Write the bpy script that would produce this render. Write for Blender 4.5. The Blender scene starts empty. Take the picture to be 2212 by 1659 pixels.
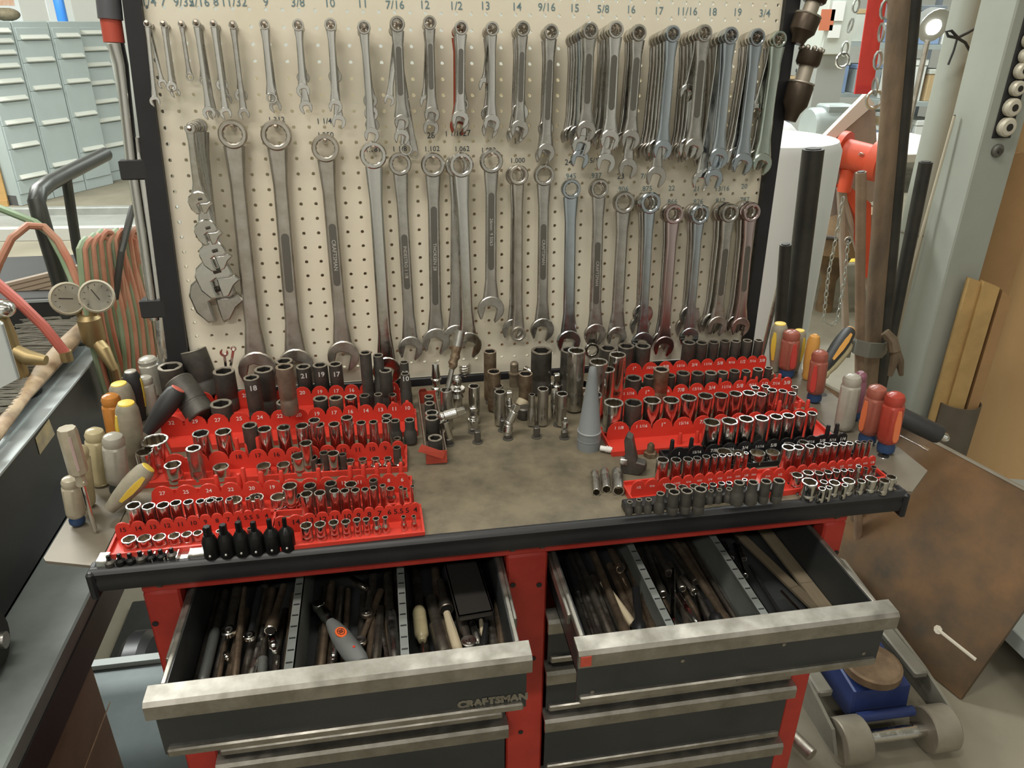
import bpy, math, random
from mathutils import Vector, Matrix
random.seed(7)
scene = bpy.context.scene
col = scene.collection
PI = math.pi
R = math.radians

# ------------------------------------------------------------------ camera
FPX = 1632.58
CAM = Vector((0.34716, -1.33044, 1.55527))
RIGHT = Vector((0.98609, -0.16610, 0.00635))
DOWN = Vector((-0.06611, -0.42693, -0.90187))
FWD = Vector((0.15251, 0.88890, -0.43197))
cam_d = bpy.data.cameras.new('camera')
cam_o = bpy.data.objects.new('camera', cam_d)
col.objects.link(cam_o)
cam_d.sensor_width = 36.0
cam_d.lens = 36.0 * FPX / 2212.0
cam_d.clip_start = 0.02
cam_d.clip_end = 100
m3 = Matrix((RIGHT, -DOWN, -FWD)).transposed()
cam_o.matrix_world = Matrix.Translation(CAM) @ m3.to_4x4()
scene.camera = cam_o
scene.view_settings.view_transform = 'Standard'
scene.view_settings.look = 'None'
scene.view_settings.exposure = 0.52
scene.view_settings.gamma = 1.0
scene.view_settings.use_curve_mapping = False

# ------------------------------------------------------------------ light of the hall
world = bpy.data.worlds.new('hall_air')
scene.world = world
world.use_nodes = True
world.node_tree.nodes['Background'].inputs[0].default_value = (0.80, 0.86, 0.90, 1)
world.node_tree.nodes['Background'].inputs[1].default_value = 0.30

LAMPS = [  # x, y, z, length along x, width, watts, colour, where
    (-0.75, -1.05, 4.3, 2.4, 0.35, 62, (1.0, 0.96, 0.88), 'over the space before the pegboard'),
    (1.7, -1.25, 4.3, 2.4, 0.35, 8, (1.0, 0.96, 0.88), 'over the rusty plate'),
    (-2.4, 3.2, 4.3, 2.4, 0.35, 190, (0.97, 1.0, 0.96), 'over the floor channel'),
    (-4.6, 4.6, 4.3, 2.4, 0.35, 190, (0.97, 1.0, 0.96), 'over the grey drawer cabinets'),
    (2.6, 4.2, 4.3, 2.4, 0.35, 150, (0.95, 1.0, 0.98), 'over the far bench with the motor'),
    (5.2, 4.2, 4.3, 2.4, 0.35, 120, (0.95, 1.0, 0.98), 'beyond the hoist column'),
    (1.4, 1.6, 4.3, 2.4, 0.35, 36, (0.97, 1.0, 0.97), 'over the white drum'),
    (-1.6, -4.2, 4.3, 2.4, 0.35, 75, (1.0, 0.97, 0.9), 'behind the viewer on the side of the cabinets'),
    (2.2, -4.2, 4.3, 2.4, 0.35, 35, (1.0, 0.97, 0.9), 'behind the viewer on the side of the column'),
]
for i, (x, y, z, l, w, e, c, where) in enumerate(LAMPS):
    ld = bpy.data.lights.new('tube_light', 'AREA')
    ld.shape = 'RECTANGLE'; ld.size = l; ld.size_y = w; ld.energy = e; ld.color = c
    lo = bpy.data.objects.new('tube_light', ld)
    col.objects.link(lo); lo.location = (x, y, z - 0.06)

# ------------------------------------------------------------------ helpers
def ray(u, v):
    return (FWD + RIGHT * ((u - 1106) / FPX) + DOWN * ((v - 829.5) / FPX))
def atY(u, v, y):
    d = ray(u, v); return CAM + d * ((y - CAM.y) / d.y)
def atZ(u, v, z):
    d = ray(u, v); return CAM + d * ((z - CAM.z) / d.z)
def atX(u, v, x):
    d = ray(u, v); return CAM + d * ((x - CAM.x) / d.x)
def depth(p):
    return (p - CAM).dot(FWD)
def m_per_px(p):
    return depth(p) / FPX

# the pegboard leans back a little: its own frame (x along the rows, z up the board, board face at y = 0)
GB = Matrix(((0.99943, -0.03249, 0.00898, 0.00588), (0.03164, 0.99612, 0.08216, 0.05382), (-0.01161, -0.08183, 0.99658, 1.57276), (0, 0, 0, 1))) @ Matrix.Translation((0, 0, -1.575))
GBI = GB.inverted()
def bY(u, v, y):
    c = GBI @ CAM; d = GBI.to_3x3() @ ray(u, v)
    return c + d * ((y - c.y) / d.y)
def bmp(p): return m_per_px(GB @ p)

class MB:
    def __init__(s): s.v = []; s.f = []; s.M = Matrix.Identity(4)
    def _a(s, pts):
        n = len(s.v); s.v.extend([tuple(s.M @ Vector(p)) for p in pts]); return n
    def box(s, lo, hi, ch=0.0):
        x0, y0, z0 = lo; x1, y1, z1 = hi
        if ch <= 0:
            n = s._a([(x0,y0,z0),(x1,y0,z0),(x1,y1,z0),(x0,y1,z0),(x0,y0,z1),(x1,y0,z1),(x1,y1,z1),(x0,y1,z1)])
            for f in ((0,3,2,1),(4,5,6,7),(0,1,5,4),(1,2,6,5),(2,3,7,6),(3,0,4,7)): s.f.append([n+i for i in f])
        else:
            o = [(x0+ch,y0),(x1-ch,y0),(x1,y0+ch),(x1,y1-ch),(x1-ch,y1),(x0+ch,y1),(x0,y1-ch),(x0,y0+ch)]
            s.prism(o, z0, z1, ch)
        return s
    def prism(s, o, z0, z1, ch=0.0):
        """extrude a CCW outline (x,y) from z0 to z1 with chamfered caps"""
        n = len(o)
        if ch > 0:
            ins = inset(o, ch)
            rings = [(ins, z0), (o, z0+ch), (o, z1-ch), (ins, z1)]
        else: rings = [(o, z0), (o, z1)]
        b = [s._a([(p[0], p[1], z) for p in oo]) for oo, z in rings]
        for k in range(len(b)-1):
            for i in range(n):
                j = (i+1) % n
                s.f.append([b[k]+i, b[k]+j, b[k+1]+j, b[k+1]+i])
        s.f.append([b[0]+i for i in reversed(range(n))])
        s.f.append([b[-1]+i for i in range(n)])
        return s
    def lathe(s, prof, n=16, cap0=True, cap1=True):
        """profile (r,z) about local z"""
        b = []
        for r, z in prof:
            b.append(s._a([(r*math.cos(2*PI*i/n), r*math.sin(2*PI*i/n), z) for i in range(n)]))
        for k in range(len(b)-1):
            for i in range(n):
                j = (i+1) % n
                s.f.append([b[k]+i, b[k]+j, b[k+1]+j, b[k+1]+i])
        if cap0: s.f.append([b[0]+i for i in reversed(range(n))])
        if cap1: s.f.append([b[-1]+i for i in range(n)])
        return s
    def loops(s, loops, cap0=True, cap1=True, closed=False):
        """join successive closed loops of equal count"""
        n = len(loops[0]); b = [s._a(l) for l in loops]
        K = len(b)
        for k in range(K if closed else K-1):
            for i in range(n):
                j = (i+1) % n; q = (k+1) % K
                s.f.append([b[k]+i, b[k]+j, b[q]+j, b[q]+i])
        if not closed:
            if cap0: s.f.append([b[0]+i for i in reversed(range(n))])
            if cap1: s.f.append([b[-1]+i for i in range(n)])
        return s
    def cyl(s, p0, p1, r0, r1=None, n=12):
        r1 = r0 if r1 is None else r1
        return s.tube([p0, p1], [r0, r1], n)
    def tube(s, path, r, n=10, closed=False, cap=True, flat=None):
        P = [Vector(p) for p in path]
        rr = r if isinstance(r, (list, tuple)) else [r]*len(P)
        loops = []; prev = None
        K = len(P)
        for i, p in enumerate(P):
            if closed: t = P[(i+1) % K]-P[i-1]
            else: t = P[min(i+1, K-1)]-P[max(i-1, 0)]
            if t.length < 1e-9: t = Vector((0,0,1))
            t.normalize()
            if prev is None:
                a = Vector((0,0,1)) if abs(t.z) < .9 else Vector((0,1,0))
                u = t.cross(a).normalized()
            else:
                u = prev - t*prev.dot(t)
                if u.length < 1e-6: u = t.orthogonal()
                u.normalize()
            w = t.cross(u); prev = u
            fu, fw = flat if flat else (1, 1)
            loops.append([tuple(p+(u*(math.cos(2*PI*k/n)*fu)+w*(math.sin(2*PI*k/n)*fw))*rr[i]) for k in range(n)])
        s.loops(loops, cap, cap, closed)
        return s
    def quad(s, a, b, c, d):
        n = s._a([a, b, c, d]); s.f.append([n, n+1, n+2, n+3]); return s
    def slab(s, pts, d):
        """thick polygon: pts (3d, planar) extruded by vector d"""
        d = Vector(d); n = len(pts)
        a = s._a(pts); b = s._a([tuple(Vector(p)+d) for p in pts])
        s.f.append([a+i for i in reversed(range(n))]); s.f.append([b+i for i in range(n)])
        for i in range(n):
            j = (i+1) % n; s.f.append([a+i, a+j, b+j, b+i])
        return s
    def sphere(s, c, r, n=12, k=8, sc=(1,1,1)):
        c = Vector(c); loops = []
        for i in range(1, k):
            th = PI*i/k
            loops.append([(c.x+r*sc[0]*math.sin(th)*math.cos(2*PI*j/n), c.y+r*sc[1]*math.sin(th)*math.sin(2*PI*j/n), c.z-r*sc[2]*math.cos(th)) for j in range(n)])
        s.loops(loops, True, True); return s
    def mesh(s, name, ang=35):
        me = bpy.data.meshes.new(name)
        me.from_pydata(s.v, [], s.f)
        me.polygons.foreach_set('use_smooth', [True]*len(me.polygons))
        me.validate(); me.update()
        me.set_sharp_from_angle(angle=R(ang))
        return me
    def build(s, name, mat, parent=None, ang=35, M=None):
        return link(name, s.mesh(name, ang), mat, parent, M)

def inset(o, d):
    n = len(o); out = []
    A = sum(o[i][0]*o[(i+1) % n][1]-o[(i+1) % n][0]*o[i][1] for i in range(n))
    sg = 1 if A > 0 else -1
    for i in range(n):
        p0 = Vector(o[i-1]); p1 = Vector(o[i]); p2 = Vector(o[(i+1) % n])
        e1 = (p1-p0); e2 = (p2-p1)
        if e1.length < 1e-9 or e2.length < 1e-9: out.append(tuple(p1)); continue
        e1.normalize(); e2.normalize()
        n1 = Vector((-e1.y, e1.x))*sg; n2 = Vector((-e2.y, e2.x))*sg
        m = n1+n2
        if m.length < 1e-6: m = n1
        m.normalize()
        k = d/max(0.45, m.dot(n1))
        out.append((p1.x+m.x*k, p1.y+m.y*k))
    return out

def link(name, me, mat, parent=None, M=None):
    o = bpy.data.objects.new(name, me)
    col.objects.link(o)
    if mat is not None and not me.materials: me.materials.append(mat)
    if parent is not None: o.parent = parent
    if M is not None: o.matrix_local = M
    return o
def tag(o, label, cat, group=None, kind=None):
    o['label'] = label; o['category'] = cat
    if group: o['group'] = group
    if kind: o['kind'] = kind
    return o
def thing(name, label, cat, M=None, group=None):
    o = bpy.data.objects.new(name, None)
    o.empty_display_size = 0.02
    col.objects.link(o)
    if M is not None: o.matrix_world = M
    tag(o, label, cat, group)
    return o
def struct(o):
    o['kind'] = 'structure'; return o
def T(*p): return Matrix.Translation(Vector(p))
def frame(o, x, y, z):
    """matrix from origin and three axes"""
    return Matrix(((x[0], y[0], z[0], o[0]), (x[1], y[1], z[1], o[1]), (x[2], y[2], z[2], o[2]), (0, 0, 0, 1)))
def along(p0, p1, up=(0, -1, 0)):
    """frame at p0 with z toward p1, y toward up as near as may be"""
    z = (Vector(p1)-Vector(p0)).normalized(); y = Vector(up)
    y = (y - z*y.dot(z))
    if y.length < 1e-4: y = z.orthogonal()
    y.normalize(); x = y.cross(z)
    return frame(Vector(p0), x, y, z)
FONT = None
TEXTS = {}
def text_mesh(s, size, align='CENTER', bold=0.0):
    k = (s, round(size, 5), align, bold)
    if k in TEXTS: return TEXTS[k]
    cu = bpy.data.curves.new('mark', 'FONT')
    cu.body = s; cu.size = size; cu.align_x = align; cu.align_y = 'CENTER'; cu.resolution_u = 2
    cu.offset = bold*size
    o = bpy.data.objects.new('mark', cu); col.objects.link(o)
    dg = bpy.context.evaluated_depsgraph_get()
    me = bpy.data.meshes.new_from_object(o.evaluated_get(dg))
    bpy.data.objects.remove(o); bpy.data.curves.remove(cu)
    me.materials.clear()
    TEXTS[k] = me
    return me
def text(s, size, mat, parent, M, name='printed_mark', align='CENTER', bold=0.0):
    me = text_mesh(s, size, align, bold).copy()
    return link(name, me, mat, parent, M)

# ------------------------------------------------------------------ materials
MATS = {}
def mat(name, colr, rough=0.5, metal=0.0, var=0.0, scale=20.0, col2=None, bump=0.0, bscale=60.0, trans=0.0, ior=1.45, emit=None, spec=0.5, coat=0.0, stretch=None, rvar=0.0):
    if name in MATS: return MATS[name]
    m = bpy.data.materials.new(name); m.use_nodes = True
    nt = m.node_tree; b = nt.nodes['Principled BSDF']
    b.inputs['Base Color'].default_value = (*colr, 1)
    b.inputs['Roughness'].default_value = rough
    b.inputs['Metallic'].default_value = metal
    b.inputs['IOR'].default_value = ior
    b.inputs['Specular IOR Level'].default_value = spec
    if coat: b.inputs['Coat Weight'].default_value = coat
    if trans: b.inputs['Transmission Weight'].default_value = trans
    if emit:
        b.inputs['Emission Color'].default_value = (*emit[0], 1); b.inputs['Emission Strength'].default_value = emit[1]
    if var > 0 or col2 or bump > 0 or rvar > 0:
        tc = nt.nodes.new('ShaderNodeTexCoord')
        mp = nt.nodes.new('ShaderNodeMapping'); nt.links.new(tc.outputs['Object'], mp.inputs[0])
        if stretch: mp.inputs['Scale'].default_value = stretch
        vec = mp.outputs[0]
    if var > 0 or col2:
        nz = nt.nodes.new('ShaderNodeTexNoise'); nz.inputs['Scale'].default_value = scale; nz.inputs['Detail'].default_value = 6; nz.inputs['Roughness'].default_value = 0.65
        nt.links.new(vec, nz.inputs['Vector'])
        rp = nt.nodes.new('ShaderNodeValToRGB')
        c2 = col2 if col2 else tuple(max(0, c*(1-var)) for c in colr)
        rp.color_ramp.elements[0].color = (*c2, 1); rp.color_ramp.elements[1].color = (*colr, 1)
        rp.color_ramp.elements[0].position = 0.36; rp.color_ramp.elements[1].position = 0.62
        nt.links.new(nz.outputs['Fac'], rp.inputs[0]); nt.links.new(rp.outputs[0], b.inputs['Base Color'])
    if rvar > 0:
        nr = nt.nodes.new('ShaderNodeTexNoise'); nr.inputs['Scale'].default_value = scale*1.7; nr.inputs['Detail'].default_value = 4
        nt.links.new(vec, nr.inputs['Vector'])
        mr = nt.nodes.new('ShaderNodeMapRange'); mr.inputs[1].default_value = .35; mr.inputs[2].default_value = .65
        mr.inputs[3].default_value = max(0.02, rough-rvar); mr.inputs[4].default_value = rough+rvar
        nt.links.new(nr.outputs['Fac'], mr.inputs[0]); nt.links.new(mr.outputs[0], b.inputs['Roughness'])
    if bump > 0:
        nb = nt.nodes.new('ShaderNodeTexNoise'); nb.inputs['Scale'].default_value = bscale; nb.inputs['Detail'].default_value = 5
        nt.links.new(vec, nb.inputs['Vector'])
        bp = nt.nodes.new('ShaderNodeBump'); bp.inputs['Strength'].default_value = bump; bp.inputs['Distance'].default_value = 0.002
        nt.links.new(nb.outputs['Fac'], bp.inputs['Height']); nt.links.new(bp.outputs[0], b.inputs['Normal'])
    MATS[name] = m
    return m

CHROME = mat('chrome', (0.66, 0.65, 0.62), 0.17, 1.0, rvar=0.06, scale=60)
CHROME_RIM = mat('polished_rim', (0.74, 0.73, 0.70), 0.26, 1.0)
SATIN = mat('satin_steel', (0.57, 0.555, 0.52), 0.32, 1.0, col2=(0.47, 0.455, 0.42), scale=45, rvar=0.08)
SATIN2 = mat('worn_satin_steel', (0.56, 0.53, 0.48), 0.42, 1.0, col2=(0.44, 0.40, 0.34), scale=30, rvar=0.08)
STEEL_BRIGHT = mat('bright_steel', (0.70, 0.69, 0.66), 0.22, 1.0, rvar=0.08, scale=50)
BLUED = mat('blued_chrome', (0.50, 0.55, 0.60), 0.2, 1.0, rvar=0.06, scale=40)
STAMP = mat('stamped_recess', (0.20, 0.19, 0.17), 0.5, 1.0)
STAMP_TEXT = mat('stamped_letters', (0.75, 0.73, 0.68), 0.35, 0.8)
IMPACT = mat('black_oxide', (0.075, 0.070, 0.062), 0.42, 0.55, col2=(0.12, 0.11, 0.095), scale=50)
IMPACT2 = mat('dusty_black_oxide', (0.095, 0.088, 0.075), 0.55, 0.3, col2=(0.06, 0.056, 0.05), scale=40)
BROWNED = mat('browned_steel', (0.30, 0.24, 0.19), 0.5, 0.6, col2=(0.20, 0.15, 0.11), scale=40)
RUSTED = mat('rusted_steel', (0.28, 0.22, 0.15), 0.55, 0.75, col2=(0.16, 0.10, 0.06), scale=60)
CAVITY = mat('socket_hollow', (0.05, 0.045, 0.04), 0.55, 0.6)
REDP = mat('red_plastic', (0.62, 0.048, 0.030), 0.38, 0.0, var=0.15, scale=12)
REDT = mat('red_tin', (0.52, 0.075, 0.045), 0.45, 0.0, var=0.35, scale=14)
BLACKP = mat('black_plastic', (0.014, 0.014, 0.015), 0.35)
REDPAINT = mat('red_paint', (0.42, 0.035, 0.022), 0.42, 0.0, col2=(0.30, 0.024, 0.017), scale=7, rvar=0.1)
GREYPAINT = mat('charcoal_paint', (0.026, 0.029, 0.030), 0.42, 0.0, col2=(0.036, 0.038, 0.037), scale=6, rvar=0.1)
BLACKLIP = mat('black_vinyl_lip', (0.016, 0.016, 0.017), 0.45, 0.0, var=0.3, scale=10)
ALU = mat('worn_aluminium', (0.36, 0.34, 0.30), 0.40, 0.85, col2=(0.25, 0.235, 0.20), scale=25, rvar=0.1)
WHITEPRINT = mat('white_print', (0.80, 0.78, 0.74), 0.6)
BLACKINK = mat('black_ink', (0.02, 0.012, 0.012), 0.6)
FADEDINK = mat('faded_ink', (0.30, 0.03, 0.02), 0.6)
PENCIL = mat('blue_pencil', (0.16, 0.24, 0.26), 0.7)
PENCILDK = mat('dark_pencil', (0.05, 0.07, 0.09), 0.7)
# ------------------------------------------------------------------ the room
TZ = 0.92            # worktop height
CONCRETE = mat('concrete', (0.25, 0.225, 0.165), 0.7, 0, col2=(0.19, 0.17, 0.125), scale=1.6, bump=0.15, bscale=25)
struct(MB().box((-9, -6, -0.1), (9, 9, 0)).build('floor', CONCRETE))
WALLM = mat('pale_wall', (0.62, 0.63, 0.58), 0.8, 0, var=0.08, scale=1.0)
CEILM = mat('ceiling_sheet', (0.78, 0.78, 0.75), 0.85, 0, var=0.05, scale=1.0)
struct(MB().box((-9, 9, 0), (9, 9.1, 5)).build('wall_back', WALLM))
struct(MB().box((-9.1, -6, 0), (-9, 9, 5)).build('wall_left', WALLM))
struct(MB().box((9, -6, 0), (9.1, 9, 5)).build('wall_right', WALLM))
struct(MB().box((-9, -6.1, 0), (9, -6, 5)).build('wall_front', mat('dim_wall', (0.60, 0.60, 0.58), 0.8, 0, var=0.2, scale=1.5)))
struct(MB().box((-9.1, -6.1, 5), (9.1, 9.1, 5.1)).build('ceiling', CEILM))
for i, (x, y, z, l, w, e, c, where) in enumerate(LAMPS):
    t = thing('ceiling_light', 'white tray ceiling light hung '+where, 'ceiling light', T(x, y, z), 'ceiling lights of the hall')
    MB().box((-l/2-.04, -w/2-.04, 0), (l/2+.04, w/2+.04, .07), .01).build('housing', mat('white_enamel', (0.8, 0.8, 0.78), 0.4), t)
    for s in (-1, 1):
        MB().cyl((s*l*.4, 0, .06), (s*l*.4, 0, 5-z), .006, n=6).build('hanger_rod', SATIN, t)

# ------------------------------------------------------------------ tool chest
chest = thing('tool_chest', 'red two-bank steel tool chest with charcoal drawers under the worktop', 'tool chest', T(0, 0, 0))
FY = -0.47
X0, X1 = -.005, 1.022
MB().box((X0, FY+.02, .10), (X0+.02, -.03, .893)).build('side_panel', REDPAINT, chest)
MB().box((X1-.02, FY+.02, .10), (X1, -.03, .893)).build('side_panel', REDPAINT, chest)
MB().box((X0+.02, -.05, .10), (X1-.02, -.03, .893)).build('back_panel', REDPAINT, chest)
MB().box((X0+.02, FY+.02, .10), (X1-.02, -.05, .12)).build('bottom_panel', REDPAINT, chest)
for x in (X0+.06, X1-.06):
    for y in (FY+.07, -.09):
        MB().lathe([(.045, -.016), (.05, -.012), (.05, .012), (.045, .016)], 18).build('caster', BLACKP, chest, M=T(x, y, .05) @ Matrix.Rotation(PI/2, 4, 'Y'))
post = []
for a, b in ((X0, .042), (.489, .5495), (.985, X1)):
    p = MB().box((a, FY, .10), (b, FY+.03, .862), .003).build('front_post', REDPAINT, chest)
    post.append((p, a, b))
for p, a, b in post:
    for dx, z in ((-.35, .81), (.3, .805), (.2, .66), (-.1, .50)):
        if a > .9 and dx < 0 or a < .1 and dx > .25: continue
        MB().lathe([(.0042, 0), (.0042, .0012)], 10).build('bolt_hole', BLACKP, p, M=T((a+b)/2+dx*(b-a), FY-.0003, z) @ Matrix.Rotation(PI/2, 4, 'X'))
rail = MB().box((X0, FY, .862), (X1, FY+.03, .893), .003).build('top_rail', REDPAINT, chest)
for x in (.02, .497, .540, 1.0):
    MB().lathe([(.006, 0), (.006, .003), (.004, .005)], 6).build('screw_head', IMPACT, rail, M=T(x, FY, .878) @ Matrix.Rotation(PI/2, 4, 'X'))
DIVM = mat('divider_grey', (0.20, 0.215, 0.20), 0.45, 0.3, var=0.2, scale=15)
def drawer(x0, x1, yf, ztop, zbot, depth_, badge=None, opened=True, div=()):
    """front face at yf"""
    d = MB()
    w = .0016
    xi0, xi1 = x0+.012, x1-.012
    zf = zbot+.004
    if opened:
        yb = yf+depth_
        d.box((xi0, yf+.003, zf), (xi1, yb, zf+.003))
        d.box((xi0, yf+.003, zf), (xi0+w, yb, ztop-.006))
        d.box((xi1-w, yf+.003, zf), (xi1, yb, ztop-.006))
        d.box((xi0, yb-w, zf), (xi1, yb, ztop-.012))
    d.box((x0, yf, zbot), (x1, yf+.004, ztop))
    o = d.build('drawer', GREYPAINT, chest)
    t = MB()
    t.prism([(yf-.016, ztop-.022), (yf-.010, ztop-.022), (yf-.009, ztop-.004), (yf+.012, ztop-.001), (yf+.012, ztop+.004), (yf-.012, ztop+.003), (yf-.016, ztop-.002)], 0, x1-x0+.008)
    t.v = [(x0-.004+p[2], p[0], p[1]) for p in t.v]
    t.build('grip_trim', ALU, o, 20)
    MB().box((x0+.004, yf-.006, zbot), (x1-.004, yf+.004, zbot+.012), .002).build('bottom_trim', ALU, o)
    if opened:
        for xr, s in ((xi0, -1), (xi1, 1)):
            MB().box((min(xr, xr+s*.006), yf+.02, ztop-.016), (max(xr, xr+s*.006), yf+depth_-.06, ztop-.004), .001).build('slide_rail', ALU, o)
            MB().box((min(xr+s*.006, xr+s*.011), yf+.065, ztop-.026), (max(xr+s*.006, xr+s*.011), yf+depth_, ztop-.008), .001).build('slide_rail', ALU, o)
        for fx, lean in div:
            xx = xi0+(xi1-xi0)*fx
            dv = MB()
            dv.box((xx-.0008, yf+.008, zf+.003), (xx+.0008, yf+depth_-.004, ztop-.016))
            dv.box((xx-.0115, yf+.008, ztop-.018), (xx+.0008, yf+depth_-.004, ztop-.016))
            dd = dv.build('divider', DIVM, o)
            for k in range(9):
                yy = yf+.02+k*.021
                MB().box((xx-.010, yy, ztop-.0159), (xx-.002, yy+.002, ztop-.0153)).build('slot', BLACKP, dd)
    if badge:
        bp = atY(1065, 1514, yf-.0008); text('CRAFTSMAN', .0155, ALU, o, frame(bp, (1.02, 0, 0), (0, 0, 1), (0, -1, 0)), 'badge_lettering', bold=.07)
    return o
ZDL, ZDR = .852, .848
drawer(.044, .487, -.640, ZDL, ZDL-.098, .45, True, True, [(.345, 0), (.685, 0)])
DRW = drawer(.5535, .984, -.640, ZDR, ZDR-.098, .45, None, True, [(.315, 0), (.645, 0)])
for fx, fz in ((.33, .80), (.66, .806), (.95, .77), (.05, .765), (.52, .756)):
    MB().lathe([(.0028, 0), (.0028, .0008)], 10).build('paint_chip', ALU, DRW, M=T(.5535+.43*fx, -.6402 if fz > .762 else -.6462, fz) @ Matrix.Rotation(PI/2, 4, 'X'))
MB().box((.552, -.6568, .829), (.566, -.6558, .845)).build('red_smear', REDT, DRW)
for x0, x1 in ((.045, .486), (.5535, .983)):
    z = .752
    for h in (.105, .105, .14, .15, .13):
        drawer(x0, x1, FY-.004, z-.006, z-h+.006, .4, None, False)
        z -= h
# ------------------------------------------------------------------ worktop
wt = thing('worktop', 'grimy grey-brown steel worktop with a black front lip on the tool chest', 'worktop', T(0, 0, 0))
TOPM = mat('grimy_worktop', (0.200, 0.168, 0.112), 0.55, 0, col2=(0.105, 0.090, 0.062), scale=13, bump=0.12, bscale=90, rvar=0.12)
MB().prism([(-.046, -.482), (1.088, -.482), (1.088, .018), (-.046, -.018)], .895, TZ, .002).build('top_surface', TOPM, wt)
lip = MB()
lip.prism([(-.492, .891), (-.486, .889), (-.479, .894), (-.479, .921), (-.483, .924), (-.490, .923), (-.494, .918), (-.492, .909), (-.494, .904)], 0, 1.146)
lip.v = [(-.052+p[2], p[0], p[1]) for p in lip.v]
lp = lip.build('front_lip', BLACKLIP, wt, 50)
for x in (-.056, 1.088):
    MB().box((x, -.497, .880), (x+.010, -.465, .922), .003).build('end_cap', BLACKLIP, lp)
PLATE = mat('holder_plate', (0.15, 0.130, 0.098), 0.5, 0.2, col2=(0.19, 0.165, 0.125), scale=8)
lpl = MB().slab([(-.122, -.446, TZ-.006), (-.117, -.453, TZ-.006), (-.047, -.475, TZ-.006), (-.047, -.02, TZ-.006), (-.122, -.02, TZ-.006)], (0, 0, .0045)).build('screwdriver_plate', PLATE)
tag(lpl, 'brown steel plate holding clear-handled screwdrivers along the worktop side', 'tool plate')
rpl = MB().slab([(1.089, -.478, TZ-.006), (1.108, -.484, TZ-.006), (1.170, -.434, TZ-.006), (1.170, -.02, TZ-.006), (1.089, -.02, TZ-.006)], (0, 0, .0045)).build('screwdriver_plate', PLATE)
tag(rpl, 'grey-brown steel plate holding red-handled screwdrivers beside the worktop', 'tool plate')

# ------------------------------------------------------------------ pegboard
IN = 0.0254
Z0 = 1.575
def hole(c, r): return Vector((c*IN, 0, Z0-r*IN))
peg = thing('pegboard', 'tall cream perforated tool board in a black steel frame behind the worktop', 'pegboard', GB)
BOARDM = mat('cream_hardboard', (0.71, 0.645, 0.505), 0.6, 0, col2=(0.74, 0.69, 0.565), scale=5, bump=0.03, bscale=200)
bd = MB()
rr = .0031; th = .005
cs = [math.cos(PI/4*k) for k in range(8)]; sn = [math.sin(PI/4*k) for k in range(8)]
sq = [(1, 0), (1, 1), (0, 1), (-1, 1), (-1, 0), (-1, -1), (0, -1), (1, -1)]
h2 = IN/2
for c in range(0, 43):
    for r in range(-5, 25):
        p = hole(c, r)
        n = bd._a([(p.x+h2*sq[k][0], 0, p.z+h2*sq[k][1]) for k in range(8)])
        bd._a([(p.x+rr*cs[k], 0, p.z+rr*sn[k]) for k in range(8)])
        bd._a([(p.x+rr*cs[k], th, p.z+rr*sn[k]) for k in range(8)])
        for k in range(8):
            j = (k+1) % 8
            bd.f.append([n+j, n+k, n+8+k, n+8+j][::-1]); bd.f.append([n+8+j, n+8+k, n+16+k, n+16+j][::-1])
xl, xr_ = -h2, 42.5*IN
zt, zb = Z0+5.5*IN, Z0-24.5*IN
BX0, BX1, BZ0, BZ1 = -.016, 1.087, .936, zt+.02
for lo, hi in (((BX0, BZ0), (xl, BZ1)), ((xr_, BZ0), (BX1, BZ1)), ((xl, BZ0), (xr_, zb)), ((xl, zt), (xr_, BZ1))):
    bd.quad((lo[0], 0, lo[1]), (hi[0], 0, lo[1]), (hi[0], 0, hi[1]), (lo[0], 0, hi[1]))
bd.build('perforated_board', BOARDM, peg)
FRAMEM = mat('black_frame', (0.022, 0.022, 0.024), 0.42, 0.2, var=0.2, scale=12)
def edge_bar(l0, l1, r0, r1):
    """upright bar between two picture lines (left edge l0-l1, right edge r0-r1), stretched from below the worktop to the frame top"""
    c = []
    for p0, p1 in ((l0, l1), (r0, r1)):
        q0 = bY(*p0, -.012); q1 = bY(*p1, -.012); s = (q1-q0)/(q1.z-q0.z)
        c.append((q0+s*(BZ1-q0.z), q0+s*(.90-q0.z)))
    MB().slab([tuple(c[0][1]), tuple(c[1][1]), tuple(c[1][0]), tuple(c[0][0])], (0, .06, 0)).build('frame_bar', FRAMEM, peg)
edge_bar((266, 20), (362, 775), (306, 20), (407, 775))
edge_bar((1698.7, 0), (1610, 714), (1730, 0), (1629, 729))
MB().box((BX0, -.010, TZ-.01), (BX1, .0, BZ0), .002).build('frame_bar', FRAMEM, peg)
MB().box((BX0, -.010, BZ1), (BX1, .05, BZ1+.04), .002).build('frame_bar', FRAMEM, peg)
MB().box((BX0, .085, .95), (BX1, .090, 1.50)).build('rear_board', BOARDM, peg)
def pmark(s, u, v, size, m=None):
    p = bY(u, v, -.0007)
    text(s, size, m or PENCIL, peg, frame(p, (1, 0, .02), (-.02, 0, 1), (0, -1, 0)), 'pencil_mark', bold=.004)
S1 = .0175
for s, u, v in (('1/4', 321, 4), ('7', 352, 4), ('9/32', 397, 5), ('5/16', 430, 5), ('8', 466, 4), ('11/32', 505, 5), ('9', 574, 5), ('3/8', 643, 6), ('10', 712, 7), ('11', 783, 8),
                ('7/16', 853, 11), ('12', 917, 11), ('1/2', 985, 13), ('13', 1048, 13), ('14', 1116, 15), ('9/16', 1181, 16), ('15', 1241, 18), ('5/8', 1303, 20), ('16', 1363, 21),
                ('17', 1423, 24), ('11/16', 1484, 25), ('18', 1539, 26), ('19', 1593, 27), ('3/4', 1652, 29)):
    pmark(s, u, v, S1)
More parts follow.
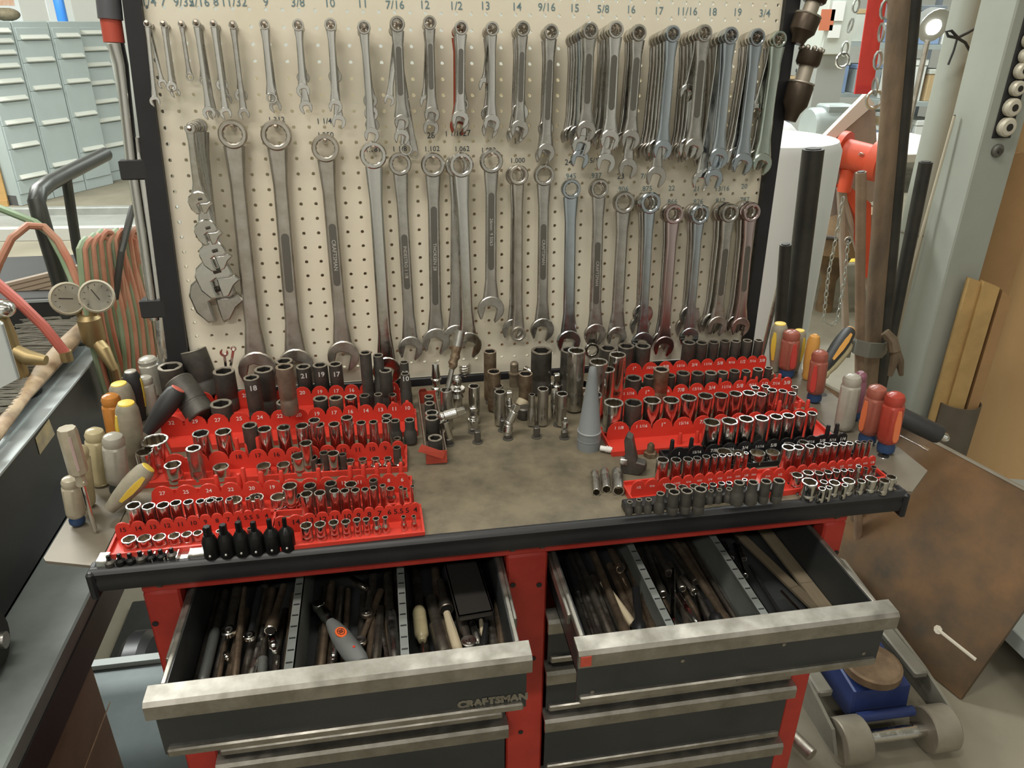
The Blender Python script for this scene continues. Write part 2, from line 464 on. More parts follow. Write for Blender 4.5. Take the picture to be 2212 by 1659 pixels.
for s, u, v in (('1 1/4', 700, 262), ('1.250', 703, 292), ('1.312', 597, 259), ('1.181', 806, 323), ('1 1/8', 863, 322), ('28', 931, 293), ('1.102', 933, 322), ('1 1/16', 980, 289), ('27', 1008, 288), ('1.062', 998, 322),
                ('1.023', 1055, 325), ('1', 1113, 305), ('1.000', 1118, 347), ('24', 1228, 351), ('15/16', 1283, 347), ('23', 1341, 381)):
    pmark(s, u, v, .0125 if '.' in s or '/' in s else .0145, PENCILDK)
for s, u, v in (('.945', 1232, 381), ('.937', 1287, 380), ('.906', 1345, 409), ('.875', 1397, 408), ('22', 1451, 407), ('.866', 1451, 436), ('21', 1505, 408), ('.826', 1507, 436), ('13/16', 1560, 408), ('.812', 1555, 434),
                ('20', 1608, 403), ('.787', 1607, 432), ('7/8', 1393, 381)):
    pmark(s, u, v, .0135)
STAIN = mat('board_grime', (0.52, 0.42, 0.27), 0.7, 0, var=.2, scale=60)
# ------------------------------------------------------------------ wrenches
def ring_loops(Ro, ri, t, pts=12, n=24):
    """closed set of loops of a box end about local y (thickness), ring in the xz plane"""
    def circ(r, y, star=0):
        out = []
        for k in range(n):
            a = 2*PI*k/n
            q = r
            if star: q = r*(1.0 if k % 2 else .91)
            out.append((q*math.cos(a), y, q*math.sin(a)))
        return out
    h = t/2
    return [circ(Ro*.90, -h), circ(Ro, -h*.55), circ(Ro, h*.55), circ(Ro*.90, h), circ(ri*1.06, h), circ(ri, h*.8, 1), circ(ri, -h*.8, 1), circ(ri*1.06, -h)]
def shank_mesh(L, w0, w1, t0, t1, za, zb):
    """bar along -z from za to zb, rounded-rectangular section"""
    m = MB(); loops = []
    K = 7
    for i in range(K):
        f = i/(K-1)
        z = za+(zb-za)*f
        w = w0+(w1-w0)*f; t = t0+(t1-t0)*f
        fl = 1.0
        if f < .15: fl = 1.0+.35*(1-f/.15)
        if f > .85: fl = 1.0+.45*((f-.85)/.15)
        a = w/2*fl; b = t/2
        sec = ((-1, .25), (-1, -.25), (-.88, -.72), (-.70, -.96), (-.52, -.84), (.52, -.84), (.70, -.96), (.88, -.72), (1, -.25), (1, .25), (.88, .72), (.70, .96), (-.70, .96), (-.88, .72))
        loops.append([(a*p, b*q, z) for p, q in sec])
    return m.loops(loops)
def jaw_outline(Rj, s, tilt):
    o = []
    ty = math.sqrt(max(Rj*Rj*.98-(s/2)**2, .1*Rj*Rj))
    a0 = math.atan2(ty, s/2)
    n = 16
    # circle from right tip clockwise round the back to left tip (d = +y toward opening)
    st = a0; en = a0-(2*PI-2*(PI/2-a0))
    pts = []
    for k in range(n+1):
        a = st+(en-st)*k/n
        pts.append((Rj*math.cos(a)*.98, Rj*math.sin(a)))
    pts[0] = (s/2*1.25, ty*1.02); pts[-1] = (-s/2*1.25, ty*1.02)
    pts += [(-s/2, ty*.90), (-s/2, -.12*Rj), (-s*.25, -.26*Rj), (s*.25, -.26*Rj), (s/2, -.12*Rj), (s/2, ty*.90)]
    pts = pts[::-1]
    c, q = math.cos(tilt+PI), math.sin(tilt+PI)
    return [(x*c-y*q, x*q+y*c) for x, y in pts]
def xz(mb):
    """turn a prism built in xy/z into x,z outline with thickness along y"""
    mb.v = [(p[0], p[2], p[1]) for p in mb.v]
    mb.f = [f[::-1] for f in mb.f]
    return mb
WREN = []
def wrench(A, B, dA, dJ, w, label, group, finish, kind='combo', t=None, flip=1, panel=None, cat='wrench', tmax=.03):
    """A ring centre, B jaw-head centre (world points); dA ring diameter, dJ head width, w shank width"""
    zax = (A-B); L = zax.length; zax.normalize()
    y = Vector((0, 1, 0)); y = (y-zax*y.dot(zax)).normalized(); x = y.cross(zax)
    M = GB @ frame(A, x, y, zax)
    name = {'combo': 'combination_wrench', 'box': 'box_end_wrench', 'open': 'open_end_wrench'}[kind]
    o = thing(name, label, cat, M, group)
    t = t or max(.0035, w*.36)
    t = min(t, tmax*.72); tr = min(t*1.75, tmax*.97)
    fin = finish
    if kind == 'open':
        m = xz(MB().prism(jaw_outline(dA/2, dA*.5, PI+.25), -t*.7, t*.7, t*.2)); m.build('open_end', fin, o)
    else:
        MB().loops(ring_loops(dA/2, dA*.335, tr), closed=True).build('box_end', fin, o)
    shank_mesh(L, w*.92, w*1.02, t*.95, t, -dA*.40, -L+dJ*.33).build('shank', fin, o)
    if kind == 'box':
        m = MB().loops(ring_loops(dJ/2, dJ*.335, tr), closed=True); m.build('box_end', fin, o, M=T(0, 0, -L))
    else:
        jo = MB().prism(jaw_outline(dJ*.53, dJ*.47, .26*flip), -t*.64, t*.64, t*.2)
        xz(jo).build('open_end', fin, o, M=T(0, 0, -L))
    if panel:
        f0, f1, txt = panel
        z0, z1 = -L*f0, -L*f1
        sh = MB()
        pw = w*.26; yy = -t*.425
        n = 6
        ol = [(pw*math.cos(a), z0-pw+pw*math.sin(a)) for a in [PI*k/n for k in range(n+1)]] + [(pw*math.cos(a), z1+pw+pw*math.sin(a)) for a in [PI+PI*k/n for k in range(n+1)]]
        pp = xz(MB().prism(ol, -.0002, .0002)); pp.v = [(p[0], p[1]+yy, p[2]) for p in pp.v]
        pn = pp.build('stamped_panel', STAMP, o)
        if txt:
            text(txt, w*.40, STAMP_TEXT, pn, frame(Vector((0, yy-.0004, (z0+z1)/2)), (0, 0, -1), (1, 0, 0), (0, -1, 0)), 'stamped_lettering')
    return o
def hook(A, label, tip=.03, base=None):
    """bent steel peg from the board out through the ring at A"""
    o = thing('peg_hook', label, 'peg hook', GB @ T(A.x, 0, A.z), 'steel pegs in the board')
    e = Vector((0, A.y-tip, .001))
    rod = MB().tube([(0, .003, -.002), (0, -.008, -.003), (0, A.y*.5, -.002), (0, A.y, -.001), tuple(e), tuple(e+Vector((.0005, -.002, .0015)))], .0024, 8)
    rod.build('peg_rod', mat('peg_steel', (0.62, 0.54, 0.47), 0.35, 1.0), o)
    MB().lathe([(.0045, 0), (.0045, .002)], 8).build('peg_collar', SATIN, o, M=T(0, 0, -.002) @ Matrix.Rotation(PI/2, 4, 'X'))
    return o
FIN = {'c': CHROME, 's': SATIN, 'w': SATIN2, 'b': STEEL_BRIGHT, 'u': BLUED, 'r': mat('red_dipped', (0.32, 0.07, 0.04), 0.45, 0.4), 'p': mat('chrome_red_reflection', (0.62, 0.50, 0.50), 0.2, 1.0), 'g': mat('greenish_chrome', (0.55, 0.62, 0.56), 0.2, 1.0)}  # the rosy finish has a red reflection put into the chrome colour
FNAME = {'c': 'chrome', 's': 'satin steel', 'w': 'dull worn steel', 'b': 'bright chrome', 'u': 'bluish chrome', 'r': 'red-brown', 'p': 'chrome coloured with a red reflection', 'g': 'green-tinted chrome'}
ORD = ['front', 'second', 'third', 'fourth', 'fifth', 'sixth', 'seventh', 'eighth']
# mark, ring px, ring dia px, then list of wrenches front to back:
#   (finish, kind, jaw px u, v, head px, shank px, extra)  ; gap = spacing along the peg
TOP = [
 ('1/4', 318, 51, 15, [('b', 'combo', 335, 219, 21, 9), ('b', 'combo', 351, 181, 19, 8)]),
 ('7', 353, 52, 16, [('b', 'combo', 371, 188, 21, 9), ('c', 'combo', 379, 200, 20, 9)]),
 ('9/32', 392, 52, 15, [('s', 'box', 410, 166, 17, 9)]),
 ('5/16', 424, 50, 17, [('c', 'combo', 452, 244, 26, 11), ('s', 'box', 440, 174, 19, 10), ('s', 'combo', 462, 246, 22, 10)]),
 ('8', 461, 51, 16, [('b', 'combo', 488, 245, 24, 11), ('c', 'combo', 480, 184, 24, 12), ('s', 'combo', 489, 215, 23, 11)]),
 ('11/32', 503, 54, 18, [('s', 'combo', 527, 246, 23, 11), ('s', 'combo', 521, 206, 26, 11)]),
 ('9', 571, 53, 22, [('c', 'box', 587, 212, 23, 15), ('s', 'combo', 595, 230, 25, 13)]),
 ('3/8', 644, 54, 25, [('b', 'combo', 655, 196, 28, 14), ('c', 'combo', 661, 232, 27, 14), ('s', 'combo', 655, 168, 26, 13)]),
 ('10', 714, 53, 27, [('b', 'combo', 725, 230, 28, 15), ('b', 'combo', 732, 263, 29, 14), ('s', 'combo', 724, 165, 27, 14)]),
 ('11', 786, 59, 29, [('c', 'combo', 803, 292, 31, 16), ('s', 'combo', 800, 217, 29, 15), ('c', 'combo', 802, 245, 29, 15), ('s', 'combo', 804, 270, 29, 15)]),
 ('7/16', 858, 52, 33, [('s', 'combo', 868, 264, 31, 22), ('b', 'combo', 841, 217, 22, 12), ('c', 'combo', 868, 296, 32, 18), ('c', 'box', 877, 322, 27, 15), ('s', 'box', 896, 333, 18, 12)]),
 ('12', 928, 49, 29, [('s', 'combo', 933, 248, 32, 19), ('c', 'combo', 921, 220, 28, 16), ('s', 'combo', 931, 276, 33, 17)]),
 ('1/2', 996, 60, 30, [('b', 'combo', 994, 258, 36, 20), ('s', 'box', 999, 226, 27, 15), ('s', 'combo', 995, 268, 35, 19), ('r', 'combo', 991, 272, 37, 22)]),
 ('13', 1063, 62, 30, [('c', 'combo', 1062, 266, 35, 17), ('c', 'combo', 1049, 184, 30, 16), ('s', 'combo', 1056, 246, 33, 17), ('s', 'combo', 1058, 280, 34, 17)]),
 ('14', 1129, 62, 32, [('s', 'combo', 1122, 280, 38, 19), ('c', 'combo', 1123, 243, 36, 18), ('c', 'combo', 1117, 288, 36, 18), ('s', 'combo', 1112, 292, 36, 18)]),
 ('9/16', 1190, 69, 33, [('s', 'combo', 1179, 330, 38, 21), ('s', 'combo', 1179, 278, 33, 19), ('s', 'combo', 1174, 336, 36, 19)]),
 ('15', 1274, 66, 36, [('s', 'combo', 1265, 283, 42, 24), ('c', 'combo', 1255, 314, 41, 22), ('u', 'combo', 1252, 344, 38, 20), ('s', 'combo', 1247, 292, 38, 20), ('c', 'combo', 1239, 290, 37, 19), ('s', 'combo', 1233, 292, 36, 18), ('w', 'combo', 1229, 294, 36, 18)]),
 ('5/8', 1329, 64, 36, [('b', 'combo', 1316, 302, 42, 25), ('c', 'combo', 1308, 352, 41, 18), ('s', 'combo', 1299, 300, 40, 21), ('c', 'combo', 1291, 298, 38, 20), ('w', 'combo', 1285, 302, 38, 19)]),
 ('16', 1379, 71, 35, [('s', 'combo', 1361, 302, 41, 24), ('s', 'combo', 1356, 364, 41, 18), ('c', 'combo', 1347, 305, 39, 20), ('w', 'combo', 1343, 310, 38, 19)]),
 ('17', 1452, 73, 35, [('u', 'combo', 1430, 324, 41, 23), ('s', 'combo', 1417, 382, 43, 18), ('c', 'combo', 1418, 322, 40, 20), ('s', 'combo', 1409, 326, 39, 20), ('w', 'combo', 1400, 328, 38, 19), ('s', 'combo', 1393, 328, 37, 19)]),
 ('11/16', 1520, 72, 36, [('s', 'combo', 1497, 322, 44, 26), ('c', 'combo', 1484, 200, 34, 17), ('c', 'combo', 1485, 320, 42, 21), ('s', 'combo', 1476, 326, 40, 20), ('w', 'combo', 1468, 328, 40, 20), ('s', 'combo', 1461, 330, 39, 20)]),
 ('18', 1577, 77, 36, [('u', 'combo', 1551, 342, 43, 23), ('u', 'combo', 1541, 386, 40, 20), ('c', 'combo', 1514, 390, 40, 20), ('s', 'combo', 1538, 340, 40, 20), ('w', 'combo', 1528, 342, 40, 20), ('s', 'combo', 1518, 344, 39, 20)]),
 ('19', 1634, 81, 37, [('u', 'combo', 1602, 354, 45, 26), ('c', 'combo', 1586, 340, 40, 21), ('w', 'combo', 1578, 342, 40, 22), ('s', 'combo', 1572, 345, 40, 22)]),
 ('3/4', 1681, 85, 36, [('g', 'combo', 1644, 354, 44, 28), ('c', 'combo', 1634, 240, 32, 20), ('s', 'combo', 1632, 345, 42, 24)]),
]
NUM = {'1/4': 'quarter', '7': 'seven', '9/32': 'nine-thirty-seconds', '5/16': 'five-sixteenths', '8': 'eight', '11/32': 'eleven-thirty-seconds', '9': 'nine', '3/8': 'three-eighths', '10': 'ten', '11': 'eleven',
 '7/16': 'seven-sixteenths', '12': 'twelve', '1/2': 'half', '13': 'thirteen', '14': 'fourteen', '9/16': 'nine-sixteenths', '15': 'fifteen', '5/8': 'five-eighths', '16': 'sixteen', '17': 'seventeen', '11/16': 'eleven-sixteenths', '18': 'eighteen', '19': 'nineteen', '3/4': 'three-quarters'}
BIG = {'1.312': 'one-and-five-sixteenths', '1.250': 'one-and-a-quarter', '1.181': 'thirty', '1/8': 'one-and-an-eighth', '1.102': 'twenty-eight', '1.062': 'twenty-seven', '1.023': 'twenty-six', '1.000': 'one-inch', '.945': 'twenty-four',
 '.937': 'fifteen-sixteenths', '.906': 'twenty-three', '.875': 'seven-eighths', '.866': 'twenty-two', '.826': 'twenty-one', '.812': 'thirteen-sixteenths', '.787': 'twenty'}
for mark, u, v, d, ws in TOP:
    n = len(ws)
    gap = {'15': .0165, '11/16': .015, '17': .0145, '18': .0145, '5/8': .016}.get(mark, .0125)
    yf = -(.016+gap*(n-1))
    A0 = bY(u, v, yf)
    hook(A0, 'bent steel peg holding the wrenches under pencilled '+NUM[mark], .006)
    mp = bmp(A0)
    for i, (fi, kind, ju, jv, hd, sw) in enumerate(ws):
        y = yf+gap*i
        A = Vector((A0.x, y, A0.z-.0015*i)) if i else A0
        B = bY(ju, jv, y*.88-.002)
        mpj = bmp(B)
        lab = '%s %s, %s on the peg under pencilled %s' % (FNAME[fi], {'combo': 'combination wrench', 'box': 'double box wrench', 'open': 'open-end wrench'}[kind], ORD[i] if n > 1 else 'alone', NUM[mark])
        pan = None
        if fi in 'sb' and i == 0 and sw >= 19: pan = (.22, .72, None)
        wrench(A, B, d*mp*(1.0 if i == 0 else .94), hd*mpj, sw*mpj, lab, 'wrenches in the upper row of the board', FIN[fi], kind, flip=-1 if u > 700 else 1, panel=pan, tmax=gap)
# ---------------- lower row of big wrenches: (ring px, dia, jaw px, head, shank, finish, kind, panel, how described)
LOW = [
 (503, 290, 61, 556, 796, 84, 36, 'w', 'combo', None, 'longest dull combination wrench beside the adjustable wrenches', -.02),
 (597, 292, 65, 640, 788, 80, 34, 'w', 'combo', (.40, .66, None), 'long dull combination wrench with ring under pencilled 1.312', -.018),
 (703, 320, 59, 742, 768, 72, 31, 'w', 'combo', (.34, .64, 'CRAFTSMAN'), 'long dull combination wrench with ring under pencilled 1.250', -.018),
 (806, 335, 58, 836, 800, 66, 30, 'c', 'combo', None, 'long mirror chrome combination wrench with ring round pencilled 1.181', -.024),
 (864, 354, 49, 887, 752, 57, 26, 's', 'combo', (.36, .66, 'INDESTRO 1 1/8'), 'satin combination wrench with ring under pencilled 1 1/8', -.018),
 (935, 356, 52, 942, 737, 62, 27, 's', 'combo', (.22, .78, 'THORSEN 28'), 'satin combination wrench with ring under pencilled 1.102', -.018),
 (996, 356, 53, 1011, 745, 62, 28, 'c', 'combo', None, 'mirror chrome combination wrench with ring under pencilled 1.062', -.034),
 (986, 358, 50, 984, 728, 58, 25, 's', 'combo', None, 'satin combination wrench behind the chrome one under pencilled 1.062', -.018),
 (1061, 348, 51, 1060, 668, 60, 26, 's', 'combo', (.20, .72, '26mm  9 5063'), 'short satin combination wrench with ring under pencilled 1.023', -.03),
 (1120, 378, 43, 1119, 721, 37, 20, 'w', 'box', None, 'dull double box wrench under pencilled 1.000', -.032),
 (1113, 379, 43, 1108, 712, 50, 18, 's', 'combo', None, 'satin combination wrench behind the box wrench under pencilled 1.000', -.018),
 (1175, 378, 46, 1171, 712, 54, 25, 's', 'combo', (.30, .66, 'CRAFTSMAN'), 'satin combination wrench hanging between pencilled 1.000 and .945', -.018),
 (1233, 408, 43, 1228, 738, 54, 27, 'u', 'combo', None, 'bluish polished combination wrench with ring under pencilled .945', -.02),
 (1294, 407, 42, 1285, 722, 50, 25, 's', 'combo', (.35, .78, 'CRAFTSMAN'), 'satin combination wrench with ring under pencilled .937', -.03),
 (1290, 409, 40, 1278, 756, 36, 18, 'c', 'box', None, 'chrome double box wrench behind the wrench under pencilled .937', -.018),
 (1347, 437, 48, 1331, 726, 45, 28, 's', 'combo', None, 'satin combination wrench stamped USA under pencilled .906', -.022),
 (1404, 438, 47, 1387, 740, 50, 21, 'u', 'combo', None, 'bluish polished combination wrench with ring under pencilled .875', -.048),
 (1397, 438, 44, 1388, 678, 46, 20, 'c', 'combo', None, 'chrome combination wrench second on the peg under .875', -.031),
 (1391, 439, 42, 1382, 702, 46, 20, 's', 'combo', None, 'satin combination wrench against the board under .875', -.014),
 (1455, 462, 43, 1433, 748, 48, 24, 'p', 'combo', None, 'polished combination wrench coloured with a rosy reflection, its ring under pencilled .866', -.034),
 (1446, 461, 42, 1428, 735, 44, 22, 's', 'combo', None, 'satin combination wrench behind the rosy one under .866', -.018),
 (1511, 463, 43, 1488, 728, 44, 20, 'u', 'combo', None, 'bluish polished combination wrench with ring under pencilled .826', -.048),
 (1503, 461, 42, 1489, 682, 46, 20, 's', 'combo', None, 'satin combination wrench second on the peg under .826', -.031),
 (1497, 460, 41, 1480, 706, 46, 20, 'w', 'combo', None, 'dull combination wrench against the board under .826', -.014),
 (1575, 460, 41, 1548, 704, 46, 24, 's', 'combo', (.30, .72, None), 'satin combination wrench with ring under pencilled .812', -.048),
 (1564, 458, 44, 1536, 698, 48, 22, 'c', 'combo', None, 'chrome combination wrench second on the peg under .812', -.031),
 (1556, 457, 44, 1529, 700, 46, 22, 'w', 'combo', None, 'dull combination wrench against the board under .812', -.014),
 (1622, 458, 42, 1598, 706, 44, 23, 'p', 'combo', (.28, .68, None), 'rosy combination wrench with ring under pencilled .787', -.048),
 (1612, 456, 44, 1586, 700, 40, 22, 'c', 'combo', None, 'chrome combination wrench second on the peg under .787', -.031),
 (1605, 455, 44, 1580, 702, 40, 22, 'w', 'combo', None, 'dull combination wrench against the board under .787', -.014),
]
seen = set()
for u, v, d, ju, jv, hd, sw, fi, kind, pan, lab, y in LOW:
    A = bY(u, v, y); B = bY(ju, jv, min(-.012, y*.88))
    mp = bmp(A)
    for kk in sorted(BIG, key=len, reverse=True):
        if kk in lab: lab = lab.replace('1 '+kk if kk == '1/8' else kk, BIG[kk])
    wrench(A, B, d*mp, hd*mp, sw*mp, lab, 'big wrenches in the lower row of the board', FIN[fi], kind, flip=-1, panel=pan, t=sw*mp*(.38 if fi in 'w' and sw > 28 else .34), tmax=.0155)
    key = kb = lab.split(' ')[-1]
    if key not in seen:
        seen.add(key)
        hk = hook(A+Vector((0, 0, d*mp*.27)), 'bent steel peg through the ring of the big wrench under '+kb if key != 'wrenches' else 'bent steel peg holding the longest dull wrench', .006)
# stamped lettering straight on polished shanks
# ---------------- adjustable wrenches, nested on one peg
def adjustable(A, B, dA, hw, w, label, fin):
    zax = A-B; L = zax.length; zax.normalize()
    y = Vector((0, 1, 0)); y = (y-zax*y.dot(zax)).normalized(); x = y.cross(zax)
    o = thing('adjustable_wrench', label, 'wrench', GB @ frame(A, x, y, zax), 'adjustable wrenches nested on one peg')
    t = w*.34
    MB().loops(ring_loops(dA/2, dA*.20, t*1.3), closed=True).build('hanging_eye', fin, o)
    shank_mesh(L, w*.8, w*1.15, t, t*1.1, -dA*.35, -L+hw*.30).build('handle', fin, o)
    h = hw
    ol = [(-.47*h, -.08*h), (-.42*h, .14*h), (-.22*h, .33*h), (.0*h, .40*h), (.20*h, .36*h), (.34*h, .20*h), (.40*h, .0*h), (.30*h, -.10*h), (.02*h, -.12*h), (-.10*h, -.20*h), (-.06*h, -.40*h), (.0*h, -.60*h), (-.16*h, -.62*h), (-.36*h, -.42*h)]
    ol = ol[::-1]
    xz(MB().prism(ol, -t*.8, t*.8, t*.34)).build('fixed_jaw', fin, o, M=T(0, 0, -L))
    mj = [(.02*h, -.13*h), (.30*h, -.11*h), (.44*h, -.04*h), (.56*h, -.16*h), (.40*h, -.30*h), (.26*h, -.56*h), (.12*h, -.60*h), (.06*h, -.36*h)][::-1]
    xz(MB().prism(mj, -t*.72, t*.72, t*.26)).build('sliding_jaw', fin, o, M=T(0, 0, -L))
    k = MB()
    prof = []
    for i in range(9): prof.append((.07*h*(1 if i % 2 else .8), (-.09+.0225*i)*h))
    k.lathe(prof, 10)
    k.build('adjusting_screw', STAMP, o, M=T(.06*h, -t*.65, -L+.07*h) @ Matrix.Rotation(PI/2-.25, 4, 'Y'))
    return o
ADJ = [(410, 278, 22, 430, 432, 52, 17, 'smallest adjustable wrench at the front of the nest'),
       (414, 276, 24, 447, 495, 60, 20, 'second smallest adjustable wrench of the nest'),
       (418, 275, 26, 462, 545, 70, 23, 'middle adjustable wrench of the nest'),
       (424, 274, 29, 465, 590, 96, 28, 'second largest adjustable wrench of the nest'),
       (432, 273, 32, 463, 630, 118, 33, 'largest adjustable wrench against the pegboard')]
for i, (u, v, d, ju, jv, hw, w, lab) in enumerate(ADJ):
    y = -.098+.020*i
    A = bY(u, v, y); B = bY(ju, jv, y*.85); mp = bmp(A)
    adjustable(A, B, d*mp, hw*mp, w*mp, lab, STEEL_BRIGHT if i < 4 else SATIN)
hook(bY(410, 278, -.098), 'bent steel peg holding the nest of adjustable wrenches', .006)
# ------------------------------------------------------------------ socket trays
def scallop(tabs, h0, h1):
    """outline in (x,z) of a back panel with round tabs; tabs = [(x0,x1)...]"""
    pts = []
    for a, b in tabs:
        r = (b-a)/2; c = (a+b)/2
        top = h1
        n = 7
        for k in range(n+1):
            an = PI-PI*k/n
            pts.append((c+r*.97*math.cos(an), top-min(r, h1*.6)+min(r, h1*.6)*math.sin(an)))
    return pts
NW = {'1': 'one', '2': 'two', '3': 'three', '4': 'four', '5': 'five', '5.5': 'five-and-a-half', '6': 'six', '7': 'seven', '8': 'eight', '9': 'nine', '10': 'ten', '11': 'eleven', '12': 'twelve', '13': 'thirteen', '14': 'fourteen', '15': 'fifteen', '16': 'sixteen', '17': 'seventeen', '18': 'eighteen', '19': 'nineteen', '20': 'twenty', '22': 'twenty-two', '24': 'twenty-four', '25': 'twenty-five', '27': 'twenty-seven', '29': 'twenty-nine', '32': 'thirty-two'}
TRAYS = {}
TRAY_OBJ = {}
def tray(key, pl, pr, h, marks, m, ink, inksize, desc, cat='socket tray', front=.034, back=.030, rim=.006, posts=(), widths=None, blank_left=0, lab=None):
    """panel top-left px pl and top-right px pr seen at height h above the worktop; the base runs front/back of the panel"""
    A = atZ(pl[0], pl[1], TZ+h); B = atZ(pr[0], pr[1], TZ+h)
    A.z = B.z = TZ
    x = (B-A); L = x.length; x.normalize(); y = Vector((0, 0, 1)).cross(x)
    M = frame(A+Vector((0, 0, .0003)), x, y, (0, 0, 1))
    o = thing('socket_tray', desc, cat, M, 'plastic socket trays on the worktop')
    b = MB()
    b.box((-.004, -front, 0), (L+.004, back, .003))
    b.box((-.004, -front, .003), (L+.004, -front+.003, .003+rim))
    b.box((-.004, -front+.003, .003), (-.001, back, .003+rim))
    b.box((L+.001, -front+.003, .003), (L+.004, back, .003+rim))
    b.box((-.001, back-.003, .003), (L+.001, back, .003+rim))
    b.build('tray_base', m, o)
    n = len(marks)
    ws = widths or [1.0+.75*(1-i/(n-1)) for i in range(n)]
    tot = sum(ws); tabs = []; xx = 0
    for w in ws:
        tabs.append((xx, xx+w/tot*L)); xx += w/tot*L
    ol = [(L, .003)] + [] 
    sc = scallop(tabs, .003, h)
    ol = [(0, .003)] + sc + [(L, .003)]
    p = MB().prism(ol[::-1], -.0012, .0012); xz(p)
    p.build('number_panel', m, o)
    for i, s in enumerate(marks):
        c = (tabs[i][0]+tabs[i][1])/2
        if s:
            text(s, inksize*(1.0 if len(s) < 4 else .8), ink, o, frame(Vector((c, -.0020, h-.011)), (1, 0, 0), (0, 0, 1), (0, -1, 0)), 'size_mark', bold=.012)
    for px_, hh in posts:
        q = atZ(px_[0], px_[1], TZ+hh); ql = M.inverted() @ q
        MB().lathe([(.0045, .002), (.0035, hh-.001), (.0025, hh)], 10).build('socket_post', m, o, M=T(ql.x, ql.y, 0))
    TRAYS[key] = (M, L, tabs); TRAY_OBJ[key] = o
    return o
H5 = .036
tray('L1a', (245, 1131), (583, 1098), .030, ['15', '14', '13', '12', '11', '10', '9', '8', '7', '6', '5.5', '5', '4'], REDP, BLACKINK, .0095, 'red plastic socket tray with faded handwritten numbers at the worktop front corner', front=.040, back=.028)
tray('L1b', (590, 1117), (905, 1085), .031, ['15', '14', '13', '12', '11', '10', '9', '8', '7', '6', '5.5', '5', '4'], REDP, BLACKINK, .0115, 'red plastic socket tray with bold handwritten numbers by the worktop edge', front=.040, back=.028)
tray('L2', (322, 1052), (882, 1021), H5, ['27', '25', '24', '22', '20', '19', '17', '16', '14', '13', '11', '10', '8', '6'], REDP, WHITEPRINT, .0085, 'red plastic socket tray with white numbers behind the handwritten trays', front=.040, back=.034)
tray('L3', (302, 985), (872, 952), H5, ['', '', '', '', '18', '17', '16', '15', '14', '13', '12', '11', '10', '9', '8'], REDP, BLACKINK, .0105, 'red plastic socket tray with a long run of bold black numbers from eighteen', front=.036, back=.034)
tray('L4', (342, 902), (893, 868), H5+.004, ['32', '29', '27', '25', '24', '22', '20', '19', '17', '16', '14', '13', '11', '10'], REDP, WHITEPRINT, .0100, 'red plastic socket tray with white numbers starting at thirty-two', front=.050, back=.034)
tray('L5', (360, 850), (862, 826), H5+.004, ['32', '29', '27', '25', '24', '22', '20', '19', '17', '16', '14', '13', '11'], REDP, WHITEPRINT, .0100, 'rearmost red metric socket tray below the big wrench jaws', front=.050, back=.034)
FR = ['1 1/8', '1 1/16', '1"', '15/16', '7/8', '13/16', '3/4', '11/16', '5/8', '9/16', '1/2', '7/16', '3/8']
tray('R1a', (1365, 1040), (1637, 1010), .030, ['1/2', '7/16', '3/8', '11/32', '5/16', '9/32', '1/4', '7/32', '3/16', '5/32', '1/8', '7/64'], REDP, WHITEPRINT, .0055, 'short red inch socket tray next to the three lying sockets', front=.034, back=.034)
tray('R1b', (1646, 1016), (1893, 984), .030, ['9/16', '1/2', '7/16', '3/8', '11/32', '5/16', '9/32', '1/4', '7/32', '3/16', '5/32', '1/8'], REDP, WHITEPRINT, .0055, 'short red inch socket tray reaching the worktop side with the plate', front=.030, back=.034)
tray('R2', (1448, 968), (1832, 934), .032, ['1', '15/16', '7/8', '13/16', '3/4', '11/16', '5/8', '9/16', '1/2', '7/16', '3/8', '5/16', '1/4'], BLACKP, WHITEPRINT, .0085, 'black plastic inch socket tray with white fraction numbers', front=.030, back=.034)
tray('R3', (1312, 913), (1768, 880), H5, FR[:12], REDP, WHITEPRINT, .0100, 'red plastic inch socket tray with empty slots behind the black tray', front=.050, back=.034)
tray('R4', (1296, 842), (1712, 814), H5+.002, FR, REDP, WHITEPRINT, .0105, 'red plastic inch socket tray filled with tall chrome sockets', front=.050, back=.034)
tray('R5', (1352, 786), (1657, 767), H5, FR[2:], REDP, WHITEPRINT, .0095, 'rearmost red inch socket tray holding black impact sockets by the board', front=.040, back=.034)

